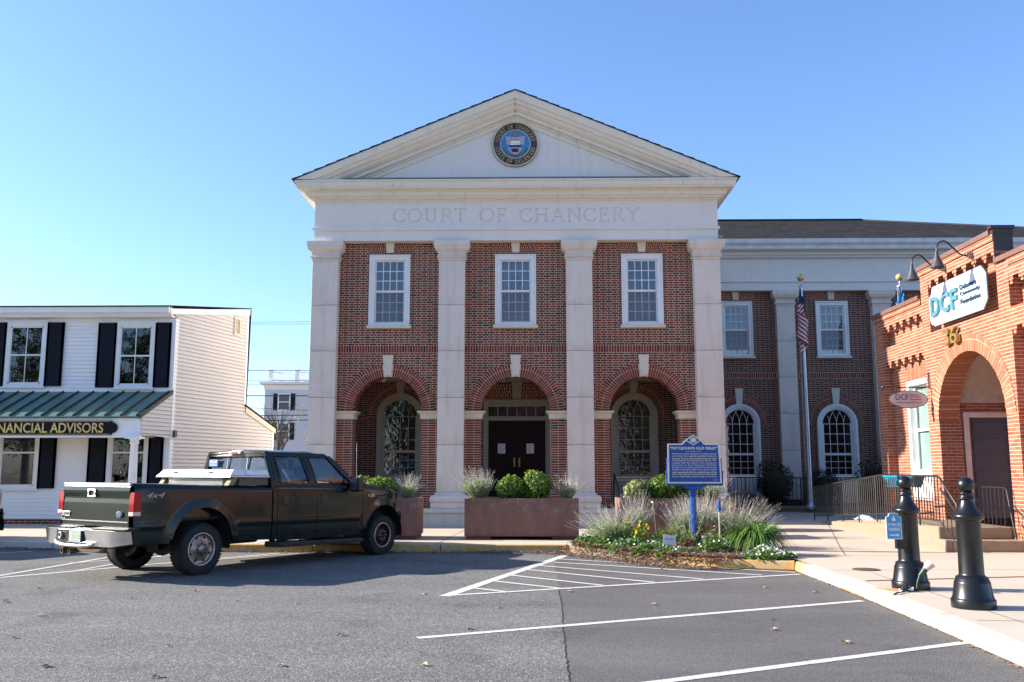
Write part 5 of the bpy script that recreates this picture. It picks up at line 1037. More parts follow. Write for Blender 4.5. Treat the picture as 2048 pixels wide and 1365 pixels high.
tag(m.build('plug_connector', PSW), 'white plug connectors lying in the tangled cord', 'plug')

# ================================================================== PLANTERS AND THEIR PLANTS
pl = thing('planter', 'middle rust coloured concrete planter in front of the court door', 'planter', (-.165,20.92,.15), 0, 'rust coloured planters along the kerb', True)
m = MB(); w, d, h, t_ = 1.25, .56, .885, .07
m.ring(-w+t_,w-t_,-d+t_,d-t_,[(-.02,.07),(t_-.01,.07),(t_,.09),(t_,h),(0,h),(-.004,h-.12)], cap=False); m.build('planter_box', M['planter'], pl)
for x in (-.95,.95): MB().box(x-.27,-d+.08,0,x+.27,d-.08,.085).build('foot', M['planter'], pl)
MB().box(-w+t_-.01,-d+t_-.01,h-.2,w-t_+.01,d-t_+.01,h-.05).build('soil', M['soil'], pl)
for x, lab in ((-3.69,'rust coloured concrete planter half hidden behind the front of the dark pickup'),(3.23,'rust coloured concrete planter behind the lavender and the blue marker sign')):
    c = copy_tree(pl); c.location = (x,20.92,.15); c['label'] = lab
box1 = leaf_mat('boxwood leaf', (.03,.075,.012), (.26,.40,.06), .3); box2 = leaf_mat('variegated boxwood leaf', (.10,.16,.05), (.42,.46,.22), .3); dark_leaf = leaf_mat('dark yew leaf', (.008,.016,.008), (.02,.035,.014), .1)
twig = mk('brown twig', (.07,.05,.03), .9)
def shrub(name, label, c, rx, rz, n, mat, group, sz=.031, lump=.17, seed=0, cat='shrub'):
    random.seed(seed); o = thing(name, label, cat, (c[0],c[1],c[2]-rz), 0, group); m = MB(); lumps = [(Vector((random.gauss(0,1),random.gauss(0,1),random.gauss(0,.8))).normalized(), random.uniform(-lump,lump)) for _ in range(26)]
    for i in range(int(n*.8)):
        d = Vector((random.gauss(0,1),random.gauss(0,1),random.gauss(0,1))).normalized(); k = 1+sum(a*max(0, d.dot(l)-.75)*4 for l, a in lumps)
        r_ = k*(random.uniform(.84,1.02)+(random.random()**6)*.14 if random.random() < .8 else random.uniform(.6,.9)); p = Vector((c[0]+d.x*rx*r_, c[1]+d.y*rx*r_, c[2]+d.z*rz*r_))
        nn = (d+Vector((random.gauss(0,.6),random.gauss(0,.6),random.gauss(0,.6)))).normalized(); s = sz*random.uniform(.7,1.35); leaf_quad(m, p, s*.8, s*1.7, nn)
    m.build('foliage', mat, o, fix=False); m = MB()
    for i in range(5): a = i*1.26; m.tube([(c[0]+.03*math.cos(a),c[1]+.03*math.sin(a),c[2]-rz*1.1),(c[0]+rx*.5*math.cos(a),c[1]+rx*.5*math.sin(a),c[2])], [.012,.006], 5)
    m.sphere(c, rx*.66, 14, sq=(1,1,rz/rx)); m.build('stems', twig, o); return o
lav_leaf = leaf_mat('grey green lavender leaf', (.20,.26,.12), (.46,.52,.32), .35); lav_stem = leaf_mat('pale grey purple lavender spike', (.36,.34,.32), (.60,.57,.53), .35)
def lavender(label, c, r_, h, n, group, seed, green=1.0, spread=1.0, lean=(0,0)):
    random.seed(seed); o = thing('lavender', label, 'lavender', c, 0, group); st_ = MB(); lf_ = MB()
    def blade(mb, p, q, w):
        p, q = Vector(p), Vector(q); d = (q-p).normalized(); a = d.cross(Vector((random.gauss(0,1),random.gauss(0,1),.2))).normalized()*w; mb.add([p-a, p+a, q+a*.6, q-a*.6], [(0,1,2,3)])
    for i in range(n):
        a = random.uniform(0, 6.283); rr = math.sqrt(random.random()); t = rr*spread*.95; L = h*random.uniform(.62,1.06)*(1-.15*rr); bx = c[0]+.25*r_*rr*math.cos(a); by = c[1]+.25*r_*rr*math.sin(a)
        prev = Vector((bx, by, c[2])); segs = 3; ang = t*.72
        for k in range(1, segs+1):
            f = k/segs; p = Vector((bx+math.cos(a)*r_*rr*f**1.2+lean[0]*f*f, by+math.sin(a)*r_*rr*f**1.2+lean[1]*f*f, c[2]+L*math.cos(ang*.55)*f)) + Vector((random.gauss(0,.03),random.gauss(0,.03),0))
            blade(st_ if k == segs else lf_, prev, p, .0028)
            if k < segs+0 and green:
                for q in range(int(13*green)):
                    f2 = random.random(); b0 = prev.lerp(p, f2); e = b0+Vector((random.gauss(0,.036),random.gauss(0,.036),random.uniform(-.01,.055))); blade(lf_, b0, e, .0052)
            if k == segs:
                dd = (p-prev).normalized(); L2 = random.uniform(.05,.11)
                for q in range(5): b0 = p+dd*(L2*q/5); s = .0075*(1-.12*q); leaf_quad(st_ if random.random() < .8 else lf_, b0, s, s*2.2)
            prev = p
    st_.build('flower_spikes', lav_stem, o, fix=False); lf_.build('leaves', lav_leaf, o, fix=False); return o
PT = .99
shrub('boxwood','clipped round boxwood, the lower left one in the middle planter',(-.40,20.8,PT+.24),.325,.27,2600,box1,'boxwood balls in the planters',seed=1)
shrub('boxwood','clipped round boxwood, the taller right one in the middle planter',(.16,20.85,PT+.28),.33,.315,2700,box1,'boxwood balls in the planters',seed=2)
shrub('boxwood','clipped boxwood beside the pickup mirror in the left planter',(-3.34,20.8,PT+.24),.36,.27,2600,box1,'boxwood balls in the planters',seed=3)
shrub('boxwood','small boxwood just left of the pickup mirror, farther into the left planter',(-3.85,21.0,PT+.25),.33,.28,1800,box1,'boxwood balls in the planters',seed=4)
shrub('boxwood','pale variegated boxwood at the left end of the planter behind the marker sign',(2.42,20.8,PT+.20),.30,.24,2400,box2,'boxwood balls in the planters',seed=5)
shrub('boxwood','bright green boxwood directly left of the blue marker sign',(2.98,20.85,PT+.24),.33,.29,2600,box1,'boxwood balls in the planters',seed=6)
shrub('boxwood','shaded boxwood behind the blue marker sign and its post',(3.62,20.95,PT+.20),.33,.24,1500,box1,'boxwood balls in the planters',seed=7)
lavender('grey lavender spilling over the left end of the middle planter',(-1.12,20.75,PT),.42,.74,190,'lavender in the planters',11,lean=(-.12,0))
lavender('sparse lavender at the right end of the middle planter',(.86,20.8,PT),.34,.60,90,'lavender in the planters',12,.5)
lavender('sparse silvery lavender in front of the apron panel, right of the pickup bonnet',(-2.72,20.8,PT),.28,.60,90,'lavender in the planters',13,.5)
lavender('dry lavender in the planter right of the blue marker sign',(4.05,20.8,PT),.42,.70,110,'lavender in the planters',14,.4)

# ================================================================== FLOWER BED
bed = [(.95,18.85),(2.45,16.55),(3.12,16.2),(4.38,15.8),(4.72,16.6),(4.9,18.0),(4.6,19.4),(3,19.9),(1.2,19.8)]
m = MB(); cxm, cym = 3.0, 17.9; n = len(bed); m.add([(cxm,cym,.30)]+[(cxm+(x-cxm)*.6,cym+(y-cym)*.6,.26) for x,y in bed]+[(x,y,.165) for x,y in bed], [(0,1+i,1+(i+1) % n) for i in range(n)]+[(1+i,1+n+i,1+n+(i+1) % n,1+(i+1) % n) for i in range(n)]); struct('flower_bed_soil', m, M['soil'])
G = 'lavender bushes in the flower bed'
lavender('left outermost lavender bush in the bed, leaning over the pavement',(1.62,18.45,.2),.60,.78,250,G,21,1.0,1.25,(-.12,0))
lavender('tall narrow lavender bush in front of the left end of the right planter',(2.15,18.7,.24),.34,1.0,190,G,22,1.0,1.0)
lavender('lavender bush just left of the blue marker post',(3.12,18.35,.26),.44,0.9,210,G,23,1.1,1.1)
lavender('lavender bush between the blue post and the spigot pipe',(3.42,18.5,.27),.52,0.98,260,G,24,1.1)
lavender('large lavender bush on the right side of the bed near the black drum',(4.05,18.3,.24),.62,.92,290,G,25,1.1,1.2,(.1,0))
lavender('low lavender at the back of the bed behind the marker post',(3.45,19.2,.2),.5,.9,150,G,26,1.0)
green1 = leaf_mat('fresh green leaf', (.05,.13,.02), (.16,.28,.05), .3); day = leaf_mat('daylily blade', (.05,.13,.02), (.17,.30,.06), .3); wf = leaf_mat('white petal', (.62,.62,.60), (.78,.78,.78), .3); yf = leaf_mat('orange yellow petal', (.60,.30,.02), (.75,.48,.04), .3); dry = leaf_mat('dry bronze leaf', (.16,.08,.03), (.30,.18,.06), .2); mar = leaf_mat('maroon leaf', (.05,.015,.018), (.10,.03,.03), .2)
def herb(name, label, c, r_, h, n, mat, seed, flower=None, fn_=0, group=None, fs=.022, cat='flowers', dome=True):
    random.seed(seed); o = thing(name, label, cat, c, 0, group); lf_ = MB(); fl_ = MB()
    for i in range(n):
        a = random.uniform(0, 6.283); q = math.sqrt(random.random()); z = h*random.uniform(.05,1)*(1-q*q*.75 if dome else 1); p = Vector((c[0]+r_*q*math.cos(a), c[1]+r_*q*math.sin(a)*.8, c[2]+z)); s = random.uniform(.018,.042)
        leaf_quad(lf_, p, s*.6, s*2.0, Vector((random.gauss(0,.6),random.gauss(0,.6)-.3,1)).normalized())
    for i in range(fn_):
        a = random.uniform(0, 6.283); q = math.sqrt(random.random()); z = h*(1-q*q*.75 if dome else 1)*random.uniform(.75,1.1); p = Vector((c[0]+r_*q*math.cos(a), c[1]+r_*q*math.sin(a)*.8-.02, c[2]+z+.015)); nn = Vector((random.gauss(0,.5),-.8+random.gauss(0,.4),.8)).normalized()
        u = nn.cross(Vector((0,0,1))).normalized(); v = nn.cross(u)
        for k in range(5):
            t = k*1.2566+i; d = u*math.cos(t)+v*math.sin(t); e = nn.cross(d); fl_.add([p, p+d*fs*.6+e*fs*.4, p+d*fs, p+d*fs*.6-e*fs*.4], [(0,1,2,3)])
    lf_.build('foliage', mat, o, fix=False)
    if fn_: fl_.build('blossoms', flower, o, fix=False)
    return o
W = 'white flowering bedding plants'
herb('white_flowers','upright white flowering plant at the foot of the blue post',(3.28,16.75,.2),.27,.42,520,green1,31,wf,34,W)
herb('white_flowers','low white flower carpet spilling over the yellow kerb at the right corner',(4.02,16.05,.17),.36,.19,620,green1,32,wf,80,W)
herb('white_flowers','small white flower tuft at the right tip of the bed kerb',(4.42,16.25,.16),.20,.13,200,green1,33,wf,22,W)
herb('white_flowers','white flower patch at the far left tip of the bed',(1.10,18.75,.16),.24,.24,442,green1,34,wf,9,W)
herb('white_flowers','white flower patch second from the left tip of the bed',(1.55,18.15,.17),.27,.22,476,green1,35,wf,13,W)
herb('white_flowers','white flower patch below the small white card',(2.30,17.2,.17),.30,.19,544,green1,36,wf,18,W)
herb('white_flowers','white flower patch between the yellow flowers and the kerb',(1.92,17.65,.18),.28,.20,476,green1,37,wf,14,W)
herb('white_flowers','white flower patch in the leaf litter right of the small white card',(2.78,16.75,.17),.24,.15,340,green1,38,wf,9,W)
for k, (x, y, r_, h, n_, f_, lab) in enumerate(((1.32,18.35,.26,.2,240,14,'white flower patch spilling over the hidden kerb at the left'),(1.72,17.62,.28,.2,280,18,'white flower patch spilling over the middle of the hidden kerb'),(2.12,17.02,.27,.2,260,20,'white flower patch over the kerb below the orange yellow clump'),(2.46,16.6,.26,.18,240,14,'white flower patch at the kerb bend, left of the bare yellow kerb'))): herb('white_flowers', lab, (x,y,.13), r_, h*1.25, int(n_*1.7), green1, 130+k, wf, int(f_*.55), W)
for k, (x, y, r_, h, lab) in enumerate(((1.6,18.75,.34,.34,'leafy green plant under the left outermost lavender'),(2.5,17.75,.34,.36,'leafy green plant behind the small white card'),(2.95,17.75,.30,.34,'leafy green plant left of the foot of the blue post'),(3.6,17.4,.28,.30,'leafy green plant between the spigot pipe and the daylily'),(3.05,18.6,.4,.4,'leafy green plant deep behind the marker post'))): herb('green_plant', lab, (x,y,.2), r_, h, 420, green1, 150+k, None, 0, 'leafy green plants in the bed', .02, 'plant')
herb('yellow_flowers','leafy plant topped with orange yellow daisies in the left half of the bed',(2.12,17.75,.2),.24,.46,420,green1,41,yf,42,None,.026)
herb('green_plant','dark leafy plant with a few yellow daisies left of the orange yellow clump',(1.85,18.1,.2),.27,.48,520,green1,42,yf,12,None,.024,'plant')
herb('dry_plant','low bronze plant behind the small white card',(2.62,17.3,.2),.30,.20,300,dry,43,None,0,None,.02,'plant'); herb('maroon_plant','small maroon leaved plant left of the blue post',(2.95,17.3,.2),.17,.22,200,mar,44,None,0,None,.02,'plant')
def grass_clump(name, label, c, n, L, mat, seed, w=.012, cat='plant', droop=1.0, up=.5, emin=.25):
    random.seed(seed); o = thing(name, label, cat, c); m = MB()
    for i in range(n):
        a = random.uniform(0, 6.283); l_ = L*random.uniform(.6,1.1); e = random.uniform(emin,1); P = []
        for k in range(7):
            f = k/6; r_ = l_*e*.8*f; z = l_*(up*1.9*f-droop*1.55*e*f*f)+.02; P.append(Vector((c[0]+r_*math.cos(a)+.05*math.cos(a*3), c[1]+r_*math.sin(a)*.85, max(.03, c[2]+z))))
        s = Vector((-math.sin(a), math.cos(a), .3)).normalized(); vs = []
        for k, p in enumerate(P): ww = w*(1-(k/6)**2*.85); vs += [p-s*ww, p+s*ww]
        m.add(vs, [(2*k,2*k+1,2*k+3,2*k+2) for k in range(6)])
    m.build('blades', mat, o, fix=False); return o
grass_clump('daylily','large clump of arching bright green daylily blades at the right of the bed',(4.05,16.85,.2),480,.95,day,51,.017,'plant',1.0,.74,.62)
grass_clump('bronze_grass','orange bronze grass tuft between the post and the spigot pipe',(3.42,17.6,.22),110,.42,leaf_mat('bronze blade', (.22,.08,.03), (.36,.17,.06), .2),52,.007,'grass',.5,.7)
grass_clump('green_grass','thin yellow green grass tuft behind the small white card',(2.62,17.95,.22),110,.40,leaf_mat('yellow green blade', (.12,.16,.04), (.30,.30,.10), .25),53,.006,'grass',.5,.7)
grass_clump('pale_grass','pale arching grass tuft against the blue post',(3.05,17.7,.22),70,.5,leaf_mat('pale blade', (.25,.28,.14), (.42,.44,.26), .25),54,.006,'grass',.8,.7)
random.seed(60); m = MB(); nl = 0
def crumpled(mb, c, s, mat=0):
    a = random.uniform(0, 6.283); u = Vector((math.cos(a), math.sin(a), random.uniform(-.2,.35))); v = Vector((-math.sin(a), math.cos(a), random.uniform(-.2,.35))); c = Vector(c); k = random.uniform(.2,.6)
    mb.add([c-u*s, c-v*s*.45+Vector((0,0,s*k*.6)), c+u*s+Vector((0,0,s*k*.3)), c+v*s*.45+Vector((0,0,s*k)), c+Vector((0,0,s*.08))], [(0,1,4),(1,2,4),(2,3,4),(3,0,4)], mat)
litter = leaf_mat('brown fallen leaf', (.14,.075,.05), (.42,.28,.20), .2, .7)
edge = [(-2.2,18.80),(.7,18.78),(1.6,17.45),(2.35,16.35),(2.95,15.95),(3.3,15.85)]
for i in range(4200):
    k = random.choice([0,0,1,1,1,2,2,2,2,3,3,4]); (x0,y0),(x1,y1) = edge[k], edge[k+1]; f = random.random(); d = abs(random.gauss(0,.11 if k == 0 else .20)); dens = (f if k == 0 else 1)
    if random.random() > .25+.75*dens: continue
    x = x0+(x1-x0)*f; y = y0+(y1-y0)*f; nx_, ny_ = (0,-1) if k == 0 else (-.82,-.57)
    s_ = 1 if random.random() < (.85 if k == 0 else .5) else -1.4
    px_, py_ = x+nx_*d*s_+.05, y+ny_*d*s_; zz = .012+random.uniform(0,.04) if s_ > 0 else .19+random.uniform(0,.05)
    if s_ < 0 and k == 0: continue
    crumpled(m, (px_, py_, zz if k == 0 or s_ < 0 else max(zz, .155*max(0, 1-d*4.5)+random.uniform(0,.03))), random.uniform(.022,.042))
for i in range(520): x = random.uniform(1.4,4.5); y = random.uniform(16.4,18.4); crumpled(m, (x, max(y, 16.35 if x > 2.6 else 18.7-(x-.8)*1.5), .2+random.uniform(0,.06)), random.uniform(.02,.04))
for i in range(760): x = random.uniform(-13,-2.3); crumpled(m, (x, kerb_y(x)-.17-abs(random.gauss(0,.07)), .012+random.uniform(0,.03)), random.uniform(.02,.038))
for i in range(150): f = random.random(); y = 15.3-f*8; crumpled(m, (kx(y)-.17-abs(random.gauss(0,.03)), y, .012), random.uniform(.012,.03))
tag(m.build('leaf_litter', litter, fix=False), 'drift of brown fallen leaves along the kerbs and in the bed', 'leaves', kind='stuff')
lm = []
for k in range(4):
    m = MB(); random.seed(70+k)
    for q in range(3): crumpled(m, (random.uniform(-.03,.03), random.uniform(-.03,.03), .005), .055)
    lm.append(m.build('fallen_leaf', leaf_mat('tan fallen leaf', (.34,.22,.13), (.55,.42,.30), .2, .7) if k == 0 else bpy.data.materials['tan fallen leaf'], fix=False))
SP_ = [(-2.9,11.7),(-4.6,12.9),(-1.9,9.5),(-3.4,8.9),(-5.6,10.7),(-5.1,9.3),(-6.9,13.1),(-4.1,8.0),(-2.1,8.05),(-.65,9.9),(-.36,11.4),(-.9,8.1),(3.05,9.2),(2.55,9.9),(1.55,11.7),(2.7,10.55),(3.35,13.4),(-6.6,11.8),(-3.7,11.9),(-1.4,12.6),(-5.2,12.2),(-6.0,9.0),(-3.0,7.6),(-7.6,12.6),(.55,12.9),(-1.15,14.4),(3.9,12.9),(-4.75,13.55)]
for k, (x, y) in enumerate(SP_):
    o = lm[k] if k < 4 else lm[k % 4].copy()
    if k >= 4: COL.objects.link(o)
    o.location = (x, y, .004); o.rotation_euler = (0,0,k*1.9); s = .6+.4*((k*7) % 5)/5; o.scale = (s,s,s)
    tag(o, 'curled tan fallen leaf lying alone on the open asphalt' if x < .3 else 'curled tan fallen leaf lying on the darker asphalt of the parking bays', 'leaf', 'single leaves scattered on the asphalt' if x < .3 else 'single leaves on the parking bays')

# ================================================================== HISTORICAL MARKER, SPIGOT, CARD, DRUM
mk_ = thing('historical_marker', 'blue historical marker sign with cream text on a fluted blue post in the flower bed', 'sign', (3.14,17.9,.25))
BL = mk('marker blue enamel', (.012,.07,.30), .35, var=.08, fine=.1); CR = mk('cream raised paint', (.72,.68,.58), .45); ym, cxs = 17.86, 3.17
def mo(dx, z): return (cxs+dx, z)
out = [mo(-.505,1.40),mo(.525,1.40),mo(.515,1.80),mo(.495,2.16),mo(.24,2.16),mo(.20,2.175),mo(.165,2.215),mo(.155,2.23),mo(.0,2.33),mo(-.155,2.23),mo(-.165,2.215),mo(-.20,2.175),mo(-.24,2.16),mo(-.495,2.16)]
m = MB(); m.pxz(out, ym-.03, ym+.03); m.hexa([(cxs-.53,ym-.02,1.355),(cxs+.555,ym-.02,1.355),(cxs+.555,ym+.05,1.355),(cxs-.53,ym+.05,1.355),(cxs-.54,ym-.02,1.64),(cxs+.565,ym-.02,1.64),(cxs+.565,ym+.05,1.64),(cxs-.54,ym+.05,1.64)]); m.box(cxs-.52,ym-.015,1.64,cxs+.54,ym+.03,1.88); m.pxz([mo(-.22,1.354),mo(.24,1.354),mo(.10,1.28),mo(-.10,1.28)], ym-.02, ym+.04); m.build('plate', BL, mk_, bevel=.008)
inn = [(cxs+(x-cxs)*.945 + (0), 1.78+(z-1.78)*(.93 if z < 2.2 else .955)) for x, z in out]
m = MB(); n = len(out)
m.add([(x,ym-.036,z) for x,z in out]+[(x,ym-.036,z) for x,z in inn]+[(x,ym-.028,z) for x,z in out]+[(x,ym-.028,z) for x,z in inn], [(i,(i+1) % n,n+(i+1) % n,n+i) for i in range(n)]+[(2*n+i,2*n+(i+1) % n,(i+1) % n,i) for i in range(n)]+[(n+i,n+(i+1) % n,3*n+(i+1) % n,3*n+i) for i in range(n)])
dm = lambda k: [(cxs,2.33-.012*k*0-.02*k),(cxs+.165-.035*k,2.225),(cxs,2.125+.018*k),(cxs-.165+.035*k,2.225)]
a, b = dm(0), dm(1); m.add([(x,ym-.038,z) for x,z in a]+[(x,ym-.038,z) for x,z in b], [(i,(i+1) % 4,4+(i+1) % 4,4+i) for i in range(4)]); m.build('cream_border', CR, mk_, fix=False)
m = MB(); m.pxz([(cxs-.035,2.195),(cxs+.035,2.195),(cxs+.04,2.25),(cxs,2.285),(cxs-.04,2.25)], ym-.04, ym-.03); m.box(cxs-.06,ym-.039,2.18,cxs+.06,ym-.03,2.192); m.pxz([(cxs-.06,2.2),(cxs-.042,2.2),(cxs-.045,2.27),(cxs-.055,2.26)], ym-.04, ym-.03); m.pxz([(cxs+.06,2.2),(cxs+.042,2.2),(cxs+.045,2.27),(cxs+.055,2.26)], ym-.04, ym-.03); m.build('arms_emblem', CR, mk_)
m = MB(); m.text('"PETTIJOHN\'S OLD FIELD"', (cxs-.45,ym-.031,2.03), (1,0,0), ZD, .90, .066, .006, bold=.03); m.box(cxs-.15,ym-.036,2.008,cxs+.15,ym-.03,2.014); m.build('title', CR, mk_)
TX = ["The future home of Sussex County's seat of","government was a sparsely populated rural area","when the 76 acres which would become the Town","of Georgetown were purchased on May 9, 1791.","Located \"near the centre\" of the county at a","place known as \"James Pettyjohn's Old Field,\"","the land was surveyed by Rhoads Shankland, who","divided it into lots which were sold to defray","costs associated with the establishment of the","town. The most prominent feature of his design","was this Public Square, known today as The Circle."]
m = MB()
for i, t_ in enumerate(TX): m.text(t_, (cxs-.42,ym-.031,1.945-.0435*i), (1,0,0), ZD, .855, .034, .004, bold=.02)
m.text('SC-98', (cxs+.36,ym-.031,1.455), (1,0,0), ZD, .075, .02, .004); m.build('body_text', CR, mk_)
m = MB(); m.tube([(cxs-.02,17.9,.15),(cxs-.02,17.9,1.20)], .062, 8, sm=False); m.lathe([(.062,1.16),(.075,1.17),(.075,1.20),(.066,1.21),(.066,1.235),(.075,1.24),(.075,1.26),(.06,1.28),(.045,1.36),(0,1.38)], (cxs-.02,17.9,0), 16); m.build('post', BL, mk_)
sp = thing('yard_spigot', 'blue topped water spigot on a thin metal pipe in the flower bed', 'spigot', (3.5,17.2,.2))
m = MB(); m.tube([(3.5,17.2,.1),(3.5,17.2,.92)], .018, 8); m.build('pipe', mk('galvanised pipe', (.5,.49,.47), .4, .6), sp)
m = MB(); m.tube([(3.5,17.2,.90),(3.5,17.2,1.07)], .032, 10); m.tube([(3.5,17.2,1.07),(3.505,17.2,1.11)], [.028,.012], 8); m.tube([(3.52,17.19,.95),(3.56,17.16,.93)], .018, 8); m.box(3.49,17.15,1.0,3.52,17.18,1.06); m.build('head', BL, sp)
cd = thing('garden_card', 'small white card with faint blue handwriting on a stick in the bed', 'sign', (2.53,16.95,.2))
m = MB(); m.hexa([(2.42,16.95,.325),(2.645,16.93,.30),(2.645,16.936,.30),(2.42,16.956,.325),(2.42,16.93,.505),(2.65,16.91,.475),(2.65,16.916,.475),(2.42,16.936,.505)]); m.build('card', M['paper'], cd)
m = MB(); m.tube([(2.45+.006*i, 16.931-.0006*i, .43+.014*math.sin(i*1.7)-.0006*i) for i in range(28)], .0022, 4, sm=False); m.tube([(2.50+.006*i, 16.938-.0006*i, .375+.006*math.sin(i*2.1)-.0006*i) for i in range(20)], .0018, 4, sm=False); m.build('handwriting', mk('blue ink', (.10,.2,.5), .6), cd)
MB().tube([(2.53,16.945,.15),(2.53,16.945,.33)], .006, 5).build('stick', M['cream'], cd)
wb = thing('tall_flower', 'single tall thin stem with a white round flower head in front of the right planter', 'flower', (2.62,19.3,.2)); MB().tube([(2.64,19.3,.18),(2.60,19.3,.6),(2.56,19.3,.97)], .006, 5).build('stem', lav_leaf, wb); MB().sphere((2.56,19.3,.99), .026, 10).build('flower_head', PSW, wb)
dr_ = thing('black_drum', 'glossy black domed drum standing behind the lavender near the iron fence', 'drum', (5.25,22.6,.15))
m = MB(); m.lathe([(0,.0),(.45,0),(.46,.02),(.50,.35),(.53,.60)], (5.25,22.6,.15), 32); m.build('drum_body', bpy.data.materials['gloss black plastic'] if 'gloss black plastic' in bpy.data.materials else mk('gloss black plastic', (.006,.006,.007), .3, spec=.25), dr_)
m = MB(); m.lathe([(.55,.59),(.555,.62),(.53,.74),(.46,.86),(.34,.97),(.18,1.03),(0,1.05)], (5.25,22.6,.15), 32); m.build('domed_lid', bpy.data.materials['gloss black plastic'], dr_)
m = MB(); m.lathe([(.50,.595),(.565,.595),(.565,.61),(.5,.61)], (5.25,22.6,.15), 32); m.build('rim', mk('grey rim', (.10,.10,.10), .4), dr_)

# ================================================================== RAISED BED, FENCE, FLAGPOLES, DARK SHRUBS IN FRONT OF THE WING
FP = [(5.6,31.9),(8.2,31.4),(9.6,30.6),(13.5,29.6)]
m = MB()
for (xa,ya),(xb,yb) in zip(FP, FP[1:]): m.hexa([(xa,ya-.12,.1),(xb,yb-.12,.1),(xb,yb+.1,.1),(xa,ya+.1,.1),(xa,ya-.12,.47),(xb,yb-.12,.47),(xb,yb+.1,.47),(xa,ya+.1,.47)]); m.hexa([(xa,ya-.17,.40),(xb,yb-.17,.40),(xb,yb-.121,.40),(xa,ya-.121,.40),(xa,ya-.17,.47),(xb,yb-.17,.47),(xb,yb-.121,.47),(xa,ya-.121,.47)])
tag(m.build('bed_kerb_wall', M['old_concrete']), 'low stained concrete kerb wall edging the raised bed under the black fence', 'kerb wall')
m = MB(); m.add([(x,y,.46) for x,y in FP]+[(13.5,33.27,.46),(5.6,33.27,.46)], [tuple(range(6))]); struct('raised_bed_soil', m, M['soil'])
fe = thing('iron_fence', 'black iron picket fence on the raised bed in front of the rear wing', 'fence', (8.2,31.4,.47))
fr_ = MB()
for z in (1.40, .58): fr_.tube([(x,y,z) for x,y in FP], .024 if z > 1 else .016, 6)
fr_.build('rail', M['black'], fe); n = 0
for (xa,ya),(xb,yb) in zip(FP, FP[1:]):
    L = math.dist((xa,ya),(xb,yb)); k = int(L/.125)
    for i in range(k):
        x = xa+(xb-xa)*i/k; y = ya+(yb-ya)*i/k; post = n % 14 == 0; n += 1
        if n > 72: continue
        MB().tube([(x,y,.40 if post else .58),(x,y,1.42 if post else 1.40)], .022 if post else .011, 5, sm=False).build('post' if post else 'picket', M['black'], fe)
for k, (x, y, r_, h, lab) in enumerate(((6.35,32.5,.55,.62,'dark shaded shrub behind the fence beside the court corner'),(8.55,32.45,.68,.75,'large dark round shrub behind the fence under the wing pilaster'),(10.25,32.3,.62,.62,'dark shrub behind the flagpole base'),(12.1,32.2,.85,.85,'widest dark shrub behind the right part of the fence'))):
    shrub('dark_shrub', lab, (x,y,.5+h*.9), r_, h, 2400, dark_leaf, 'dark shrubs under the wing windows', .035, .2, 80+k)
silver = mk('brushed aluminium pole', (.55,.56,.60), .35, .7)
def flagpole(x, y, top, lab): 
    f = thing('flagpole', lab, 'flagpole', (x,y,.46), 0, 'flagpoles in front of the wing')
    m = MB(); m.tube([(x,y,.4),(x,y,3),(x,y,top-.45)], [.085,.075,.05], 16); m.lathe([(.0,.44),(.17,.44),(.17,.49),(.12,.53),(.09,.6)], (x,y,0), 20); m.build('pole', silver, f)
    m = MB(); m.lathe([(.09,top-.45),(.09,top-.42),(.04,top-.40),(.03,top-.28),(.02,top-.26)], (x,y,0), 12); m.build('truck_cap', silver, f)
    MB().sphere((x,y,top-.13), .125, 20).build('gold_ball', M['gold'], f)
    MB().tube([(x-.11,y-.03,top-.42),(x-.12,y-.04,1.6)], .006, 4).build('halyard', PSW, f); return f
flagpole(9.18,30.5,8.22,'silver flagpole with the striped flag, topped by a gold ball'); flagpole(12.5,30.5,8.22,'silver flagpole with the light blue flag rising behind the brick shop parapet')
FR, FW_, FB = mk('flag red', (.42,.02,.03), .8), mk('flag white', (.66,.64,.66), .8), mk('flag navy', (.015,.02,.09), .8)
def drape(x, y, ztop, hoist, fly, cell, mats, name, label, cat='flag', sgn=1):
    m = MB(); nu, nv = 44, 39
    def P(u, v):
        # the cloth hangs from the hoist in folds, its fly end falling straight down
        a = 2*math.pi*2.1*u; xx = x+sgn*(-.06-.18*math.sin(a)*(.3+.7*u)*(1 if math.sin(a) > 0 else 1.15)); yy = y-.12-.10*math.cos(a*1.3)*u
        z = ztop-hoist*v*(1-.12*u)-fly*.86*u**1.15; return (xx+.03*math.sin(6*v+9*u), yy, z)
    for i in range(nu):
        for j in range(nv):
            u0, u1, v0, v1 = i/nu, (i+1)/nu, j/nv, (j+1)/nv; m.add([P(u0,v0),P(u1,v0),P(u1,v1),P(u0,v1)], [(0,1,2,3)], cell((u0+u1)/2, (v0+v1)/2), True)
    return tag(m.build(name, mats, fix=False, merge=True), label, cat)
drape(9.18,30.48,7.72,1.0,1.6,lambda u,v: 2 if u < .4 and v < 7/13 else (0 if int(v*13) % 2 == 0 else 1),[FR,FW_,FB],'national_flag','red and white striped flag with a navy canton hanging limp on the silver flagpole')
drape(12.5,30.48,7.78,.95,1.2,lambda u,v: 1 if abs(u-.55)*1.4+abs(v-.5) < .42 else 0,[mk('colonial blue cloth', (.05,.26,.52), .8),mk('buff cloth', (.60,.42,.26), .8)],'state_flag','light blue flag with a buff diamond hanging limp behind the brick parapet')

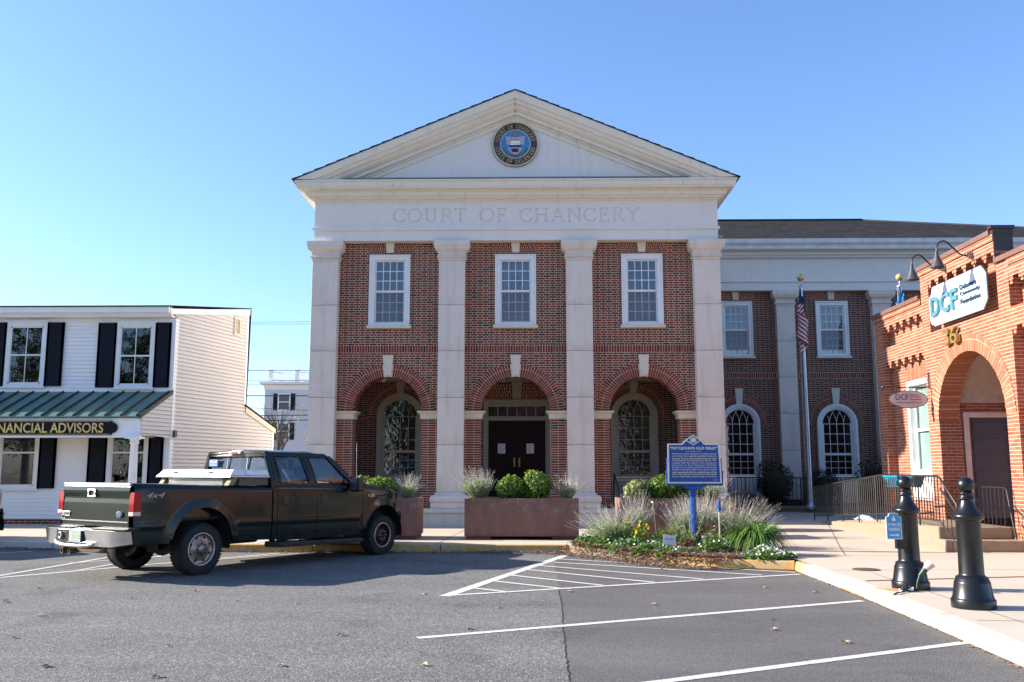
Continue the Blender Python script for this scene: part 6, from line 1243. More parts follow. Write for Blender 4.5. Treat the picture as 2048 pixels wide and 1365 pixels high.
# ================================================================== PICKUPS
RU = (-6.054, 15.354, 0.0); RA = R(57.4)
def paint(name, c, dirt):
    t = NT(name); o = t.coord(); n = t.noise(o, 7, 6, .7); sp_ = t.n('ShaderNodeSeparateXYZ'); t.l(o, sp_.inputs[0])
    low = t.ramp(sp_.outputs[2], [(.45, (1,1,1)), (.75, (.15,.15,.15))]); f = t.math('MULTIPLY', t.ramp(n, [(.45, (0,0,0)), (.75, (.7,.7,.7))]), low)
    col = t.mix(f, c, dirt); rg = t.math('ADD', .20, t.math('MULTIPLY', f, .5)); t.set(col, rg, .0, .22, .3)
    t.l(t.math('MULTIPLY', t.math('SUBTRACT', .9, f), .30), t.p.inputs['Coat Weight']); return t.mat
GREEN = paint('dark green truck paint', (.004,.014,.0125), (.018,.017,.015)); BEIGE = paint('beige car paint', (.34,.30,.24), (.2,.17,.13))
M['board'] = mk('scuffed grey plastic', (.035,.035,.036), .6, var=.3, scale=9)
RUST = mk('rusty edge', (.16,.06,.025), .9, var=.5, scale=20); CHR = mk('worn chrome', (.62,.62,.62), .22, 1.0, var=.08, scale=12, bump=.03); RUB = mk('tyre rubber', (.018,.018,.019), .85, var=.3, scale=12, bump=.15, bscale=60)
DKP = mk('dark chassis', (.012,.012,.012), .8); REDL = mk('red tail lamp', (.30,.004,.008), .2, spec=.3); CLR = mk('clear lamp', (.60,.52,.50), .15); AMB = mk('amber lamp', (.70,.20,.02), .2)
ALU = mk('dull aluminium', (.66,.64,.60), .38, .55, var=.08, bump=.05); TAN = mk('olive bracket', (.24,.21,.10), .7); SEAT = mk('dark cloth seat', (.03,.035,.045), .9)
TG = glass_mat('truck window glass', tint=(.7,.85,.95), refl=1.9, dark=.36); RIM1 = mk('brown stained steel wheel', (.30,.24,.20), .4, .7, var=.4, scale=14); RIM2 = mk('rusted black wheel', (.05,.03,.025), .6, .4, var=.5, scale=16); RING = mk('bright rim edge', (.50,.45,.38), .4, .7)
def pickup(name, label, loc, rot, PAINT, marked):
    T_ = thing(name, label, 'pickup truck', loc, rot, None, True); HWD = 1.0
    CX, CR_ = (0.0, 4.33), (.54, .50); CZ = (.47, .42)
    def top_z(x): return 1.45-.032*(x+1.25) if x < 1.5 else (1.42 if x < 1.6 else 1.42-.027*(x-1.6) if x < 3.6 else 1.366-.02*(x-3.6)-.085*max(0, x-3.7)**1.5)
    def low_z(x):
        b = .55-.03*(x+1.25) if x < 1.5 else .43
        for c, r_, z in zip(CX, CR_, CZ):
            if abs(x-c) < r_+.06: b = max(b, z+math.sqrt(max(0, (r_+.06)**2-(x-c)**2)))
        return min(b, top_z(x)-.1)
    def half(x, z):
        y = HWD-.012-.05*max(0, z-1.18)**1.2*2-.10*max(0, .78-z)**1.4
        crease = .80-.012*x; y += .016*max(0, 1-abs(z-crease)/.05)*(1 if not any(abs(x-c) < r_+.16 for c, r_ in zip(CX, CR_)) else 0)
        if z > top_z(x)-.07: y -= .09*((z-top_z(x)+.07)/.07)**2*.6
        for c, r_, zz in zip(CX, CR_, CZ):
            d = math.hypot(x-c, z-zz)-r_
            if -.05 < d < .22 and z > .5: y += .045*(1-abs(d-.03)/.17) if abs(d-.03) < .17 else 0
        if x > 4.3: y -= .30*((x-4.3)/.6)**2.2*.55
        if x < -1.1: y -= .05*((-1.1-x)/.14)**2
        return y
    def panel(nm, x0, x1, sg, zt=None, mat=PAINT, par=T_, off=0.0, nz=26, inner=True):
        nx_ = max(4, int((x1-x0)/.035)); mb = MB()
        def fn(u, v): x = x0+(x1-x0)*u; a, b = low_z(x), (top_z(x) if zt is None else zt(x)); z = a+(b-a)*v; return (x, sg*(half(x, z)+off), z)
        mb.grid(fn, nx_, nz, flip=sg > 0)
        if inner:   # turned-in lower edge, so that the panel has a thickness
            mb.grid(lambda u, v: (x0+(x1-x0)*u, sg*(half(x0+(x1-x0)*u, low_z(x0+(x1-x0)*u))+off-.10*v), low_z(x0+(x1-x0)*u)+.0), nx_, 1, flip=sg < 0)
        return mb.build(nm, mat, par, fix=False, merge=False)
    for sg in (-1, 1):
        bs_ = panel('bed_side', -1.22, 1.43, sg)
        mb = MB(); mb.grid(lambda u, v: (-1.22+2.65*u, sg*(half(-1.22+2.65*u, top_z(-1.22+2.65*u))-.12*v), top_z(-1.22+2.65*u)+.012*math.sin(math.pi*v)), 20, 4, flip=sg < 0); mb.box(-1.2, sg*.80, .9, 1.42, sg*.84, 1.36); mb.build('bed_rail', PAINT, T_, fix=False)
        panel('cab_corner', 1.46, 1.555, sg); d1 = panel('rear_door', 1.567, 2.505, sg); d2 = panel('front_door', 2.517, 3.715, sg); fe_ = panel('fender', 3.727, 4.86, sg)
        for d, xh in ((d1, 1.72), (d2, 2.65)):
            mb = MB(); y = half(xh, 1.14)
            mb.hexa([(xh-.03,sg*(y-.005),1.06),(xh+.09,sg*(y-.005),1.06),(xh+.09,sg*(y+.012),1.06),(xh-.03,sg*(y+.012),1.06),(xh-.03,sg*(y-.005),1.22),(xh+.09,sg*(y-.005),1.22),(xh+.09,sg*(y+.012),1.22),(xh-.03,sg*(y+.012),1.22)]); mb.build('door_handle', M['black'], d, bevel=.006)
        for c, r_, z in zip(CX, CR_, CZ):     # inner wheel housing and rusted arch edge
            mb = MB(); mb.grid(lambda u, v: (c+(r_+.05)*math.cos(math.pi*(u*1.1-.05)), sg*(half(c, .9)-.03-.55*v), z+(r_+.05)*math.sin(math.pi*(u*1.1-.05))), 24, 2); mb.build('wheel_housing', DKP, T_)
            mb = MB(); random.seed(int(c)+3)
            A = [R(12+156*i/30) for i in range(31)]; pts = [(c+(r_+.058)*math.cos(a), sg*(half(c+(r_+.058)*math.cos(a), z+(r_+.058)*math.sin(a))+.001), z+(r_+.058)*math.sin(a)) for a in A]
            if marked: mb.tube(pts, [.004+.011*random.random() for _ in A], 5); mb.build('arch_edge', RUST if c < 1 else PAINT, T_)
        # running board, mirror
        mb = MB(); yb = .98; mb.hexa([(1.45,sg*.80,.33),(3.72,sg*.80,.29),(3.72,sg*1.03,.29),(1.62,sg*1.03,.32),(1.45,sg*.80,.43),(3.72,sg*.80,.37),(3.70,sg*1.05,.36),(1.6,sg*1.05,.41)]); mb.build('running_board', M['board'], T_, bevel=.02, seg=3)
        mb = MB(); mb.tube([(3.40,sg*.93,1.40),(3.38,sg*1.10,1.36)], .035, 8); mb.tube([(3.52,sg*.93,1.36),(3.40,sg*1.12,1.30)], .03, 8)
        mi = mb.build('mirror_arm', M['black'], T_); mb = MB(); mb.hexa([(3.28,sg*1.06,1.24),(3.42,sg*1.08,1.24),(3.40,sg*1.30,1.26),(3.27,sg*1.29,1.26),(3.28,sg*1.06,1.50),(3.42,sg*1.08,1.50),(3.40,sg*1.30,1.52),(3.27,sg*1.29,1.52)]); mb.build('mirror_shell', M['black'], mi, bevel=.03, seg=3)
        mb = MB(); mb.add([(3.266,sg*1.08,1.27),(3.262,sg*1.275,1.285),(3.262,sg*1.275,1.50),(3.266,sg*1.08,1.48)], [(0,1,2,3)]); mb.build('mirror_glass', CHR, mi)
        # tail lamp, head lamp, marker
        mb = MB(); mb.grid(lambda u, v: (-1.255+.02*abs(v-.5)+.17*max(0, u-.45)**1.4*1.6, sg*(.875+.132*(1-(1-min(1, u*1.7))**2)), .96+.36*v), 8, 10); mb.build('tail_lamp', REDL, T_, merge=True)
        mb = MB(); mb.grid(lambda u, v: (-1.262+.17*max(0, u-.45)**1.4*1.6, sg*(.882+.130*(1-(1-min(1, u*1.7))**2)), .975+.055*v), 6, 2); mb.build('reversing_lamp', CLR, T_, merge=True)
        mb = MB(); mb.hexa([(4.72,sg*.80,.99),(4.93,sg*.70,.99),(4.93,sg*.55,.99),(4.72,sg*.55,.99),(4.72,sg*.865,1.18),(4.90,sg*.72,1.18),(4.90,sg*.55,1.18),(4.72,sg*.55,1.18)]); mb.build('head_lamp', CLR, T_, bevel=.015)
        mb = MB(); mb.hexa([(4.70,sg*.84,.88),(4.90,sg*.76,.88),(4.90,sg*.70,.88),(4.7,sg*.70,.88),(4.70,sg*.86,.98),(4.91,sg*.76,.98),(4.91,sg*.70,.98),(4.7,sg*.7,.98)]); mb.build('turn_lamp', AMB, T_, bevel=.01)
        mb = MB(); mb.hexa([(4.04,sg*(half(4.06,.99)-.01),.965),(4.13,sg*(half(4.1,1.0)-.01),.99),(4.13,sg*(half(4.1,1.0)+.010),.99),(4.04,sg*(half(4.06,.99)+.010),.965),(4.05,sg*(half(4.06,1.0)-.01),1.005),(4.13,sg*(half(4.1,1.03)-.01),1.03),(4.13,sg*(half(4.1,1.03)+.01),1.03),(4.05,sg*(half(4.06,1.0)+.01),1.005)]); mb.build('side_marker', mk('dull marker lens', (.35,.30,.22), .4) if 'dull marker lens' not in bpy.data.materials else bpy.data.materials['dull marker lens'], T_)
        # wheels
        for c, tr_, zc in ((0.0, .405, .405), (4.30, .385, .385)):
            yc = sg*.86; w = MB(); hw = .14; mb = MB()
            prof_ = [(tr_-.155,hw*.9),(tr_-.14,hw*1.0),(tr_-.10,hw*1.03),(tr_-.045,hw*1.0),(tr_-.018,hw*.86),(tr_-.004,hw*.7),(tr_,hw*.4),(tr_,0),(tr_,-hw*.4),(tr_-.004,-hw*.7),(tr_-.018,-hw*.86),(tr_-.06,-hw),(tr_-.155,-hw*.9)]
            mb.lathe([(r_, y*sg) for r_, y in prof_], (c,yc,zc), 48, axis='y')
            for k in range(44):     # tread blocks on the shoulders
                a = 2*math.pi*k/44
                for q in (-1, 1):
                    ca, sa = math.cos(a), math.sin(a); t_ = Vector((-sa,0,ca)); r_ = Vector((ca,0,sa)); b0 = Vector((c,yc,zc))+r_*(tr_-.03); y0, y1 = q*hw*.55, q*hw*1.01
                    p = [b0-t_*.02+Vector((0,y0,0)), b0+t_*.02+Vector((0,y0,0)), b0+t_*.02+Vector((0,y1,0)), b0-t_*.02+Vector((0,y1,0))]; mb.hexa(p+[x+r_*.038 for x in p[:2]]+[x+r_*.024 for x in p[2:]])
            wh = mb.build('wheel', RUB, T_); rm = MB(); R0 = tr_-.155
            rear = c < 1; dish = [(R0+.012,.128),(R0+.004,.137),(R0-.014,.132),(R0-.018,.10),(R0-.02,.03),(R0-.05,.02)] if not rear else [(R0+.012,.128),(R0+.004,.137),(R0-.014,.132),(R0-.020,.10),(R0-.03,.085),(R0-.08,.098)]
            hub = [(.12,.06),(.105,.085),(.075,.09),(.072,.14),(.06,.15),(.045,.15),(.044,.12),(0,.12)] if not rear else [(.115,.105),(.10,.12),(.07,.125),(.065,.15),(.05,.158),(0,.16)]
            rm.lathe([(r_, y*sg) for r_, y in dish+hub], (c,yc,zc), 36, axis='y')
            rg = MB(); rg.lathe([(R0+.013,.130*sg),(R0+.006,.140*sg),(R0-.010,.136*sg),(R0-.013,.125*sg)], (c,yc,zc), 40, axis='y'); rg.build('rim_edge', RING, wh)
            lg = MB()
            for k in range(8):
                a = 2*math.pi*(k+.5)/8; rr = R0-.062 if rear else R0-.07; p = (c+rr*math.cos(a), yc+sg*(.094 if rear else .05), zc+rr*math.sin(a)); rm.tube([(p[0],p[1],p[2]),(p[0],p[1]+sg*.006,p[2])], .021, 12, 1)
                a = 2*math.pi*k/8; p = (c+.088*math.cos(a), yc+sg*.10, zc+.088*math.sin(a)); lg.tube([p, (p[0],p[1]+sg*.04,p[2])], .012, 6)
            nb = len(rm.v); rm.v += lg.v; rm.f += [[i+nb for i in f] for f in lg.f]; rm.m += [1 if rear else 2]*len(lg.f); rm.sm += lg.sm; rm.build('rim', [RIM1 if rear else RIM2, DKP, RING], wh)
    # bed floor and front wall, inner cab tub, chassis
    MB().box(-1.2,-.86,.86,1.43,.86,.90).build('bed_floor', DKP, T_); MB().box(1.40,-.93,.55,1.43,.93,1.36).build('bed_front', PAINT, T_)
    mb = MB(); mb.box(1.47,-.93,.46,3.72,.93,1.0); mb.box(3.73,-.60,.5,4.8,.60,1.1); mb.box(-1.1,-.5,.55,1.4,.5,.85); mb.build('floor_pan', DKP, T_)
    mb = MB()
    for y in (-.45,.45): mb.box(-1.15,y-.04,.48,4.7,y+.04,.60)
    mb.tube([(0,-.8,.42),(0,.8,.42)], .05, 8); mb.sphere((0,.0,.42), .17, 12); mb.tube([(4.3,-.8,.40),(4.3,.8,.40)], .05, 8); mb.build('chassis', mk('rusty chassis', (.05,.032,.022), .9, var=.4, scale=8) if 'rusty chassis' not in bpy.data.materials else bpy.data.materials['rusty chassis'], T_)
    mb = MB(); mb.tube([(1.5,-.5,.50),(.7,-.5,.50)], .1, 12); mb.tube([(.7,-.5,.5),(-.45,-.55,.52),(-.62,-.78,.49),(-.7,-.93,.47)], [.035,.035,.045,.055], 10, cap=False); mb.build('exhaust', mk('dark exhaust', (.06,.055,.05), .6, .5) if 'dark exhaust' not in bpy.data.materials else bpy.data.materials['dark exhaust'], T_)
    # greenhouse
    zb = 1.41; roofz = 2.0
    def yr(z): return .955-.245*(max(0, z-zb)/(roofz-zb))**1.25*.85
    mb = MB(); NX, NY = 26, 14
    def roof(u, v):
        x = 1.42+1.53*u; e = abs(2*v-1); ed = .775-.02*u; z = 1.985+.035*(1-e**2.5)-.05*max(0, (.12-u)/.12)**2-.10*max(0, (u-.72)/.28)**2*1.0; return (x+(.10*(1-e*e) if u > .9 else 0)*(u-.9)*8, (2*v-1)*ed, z-.045*e**10)
    mb.grid(roof, NX, NY); mb.grid(lambda u, v: (lambda p: (p[0], p[1], p[2]-.05))(roof(u, v)), NX, NY, flip=True); mb.build('cab_roof', PAINT, T_, fix=False)
    for sg in (-1, 1):
        def sidept(x, z): return (x, sg*yr(z), z)
        mb = MB()
        def bar(x0b, x1b, x0t, x1t, z0=zb-.03, z1=1.96, n=8):
            o = [sidept(x0b+(x0t-x0b)*i/n, z0+(z1-z0)*i/n) for i in range(n+1)]; q = [sidept(x1b+(x1t-x1b)*i/n, z0+(z1-z0)*i/n) for i in range(n+1)]
            inn_ = [(p[0], p[1]-sg*.05, p[2]) for p in o]; inq = [(p[0], p[1]-sg*.05, p[2]) for p in q]; k = n+1
            mb.add(o+q+inn_+inq, [(i,i+1,k+i+1,k+i) for i in range(n)]+[(2*k+i,2*k+i+1,i+1,i) for i in range(n)]+[(k+i,k+i+1,3*k+i+1,3*k+i) for i in range(n)], 0, True)
        bar(1.43,1.68,1.43,1.62); bar(2.33,2.54,2.22,2.42); bar(3.38,3.60,2.86,2.99, z1=1.915)
        mb.hexa([sidept(1.43,1.90),sidept(2.95,1.88),(2.95,sg*(yr(1.88)-.06),1.88),(1.43,sg*(yr(1.9)-.06),1.9),sidept(1.43,1.975),sidept(2.86,1.955),(2.86,sg*.70,1.96),(1.43,sg*.70,1.98)])
        mb.hexa([sidept(1.43,zb-.05),sidept(3.62,zb-.06),(3.62,sg*.86,zb-.06),(1.43,sg*.86,zb-.05),sidept(1.43,zb+.015),sidept(3.45,zb+.005),(3.45,sg*.86,zb+.005),(1.43,sg*.86,zb+.015)])
        mb.hexa([sidept(3.20,zb),sidept(3.60,zb-.03),(3.60,sg*(yr(zb)-.04),zb-.03),(3.20,sg*(yr(zb)-.04),zb),sidept(3.30,1.56),sidept(3.40,1.56),(3.40,sg*(yr(1.56)-.04),1.56),(3.30,sg*(yr(1.56)-.04),1.56)])
        mb.build('window_pillars', PAINT, T_)
        g = MB()
        for (xa, xb_, xc_, xd) in ((1.66,2.35,2.24,1.61),(2.52,3.42,2.90,2.41)):
            g.grid(lambda u, v: (lambda z: (xa+(xd-xa)*v+((xb_+(xc_-xb_)*v)-(xa+(xd-xa)*v))*u, sg*(yr(z)-.022), z))(zb+(1.92-zb)*v), 4, 6)
        g.build('side_window', TG, T_, fix=False)
    # back panel with the three-pane window
    mb = MB(); bx = 1.44
    def bk(y0, y1, z0, z1): mb.hexa([(bx,y0,z0),(bx+.05,y0,z0),(bx+.05,y1,z0),(bx,y1,z0),(bx+.0,y0,z1),(bx+.05,y0,z1),(bx+.05,y1,z1),(bx,y1,z1)])
    mb.hexa([(bx,-.96,1.30),(bx+.05,-.96,1.30),(bx+.05,.96,1.30),(bx,.96,1.30),(bx,-.95,1.47),(bx+.05,-.95,1.47),(bx+.05,.95,1.47),(bx,.95,1.47)])
    mb.hexa([(bx,-.80,1.90),(bx+.05,-.80,1.90),(bx+.05,.80,1.90),(bx,.80,1.90),(bx,-.74,1.99),(bx+.05,-.74,1.99),(bx+.05,.74,1.99),(bx,.74,1.99)])
    for sg in (-1, 1): mb.hexa([(bx,sg*.95,1.47),(bx+.05,sg*.95,1.47),(bx+.05,sg*.84,1.47),(bx,sg*.84,1.47),(bx,sg*.80,1.90),(bx+.05,sg*.80,1.90),(bx+.05,sg*.72,1.90),(bx,sg*.72,1.90)])
    mb.build('cab_back', PAINT, T_); fr2 = MB()
    P4 = [(-.85,1.46),(.85,1.46),(.735,1.905),(-.735,1.905)]; fr2.tube([(bx-.008+(.05 if p[1] > 1.6 else 0),*p) for p in P4]+[(bx-.008,*P4[0])], .014, 6)
    for y in (-.27,.27): fr2.tube([(bx-.004,y,1.46),(bx+.05,y*.97,1.905)], .012, 6)
    rwf = fr2.build('rear_window_frame', mk('silver window trim', (.45,.44,.42), .4, .4) if 'silver window trim' not in bpy.data.materials else bpy.data.materials['silver window trim'], T_)
    MB().add([(bx+(.085 if p[1] > 1.6 else .0),*p) for p in P4], [(0,1,2,3)]).build('rear_window', TG, T_, fix=False)
    MB().add([(3.60,-.86,1.41),(3.60,.86,1.41),(2.97,.71,1.94),(2.97,-.71,1.94)], [(0,1,2,3)]).build('windscreen', TG, T_, fix=False)
    mb = MB(); mb.box(3.2,-.9,1.1,3.6,.9,1.36); mb.build('dashboard', DKP, T_, bevel=.03)
    for x in (1.85, 2.75):
        for y in (-.45, .45):
            mb = MB(); mb.hexa([(x,y-.27,.95),(x+.5,y-.27,.95),(x+.5,y+.27,.95),(x,y+.27,.95),(x-.1,y-.25,1.05),(x+.5,y-.25,1.1),(x+.5,y+.25,1.1),(x-.1,y+.25,1.05)]); mb.hexa([(x-.12,y-.26,1.0),(x+.06,y-.26,1.0),(x+.06,y+.26,1.0),(x-.12,y+.26,1.0),(x-.26,y-.23,1.55),(x-.13,y-.23,1.55),(x-.13,y+.23,1.55),(x-.26,y+.23,1.55)]); mb.hexa([(x-.25,y-.12,1.55),(x-.15,y-.12,1.55),(x-.15,y+.12,1.55),(x-.25,y+.12,1.55),(x-.28,y-.11,1.72),(x-.19,y-.11,1.72),(x-.19,y+.11,1.72),(x-.28,y+.11,1.72)]); mb.build('seat', SEAT, T_, bevel=.03)
    mb = MB(); mb.lathe([(.175,0),(.19,.012),(.175,.024),(.16,.012),(.175,0)], (0,0,0), 24, axis='y'); mb.v = [(3.10+p[1]*.9+p[2]*.35, .45+p[0], 1.36+p[2]*.9-p[1]*.3) for p in mb.v]; mb.build('steering_wheel', DKP, T_)
    mb = MB(); mb.hexa([(bx-.05,-.16,1.945),(bx+.06,-.16,1.96),(bx+.06,.16,1.96),(bx-.05,.16,1.945),(bx-.045,-.15,1.985),(bx+.06,-.15,2.02),(bx+.06,.15,2.02),(bx-.045,.15,1.985)]); mb.build('roof_brake_lamp', CLR, T_, bevel=.008)
    MB().box(bx-.056,-.075,1.95,bx-.045,.075,1.978).build('brake_lens', REDL, T_)
    # bonnet, grille, front bumper
    mb = MB(); mb.grid(lambda u, v: (3.58+1.30*u-(.06*(2*v-1)**2 if u > .9 else 0), (2*v-1)*(half(3.6+1.22*u, 1.1)-.075), top_z(3.62+1.22*u)-.008+.075*(1-(2*v-1)**2)*(1-.3*u)+.03*max(0, 1-abs(abs(2*v-1)-.55)/.2)-.14*max(0, u-.86)/.14*(1)), 22, 24); mb.build('bonnet', PAINT, T_, fix=False)
    mb = MB(); mb.hexa([(4.84,-.60,.86),(4.97,-.58,.86),(4.97,.58,.86),(4.84,.60,.86),(4.80,-.60,1.24),(4.92,-.58,1.22),(4.92,.58,1.22),(4.80,.60,1.24)]); mb.build('grille', M['black'], T_, bevel=.02)
    mb = MB()
    def fb(u, v):
        y = (2*u-1); a = abs(y); return (5.03-.03*abs(v-.5)*2-.40*max(0, a-.62)**1.6*2.1, y*1.0-.0, .55+.26*v+.03*max(0, a-.7))
    mb.grid(fb, 26, 4); mb.grid(lambda u, v: (fb(u,1)[0]-.14*v, fb(u,1)[1], fb(u,1)[2]+.004), 26, 1); mb.build('front_bumper', CHR, T_)
    MB().box(4.55,-.85,.42,4.93,.85,.60).build('front_valance', DKP, T_, bevel=.03)
    # tailgate with rounded top, rear bumper with step, plate, hitch
    mb = MB()
    def tg(u, v):
        z = .80+.64*v; b = -.014*max(0, 1-abs(z-1.34)/.09)+.006*max(0, 1-abs(z-1.22)/.06) 
        return (-1.245+b+.05*max(0, (v-.95)/.05)**2, -.875+1.75*u, z)
    mb.grid(tg, 6, 40); mb.grid(lambda u, v: (-1.195+.06*v, -.875+1.75*u, 1.44-.01*v), 6, 2); mb.box(-1.20,-.87,.82,-1.14,.87,1.42)
    g_ = mb.build('tailgate', PAINT, T_, fix=False)
    MB().box(-1.262,-.87,.868,-1.242,.87,.882).build('chrome_strip', CHR, g_)
    MB().hexa([(-1.265,-.875,1.425),(-1.18,-.875,1.435),(-1.18,.875,1.435),(-1.265,.875,1.425),(-1.262,-.865,1.447),(-1.17,-.865,1.462),(-1.17,.865,1.462),(-1.262,.865,1.447)]).build('tailgate_cap', ALU, g_, bevel=.012)
    hb = MB()
    for a, b, c, d in ((-.03,.17,1.335,1.36),(-.03,.17,1.235,1.262),(-.03,.0,1.262,1.335),(.14,.17,1.262,1.335)): hb.box(-1.285,a,c,-1.235,b,d)
    hb.build('handle_bezel', CHR, g_, bevel=.006); MB().box(-1.262,.0,1.262,-1.245,.14,1.335).build('handle_recess', DKP, g_)
    if marked:
        mb = MB(); mb.lathe([(0,0),(.07,0),(.072,-.008),(.0,-.010)], (0,0,0), 24, axis='y'); mb.v = [(-1.262+p[1], -.66+p[0]*1.05, .985+p[2]*.72) for p in mb.v]; ov = mb.build('oval_badge', CHR, g_)
        mb = MB(); mb.lathe([(0,-.0105),(.058,-.0105)], (0,0,0), 24, axis='y'); mb.v = [(-1.264+p[1], -.66+p[0]*1.05, .985+p[2]*.70) for p in mb.v]; mb.build('badge_field', mk('badge blue', (.02,.05,.16), .3), ov)
        mb = MB(); mb.text('Ford', (-1.2765,-.615,.968), (0,-1,0), ZD, .09, .04, .002); mb.build('badge_script', CHR, ov)
        mb = MB(); mb.box(-1.262,.665,.935,-1.25,.91,1.005); bd = mb.build('model_badge', CHR, g_, bevel=.004); mb = MB(); mb.text('F-250', (-1.263,.89,.95), (0,-1,0), ZD, .20, .042, .003); mb.build('badge_letters', M['black'], bd)
        mb = MB(); mb.text('4x4', (-1.251,.93,.885), (0,-1,0), ZD, .13, .03, .002); mb.build('decal', ALU, g_)
        for x0, w_, h_, y_ in ((-1.04,.34,.095,1),):
            t4 = MB(); vs, fs = text_geo('4x4'); xs = [v[0] for v in vs]; ys_ = [v[1] for v in vs]; kx_ = .30/(max(xs)-min(xs)); kz = .085/(max(ys_)-min(ys_))
            t4.add([(-1.06+(v[0]-min(xs))*kx_+(v[1]-min(ys_))*kz*.75, -half(-.9, 1.27)-.002-.002*max(0, v[2]), 1.232+(v[1]-min(ys_))*kz) for v in vs], fs); t4.build('side_decal', mk('faded copper decal', (.55,.36,.28), .5), T_)
        mb = MB(); mb.text('F-250', (3.86,-half(3.95,1.17)-.003,1.135), (1,0,0), ZD, .17, .052, .010); mb.build('fender_badge', CHR, T_)
        st2 = MB(); st2.box(bx-.006,.50,1.72,bx-.002,.74,1.85); sk = st2.build('window_sticker', mk('blue sticker', (.05,.16,.45), .5), T_); mb = MB(); mb.text('TRUMP', (bx-.0065,.725,1.775), (0,-1,0), ZD, .21, .05, .001); mb.box(bx-.0075,.53,1.74,bx-.006,.71,1.748); mb.build('sticker_lettering', PSW, sk)
    mb = MB()
    def rb_(u, v):
        y = 1.13-2.26*u; a = abs(y); return (-1.50+.035*(1-v)+.42*max(0, a-.75)**2*2.2, y, .52+.235*v+.10*max(0, a-.80)*(1-v)*1.6)
    mb.grid(rb_, 40, 6); mb.grid(lambda u, v: (rb_(u,1)[0]+(-1.18-rb_(u,1)[0])*v, rb_(u,1)[1]*(1-.02*v), .757+.02*math.sin(math.pi*v)), 40, 3); rbp = mb.build('rear_bumper', CHR, T_)
    MB().hexa([(-1.46,-1.10,.772),(-1.21,-1.06,.785),(-1.21,-.25,.785),(-1.46,-.25,.772),(-1.46,-1.10,.783),(-1.21,-1.06,.80),(-1.21,-.25,.80),(-1.46,-.25,.783)]).build('step_pad', M['black'], rbp); MB().hexa([(-1.46,.25,.772),(-1.21,.25,.785),(-1.21,1.06,.785),(-1.46,1.10,.772),(-1.46,.25,.783),(-1.21,.25,.80),(-1.21,1.06,.80),(-1.46,1.10,.783)]).build('step_pad', M['black'], rbp)
    MB().box(-1.515,-.12,.575,-1.48,.56,.745).build('bumper_recess', M['black'], rbp)
    mb = MB(); mb.tube([(-1.50,.60,.55),(-1.53,.5,.53),(-1.55,.3,.52),(-1.55,-.1,.52),(-1.53,-.3,.53),(-1.50,-.4,.55)], .028, 8); mb.build('bumper_step', CHR, rbp)
    mb = MB(); mb.lathe([(.05,0),(.055,-.02),(.03,-.025),(.03,0)], (0,0,0), 16, axis='y'); mb.v = [(-1.53+p[1], .42+p[0], .66+p[2]) for p in mb.v]; mb.build('ball_hole', CHR, rbp)
    pt = MB(); pt.box(-1.525,-.10,.575,-1.518,.20,.735); pp = pt.build('number_plate', mk('pale blue plate', (.40,.50,.52), .5) if 'pale blue plate' not in bpy.data.materials else bpy.data.materials['pale blue plate'], rbp)
    if marked:
        mb = MB(); mb.text('C81245', (-1.526,.185,.61), (0,-1,0), ZD, .27, .09, .002); mb.build('plate_number', mk('gold plate digits', (.55,.48,.22), .5), pp)
        mb = MB(); mb.box(-1.527,-.05,.712,-1.5255,.15,.72); mb.box(-1.527,-.06,.585,-1.5255,.16,.592); mb.build('plate_band', mk('plate navy', (.05,.12,.3), .5), pp)
    mb = MB(); mb.box(-1.45,.20,.40,-1.0,.27,.47)
    for y in (.16, .36): mb.box(-1.52,y-.008,.385,-1.42,y+.06,.40); mb.box(-1.52,y-.008,.46,-1.42,y+.06,.475); mb.box(-1.52,y-.008,.40,-1.42,y+.004,.46); mb.box(-1.52,y+.05,.40,-1.42,y+.06,.46)
    mb.box(-1.42,-.55,.42,-1.36,.55,.50); mb.build('tow_hitch', mk('rusty hitch', (.12,.07,.045), .8, .3, var=.4, scale=15) if 'rusty hitch' not in bpy.data.materials else bpy.data.materials['rusty hitch'], T_)
    if marked: MB().tube([(3.62,-.90,1.36),(3.60,-.90,2.18)], [.006,.003], 5).build('aerial', ALU, T_)
    return T_
tk = pickup('pickup_truck', 'dark green crew cab pickup with rusty wheel arches parked at an angle before the court', RU, RA, GREEN, True)
tb = thing('truck_toolbox', 'aluminium crossover toolbox lying across the bed of the dark green pickup', 'toolbox', RU, RA, None, True)
m = MB(); m.hexa([(.62,-.70,1.22),(1.28,-.70,1.22),(1.28,.70,1.22),(.62,.70,1.22),(.56,-.72,1.52),(1.34,-.72,1.52),(1.34,.72,1.52),(.56,.72,1.52)]); m.build('box_body', ALU, tb)
m = MB(); m.hexa([(.50,-1.0,1.535),(1.36,-1.0,1.525),(1.36,1.0,1.525),(.50,1.0,1.535),(.52,-.99,1.565),(1.36,-.99,1.555),(1.36,.99,1.555),(.52,.99,1.565)]); m.hexa([(.52,-.98,1.566),(1.36,-.98,1.556),(1.36,.98,1.556),(.52,.98,1.566),(.62,-.95,1.665),(1.34,-.95,1.66),(1.34,.95,1.66),(.62,.95,1.665)]); m.build('lid', ALU, tb, bevel=.01)
for y in (-.42, .52):
    m = MB(); m.box(.555,y-.06,1.585,.60,y+.06,1.60); m.box(.545,y-.05,1.602,.585,y+.04,1.62); m.build('latch', DKP, tb)
for y in (-.90,.86): m = MB(); m.hexa([(.50,y-.06,1.40),(.60,y-.06,1.40),(.60,y+.06,1.40),(.50,y+.06,1.40),(.60,y-.05,1.533),(.72,y-.05,1.533),(.72,y+.05,1.533),(.60,y+.05,1.533)]); m.build('bracket', TAN, tb)
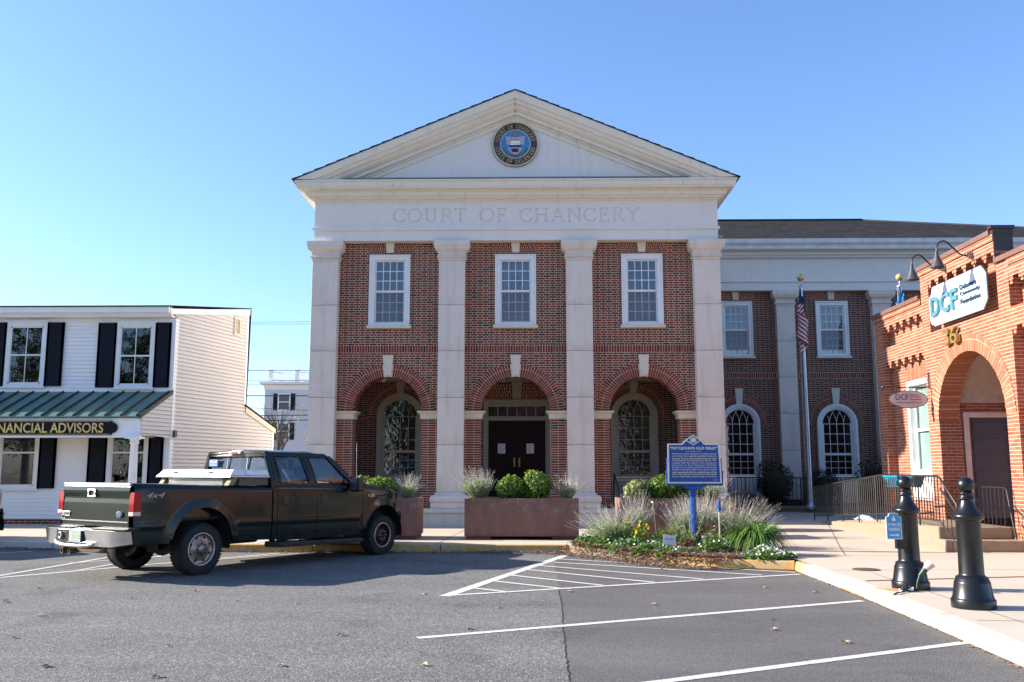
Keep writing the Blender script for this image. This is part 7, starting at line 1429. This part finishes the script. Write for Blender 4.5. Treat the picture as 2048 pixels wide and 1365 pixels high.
m = MB(); m.hexa([(.84,-.986,1.575),(1.02,-.986,1.575),(1.02,-.98,1.575),(.84,-.98,1.575),(.84,-.965,1.645),(1.02,-.965,1.645),(1.02,-.96,1.645),(.84,-.96,1.645)]); m.build('label_sticker', PSW, tb)
m = MB(); m.box(.74,-.94,1.395,1.36,-.90,1.525); m.build('side_plate', mk('brown side plate', (.12,.09,.06), .7), tb)
pickup('pickup_truck', 'beige pickup at the left edge, mostly out of the frame', (-15.0,16.75,0), R(58), BEIGE, False)

# ================================================================== unseen trees and brick building added behind the viewpoint for windows and paint to reflect
random.seed(90); pt_ = thing('added_tree', 'tall leafy tree added behind the viewpoint for the windows to reflect', 'tree', (-34,-30,0), 0, 'trees added behind the viewpoint', True)
m = MB(); m.tube([(0,0,0),(.1,0,3),(0,.2,6),(.2,0,11)], [.4,.3,.22,.08], 8)
for k in range(9): a = k*2.4; m.tube([(0,0,3+k*.7),(1.6*math.cos(a),1.6*math.sin(a),5+k*.75),(3.2*math.cos(a),3.2*math.sin(a),6.2+k*.8)], [.14,.09,.03], 6)
m.build('trunk', bark, pt_); m = MB()
for k in range(46):
    a = random.uniform(0,6.28); z = random.uniform(3.6,13.5); rr = 4.3*math.sqrt(max(.05, 1-((z-8)/6)**2))*random.uniform(.3,1); c = Vector((rr*math.cos(a), rr*math.sin(a), z))
    for q in range(38): leaf_quad(m, c+Vector((random.gauss(0,.75),random.gauss(0,.75),random.gauss(0,.55))), .24, .42)
m.build('crown', leaf_mat('autumn park leaf', (.03,.055,.015), (.10,.12,.03), .2), pt_, fix=False)
for k, (x, y, sc_) in enumerate(((-27,-36,1.05),(-41,-26,1.1),(-48,-38,1.0),(-20,-44,.95),(-12,-40,.8),(14,-42,.85),(24,-36,.9),(-56,-22,1.1))):
    c = copy_tree(pt_); c.location = (x,y,0); c.rotation_euler = (0,0,k*1.3); c.scale = (sc_,)*3
hall = thing('added_hall', 'long brick building added behind the viewpoint for windows and paint to reflect', 'building', (4,-52,0))
m = MB(); m.box(-16,-60,0,30,-50,10.5); m.build('wall', M['brick_wing'], hall)
m = MB(); m.hexa([(-16.6,-60.6,10.5),(30.6,-60.6,10.5),(30.6,-49.4,10.5),(-16.6,-49.4,10.5),(-12,-55.2,14),(26,-55.2,14),(26,-54.8,14),(-12,-54.8,14)]); m.build('roof', M['shingle'], hall)
for i in range(10):
    for z in (1.2, 4.8):
        x = -13.5+i*4.4; m = MB(); m.box(x-.7,-49.99,z-.1,x+.7,-49.9,z+2.1); w = m.build('window', M['frame'], hall); MB().box(x-.55,-49.9,z,x+.55,-49.88,z+1.95).build('glass', M['interior'], w)
m = MB(); m.pxz([(3,6.5),(11,6.5),(7,9.0)], -49.4, -47); m.box(3,-49.9,5.9,11,-47,6.5); m.build('portico', M['white'], hall)
for x in (3.6,5.8,8.2,10.4): MB().tube([(x,-47.5,0),(x,-47.5,5.9)], .3, 14).build('portico_column', M['white'], hall)
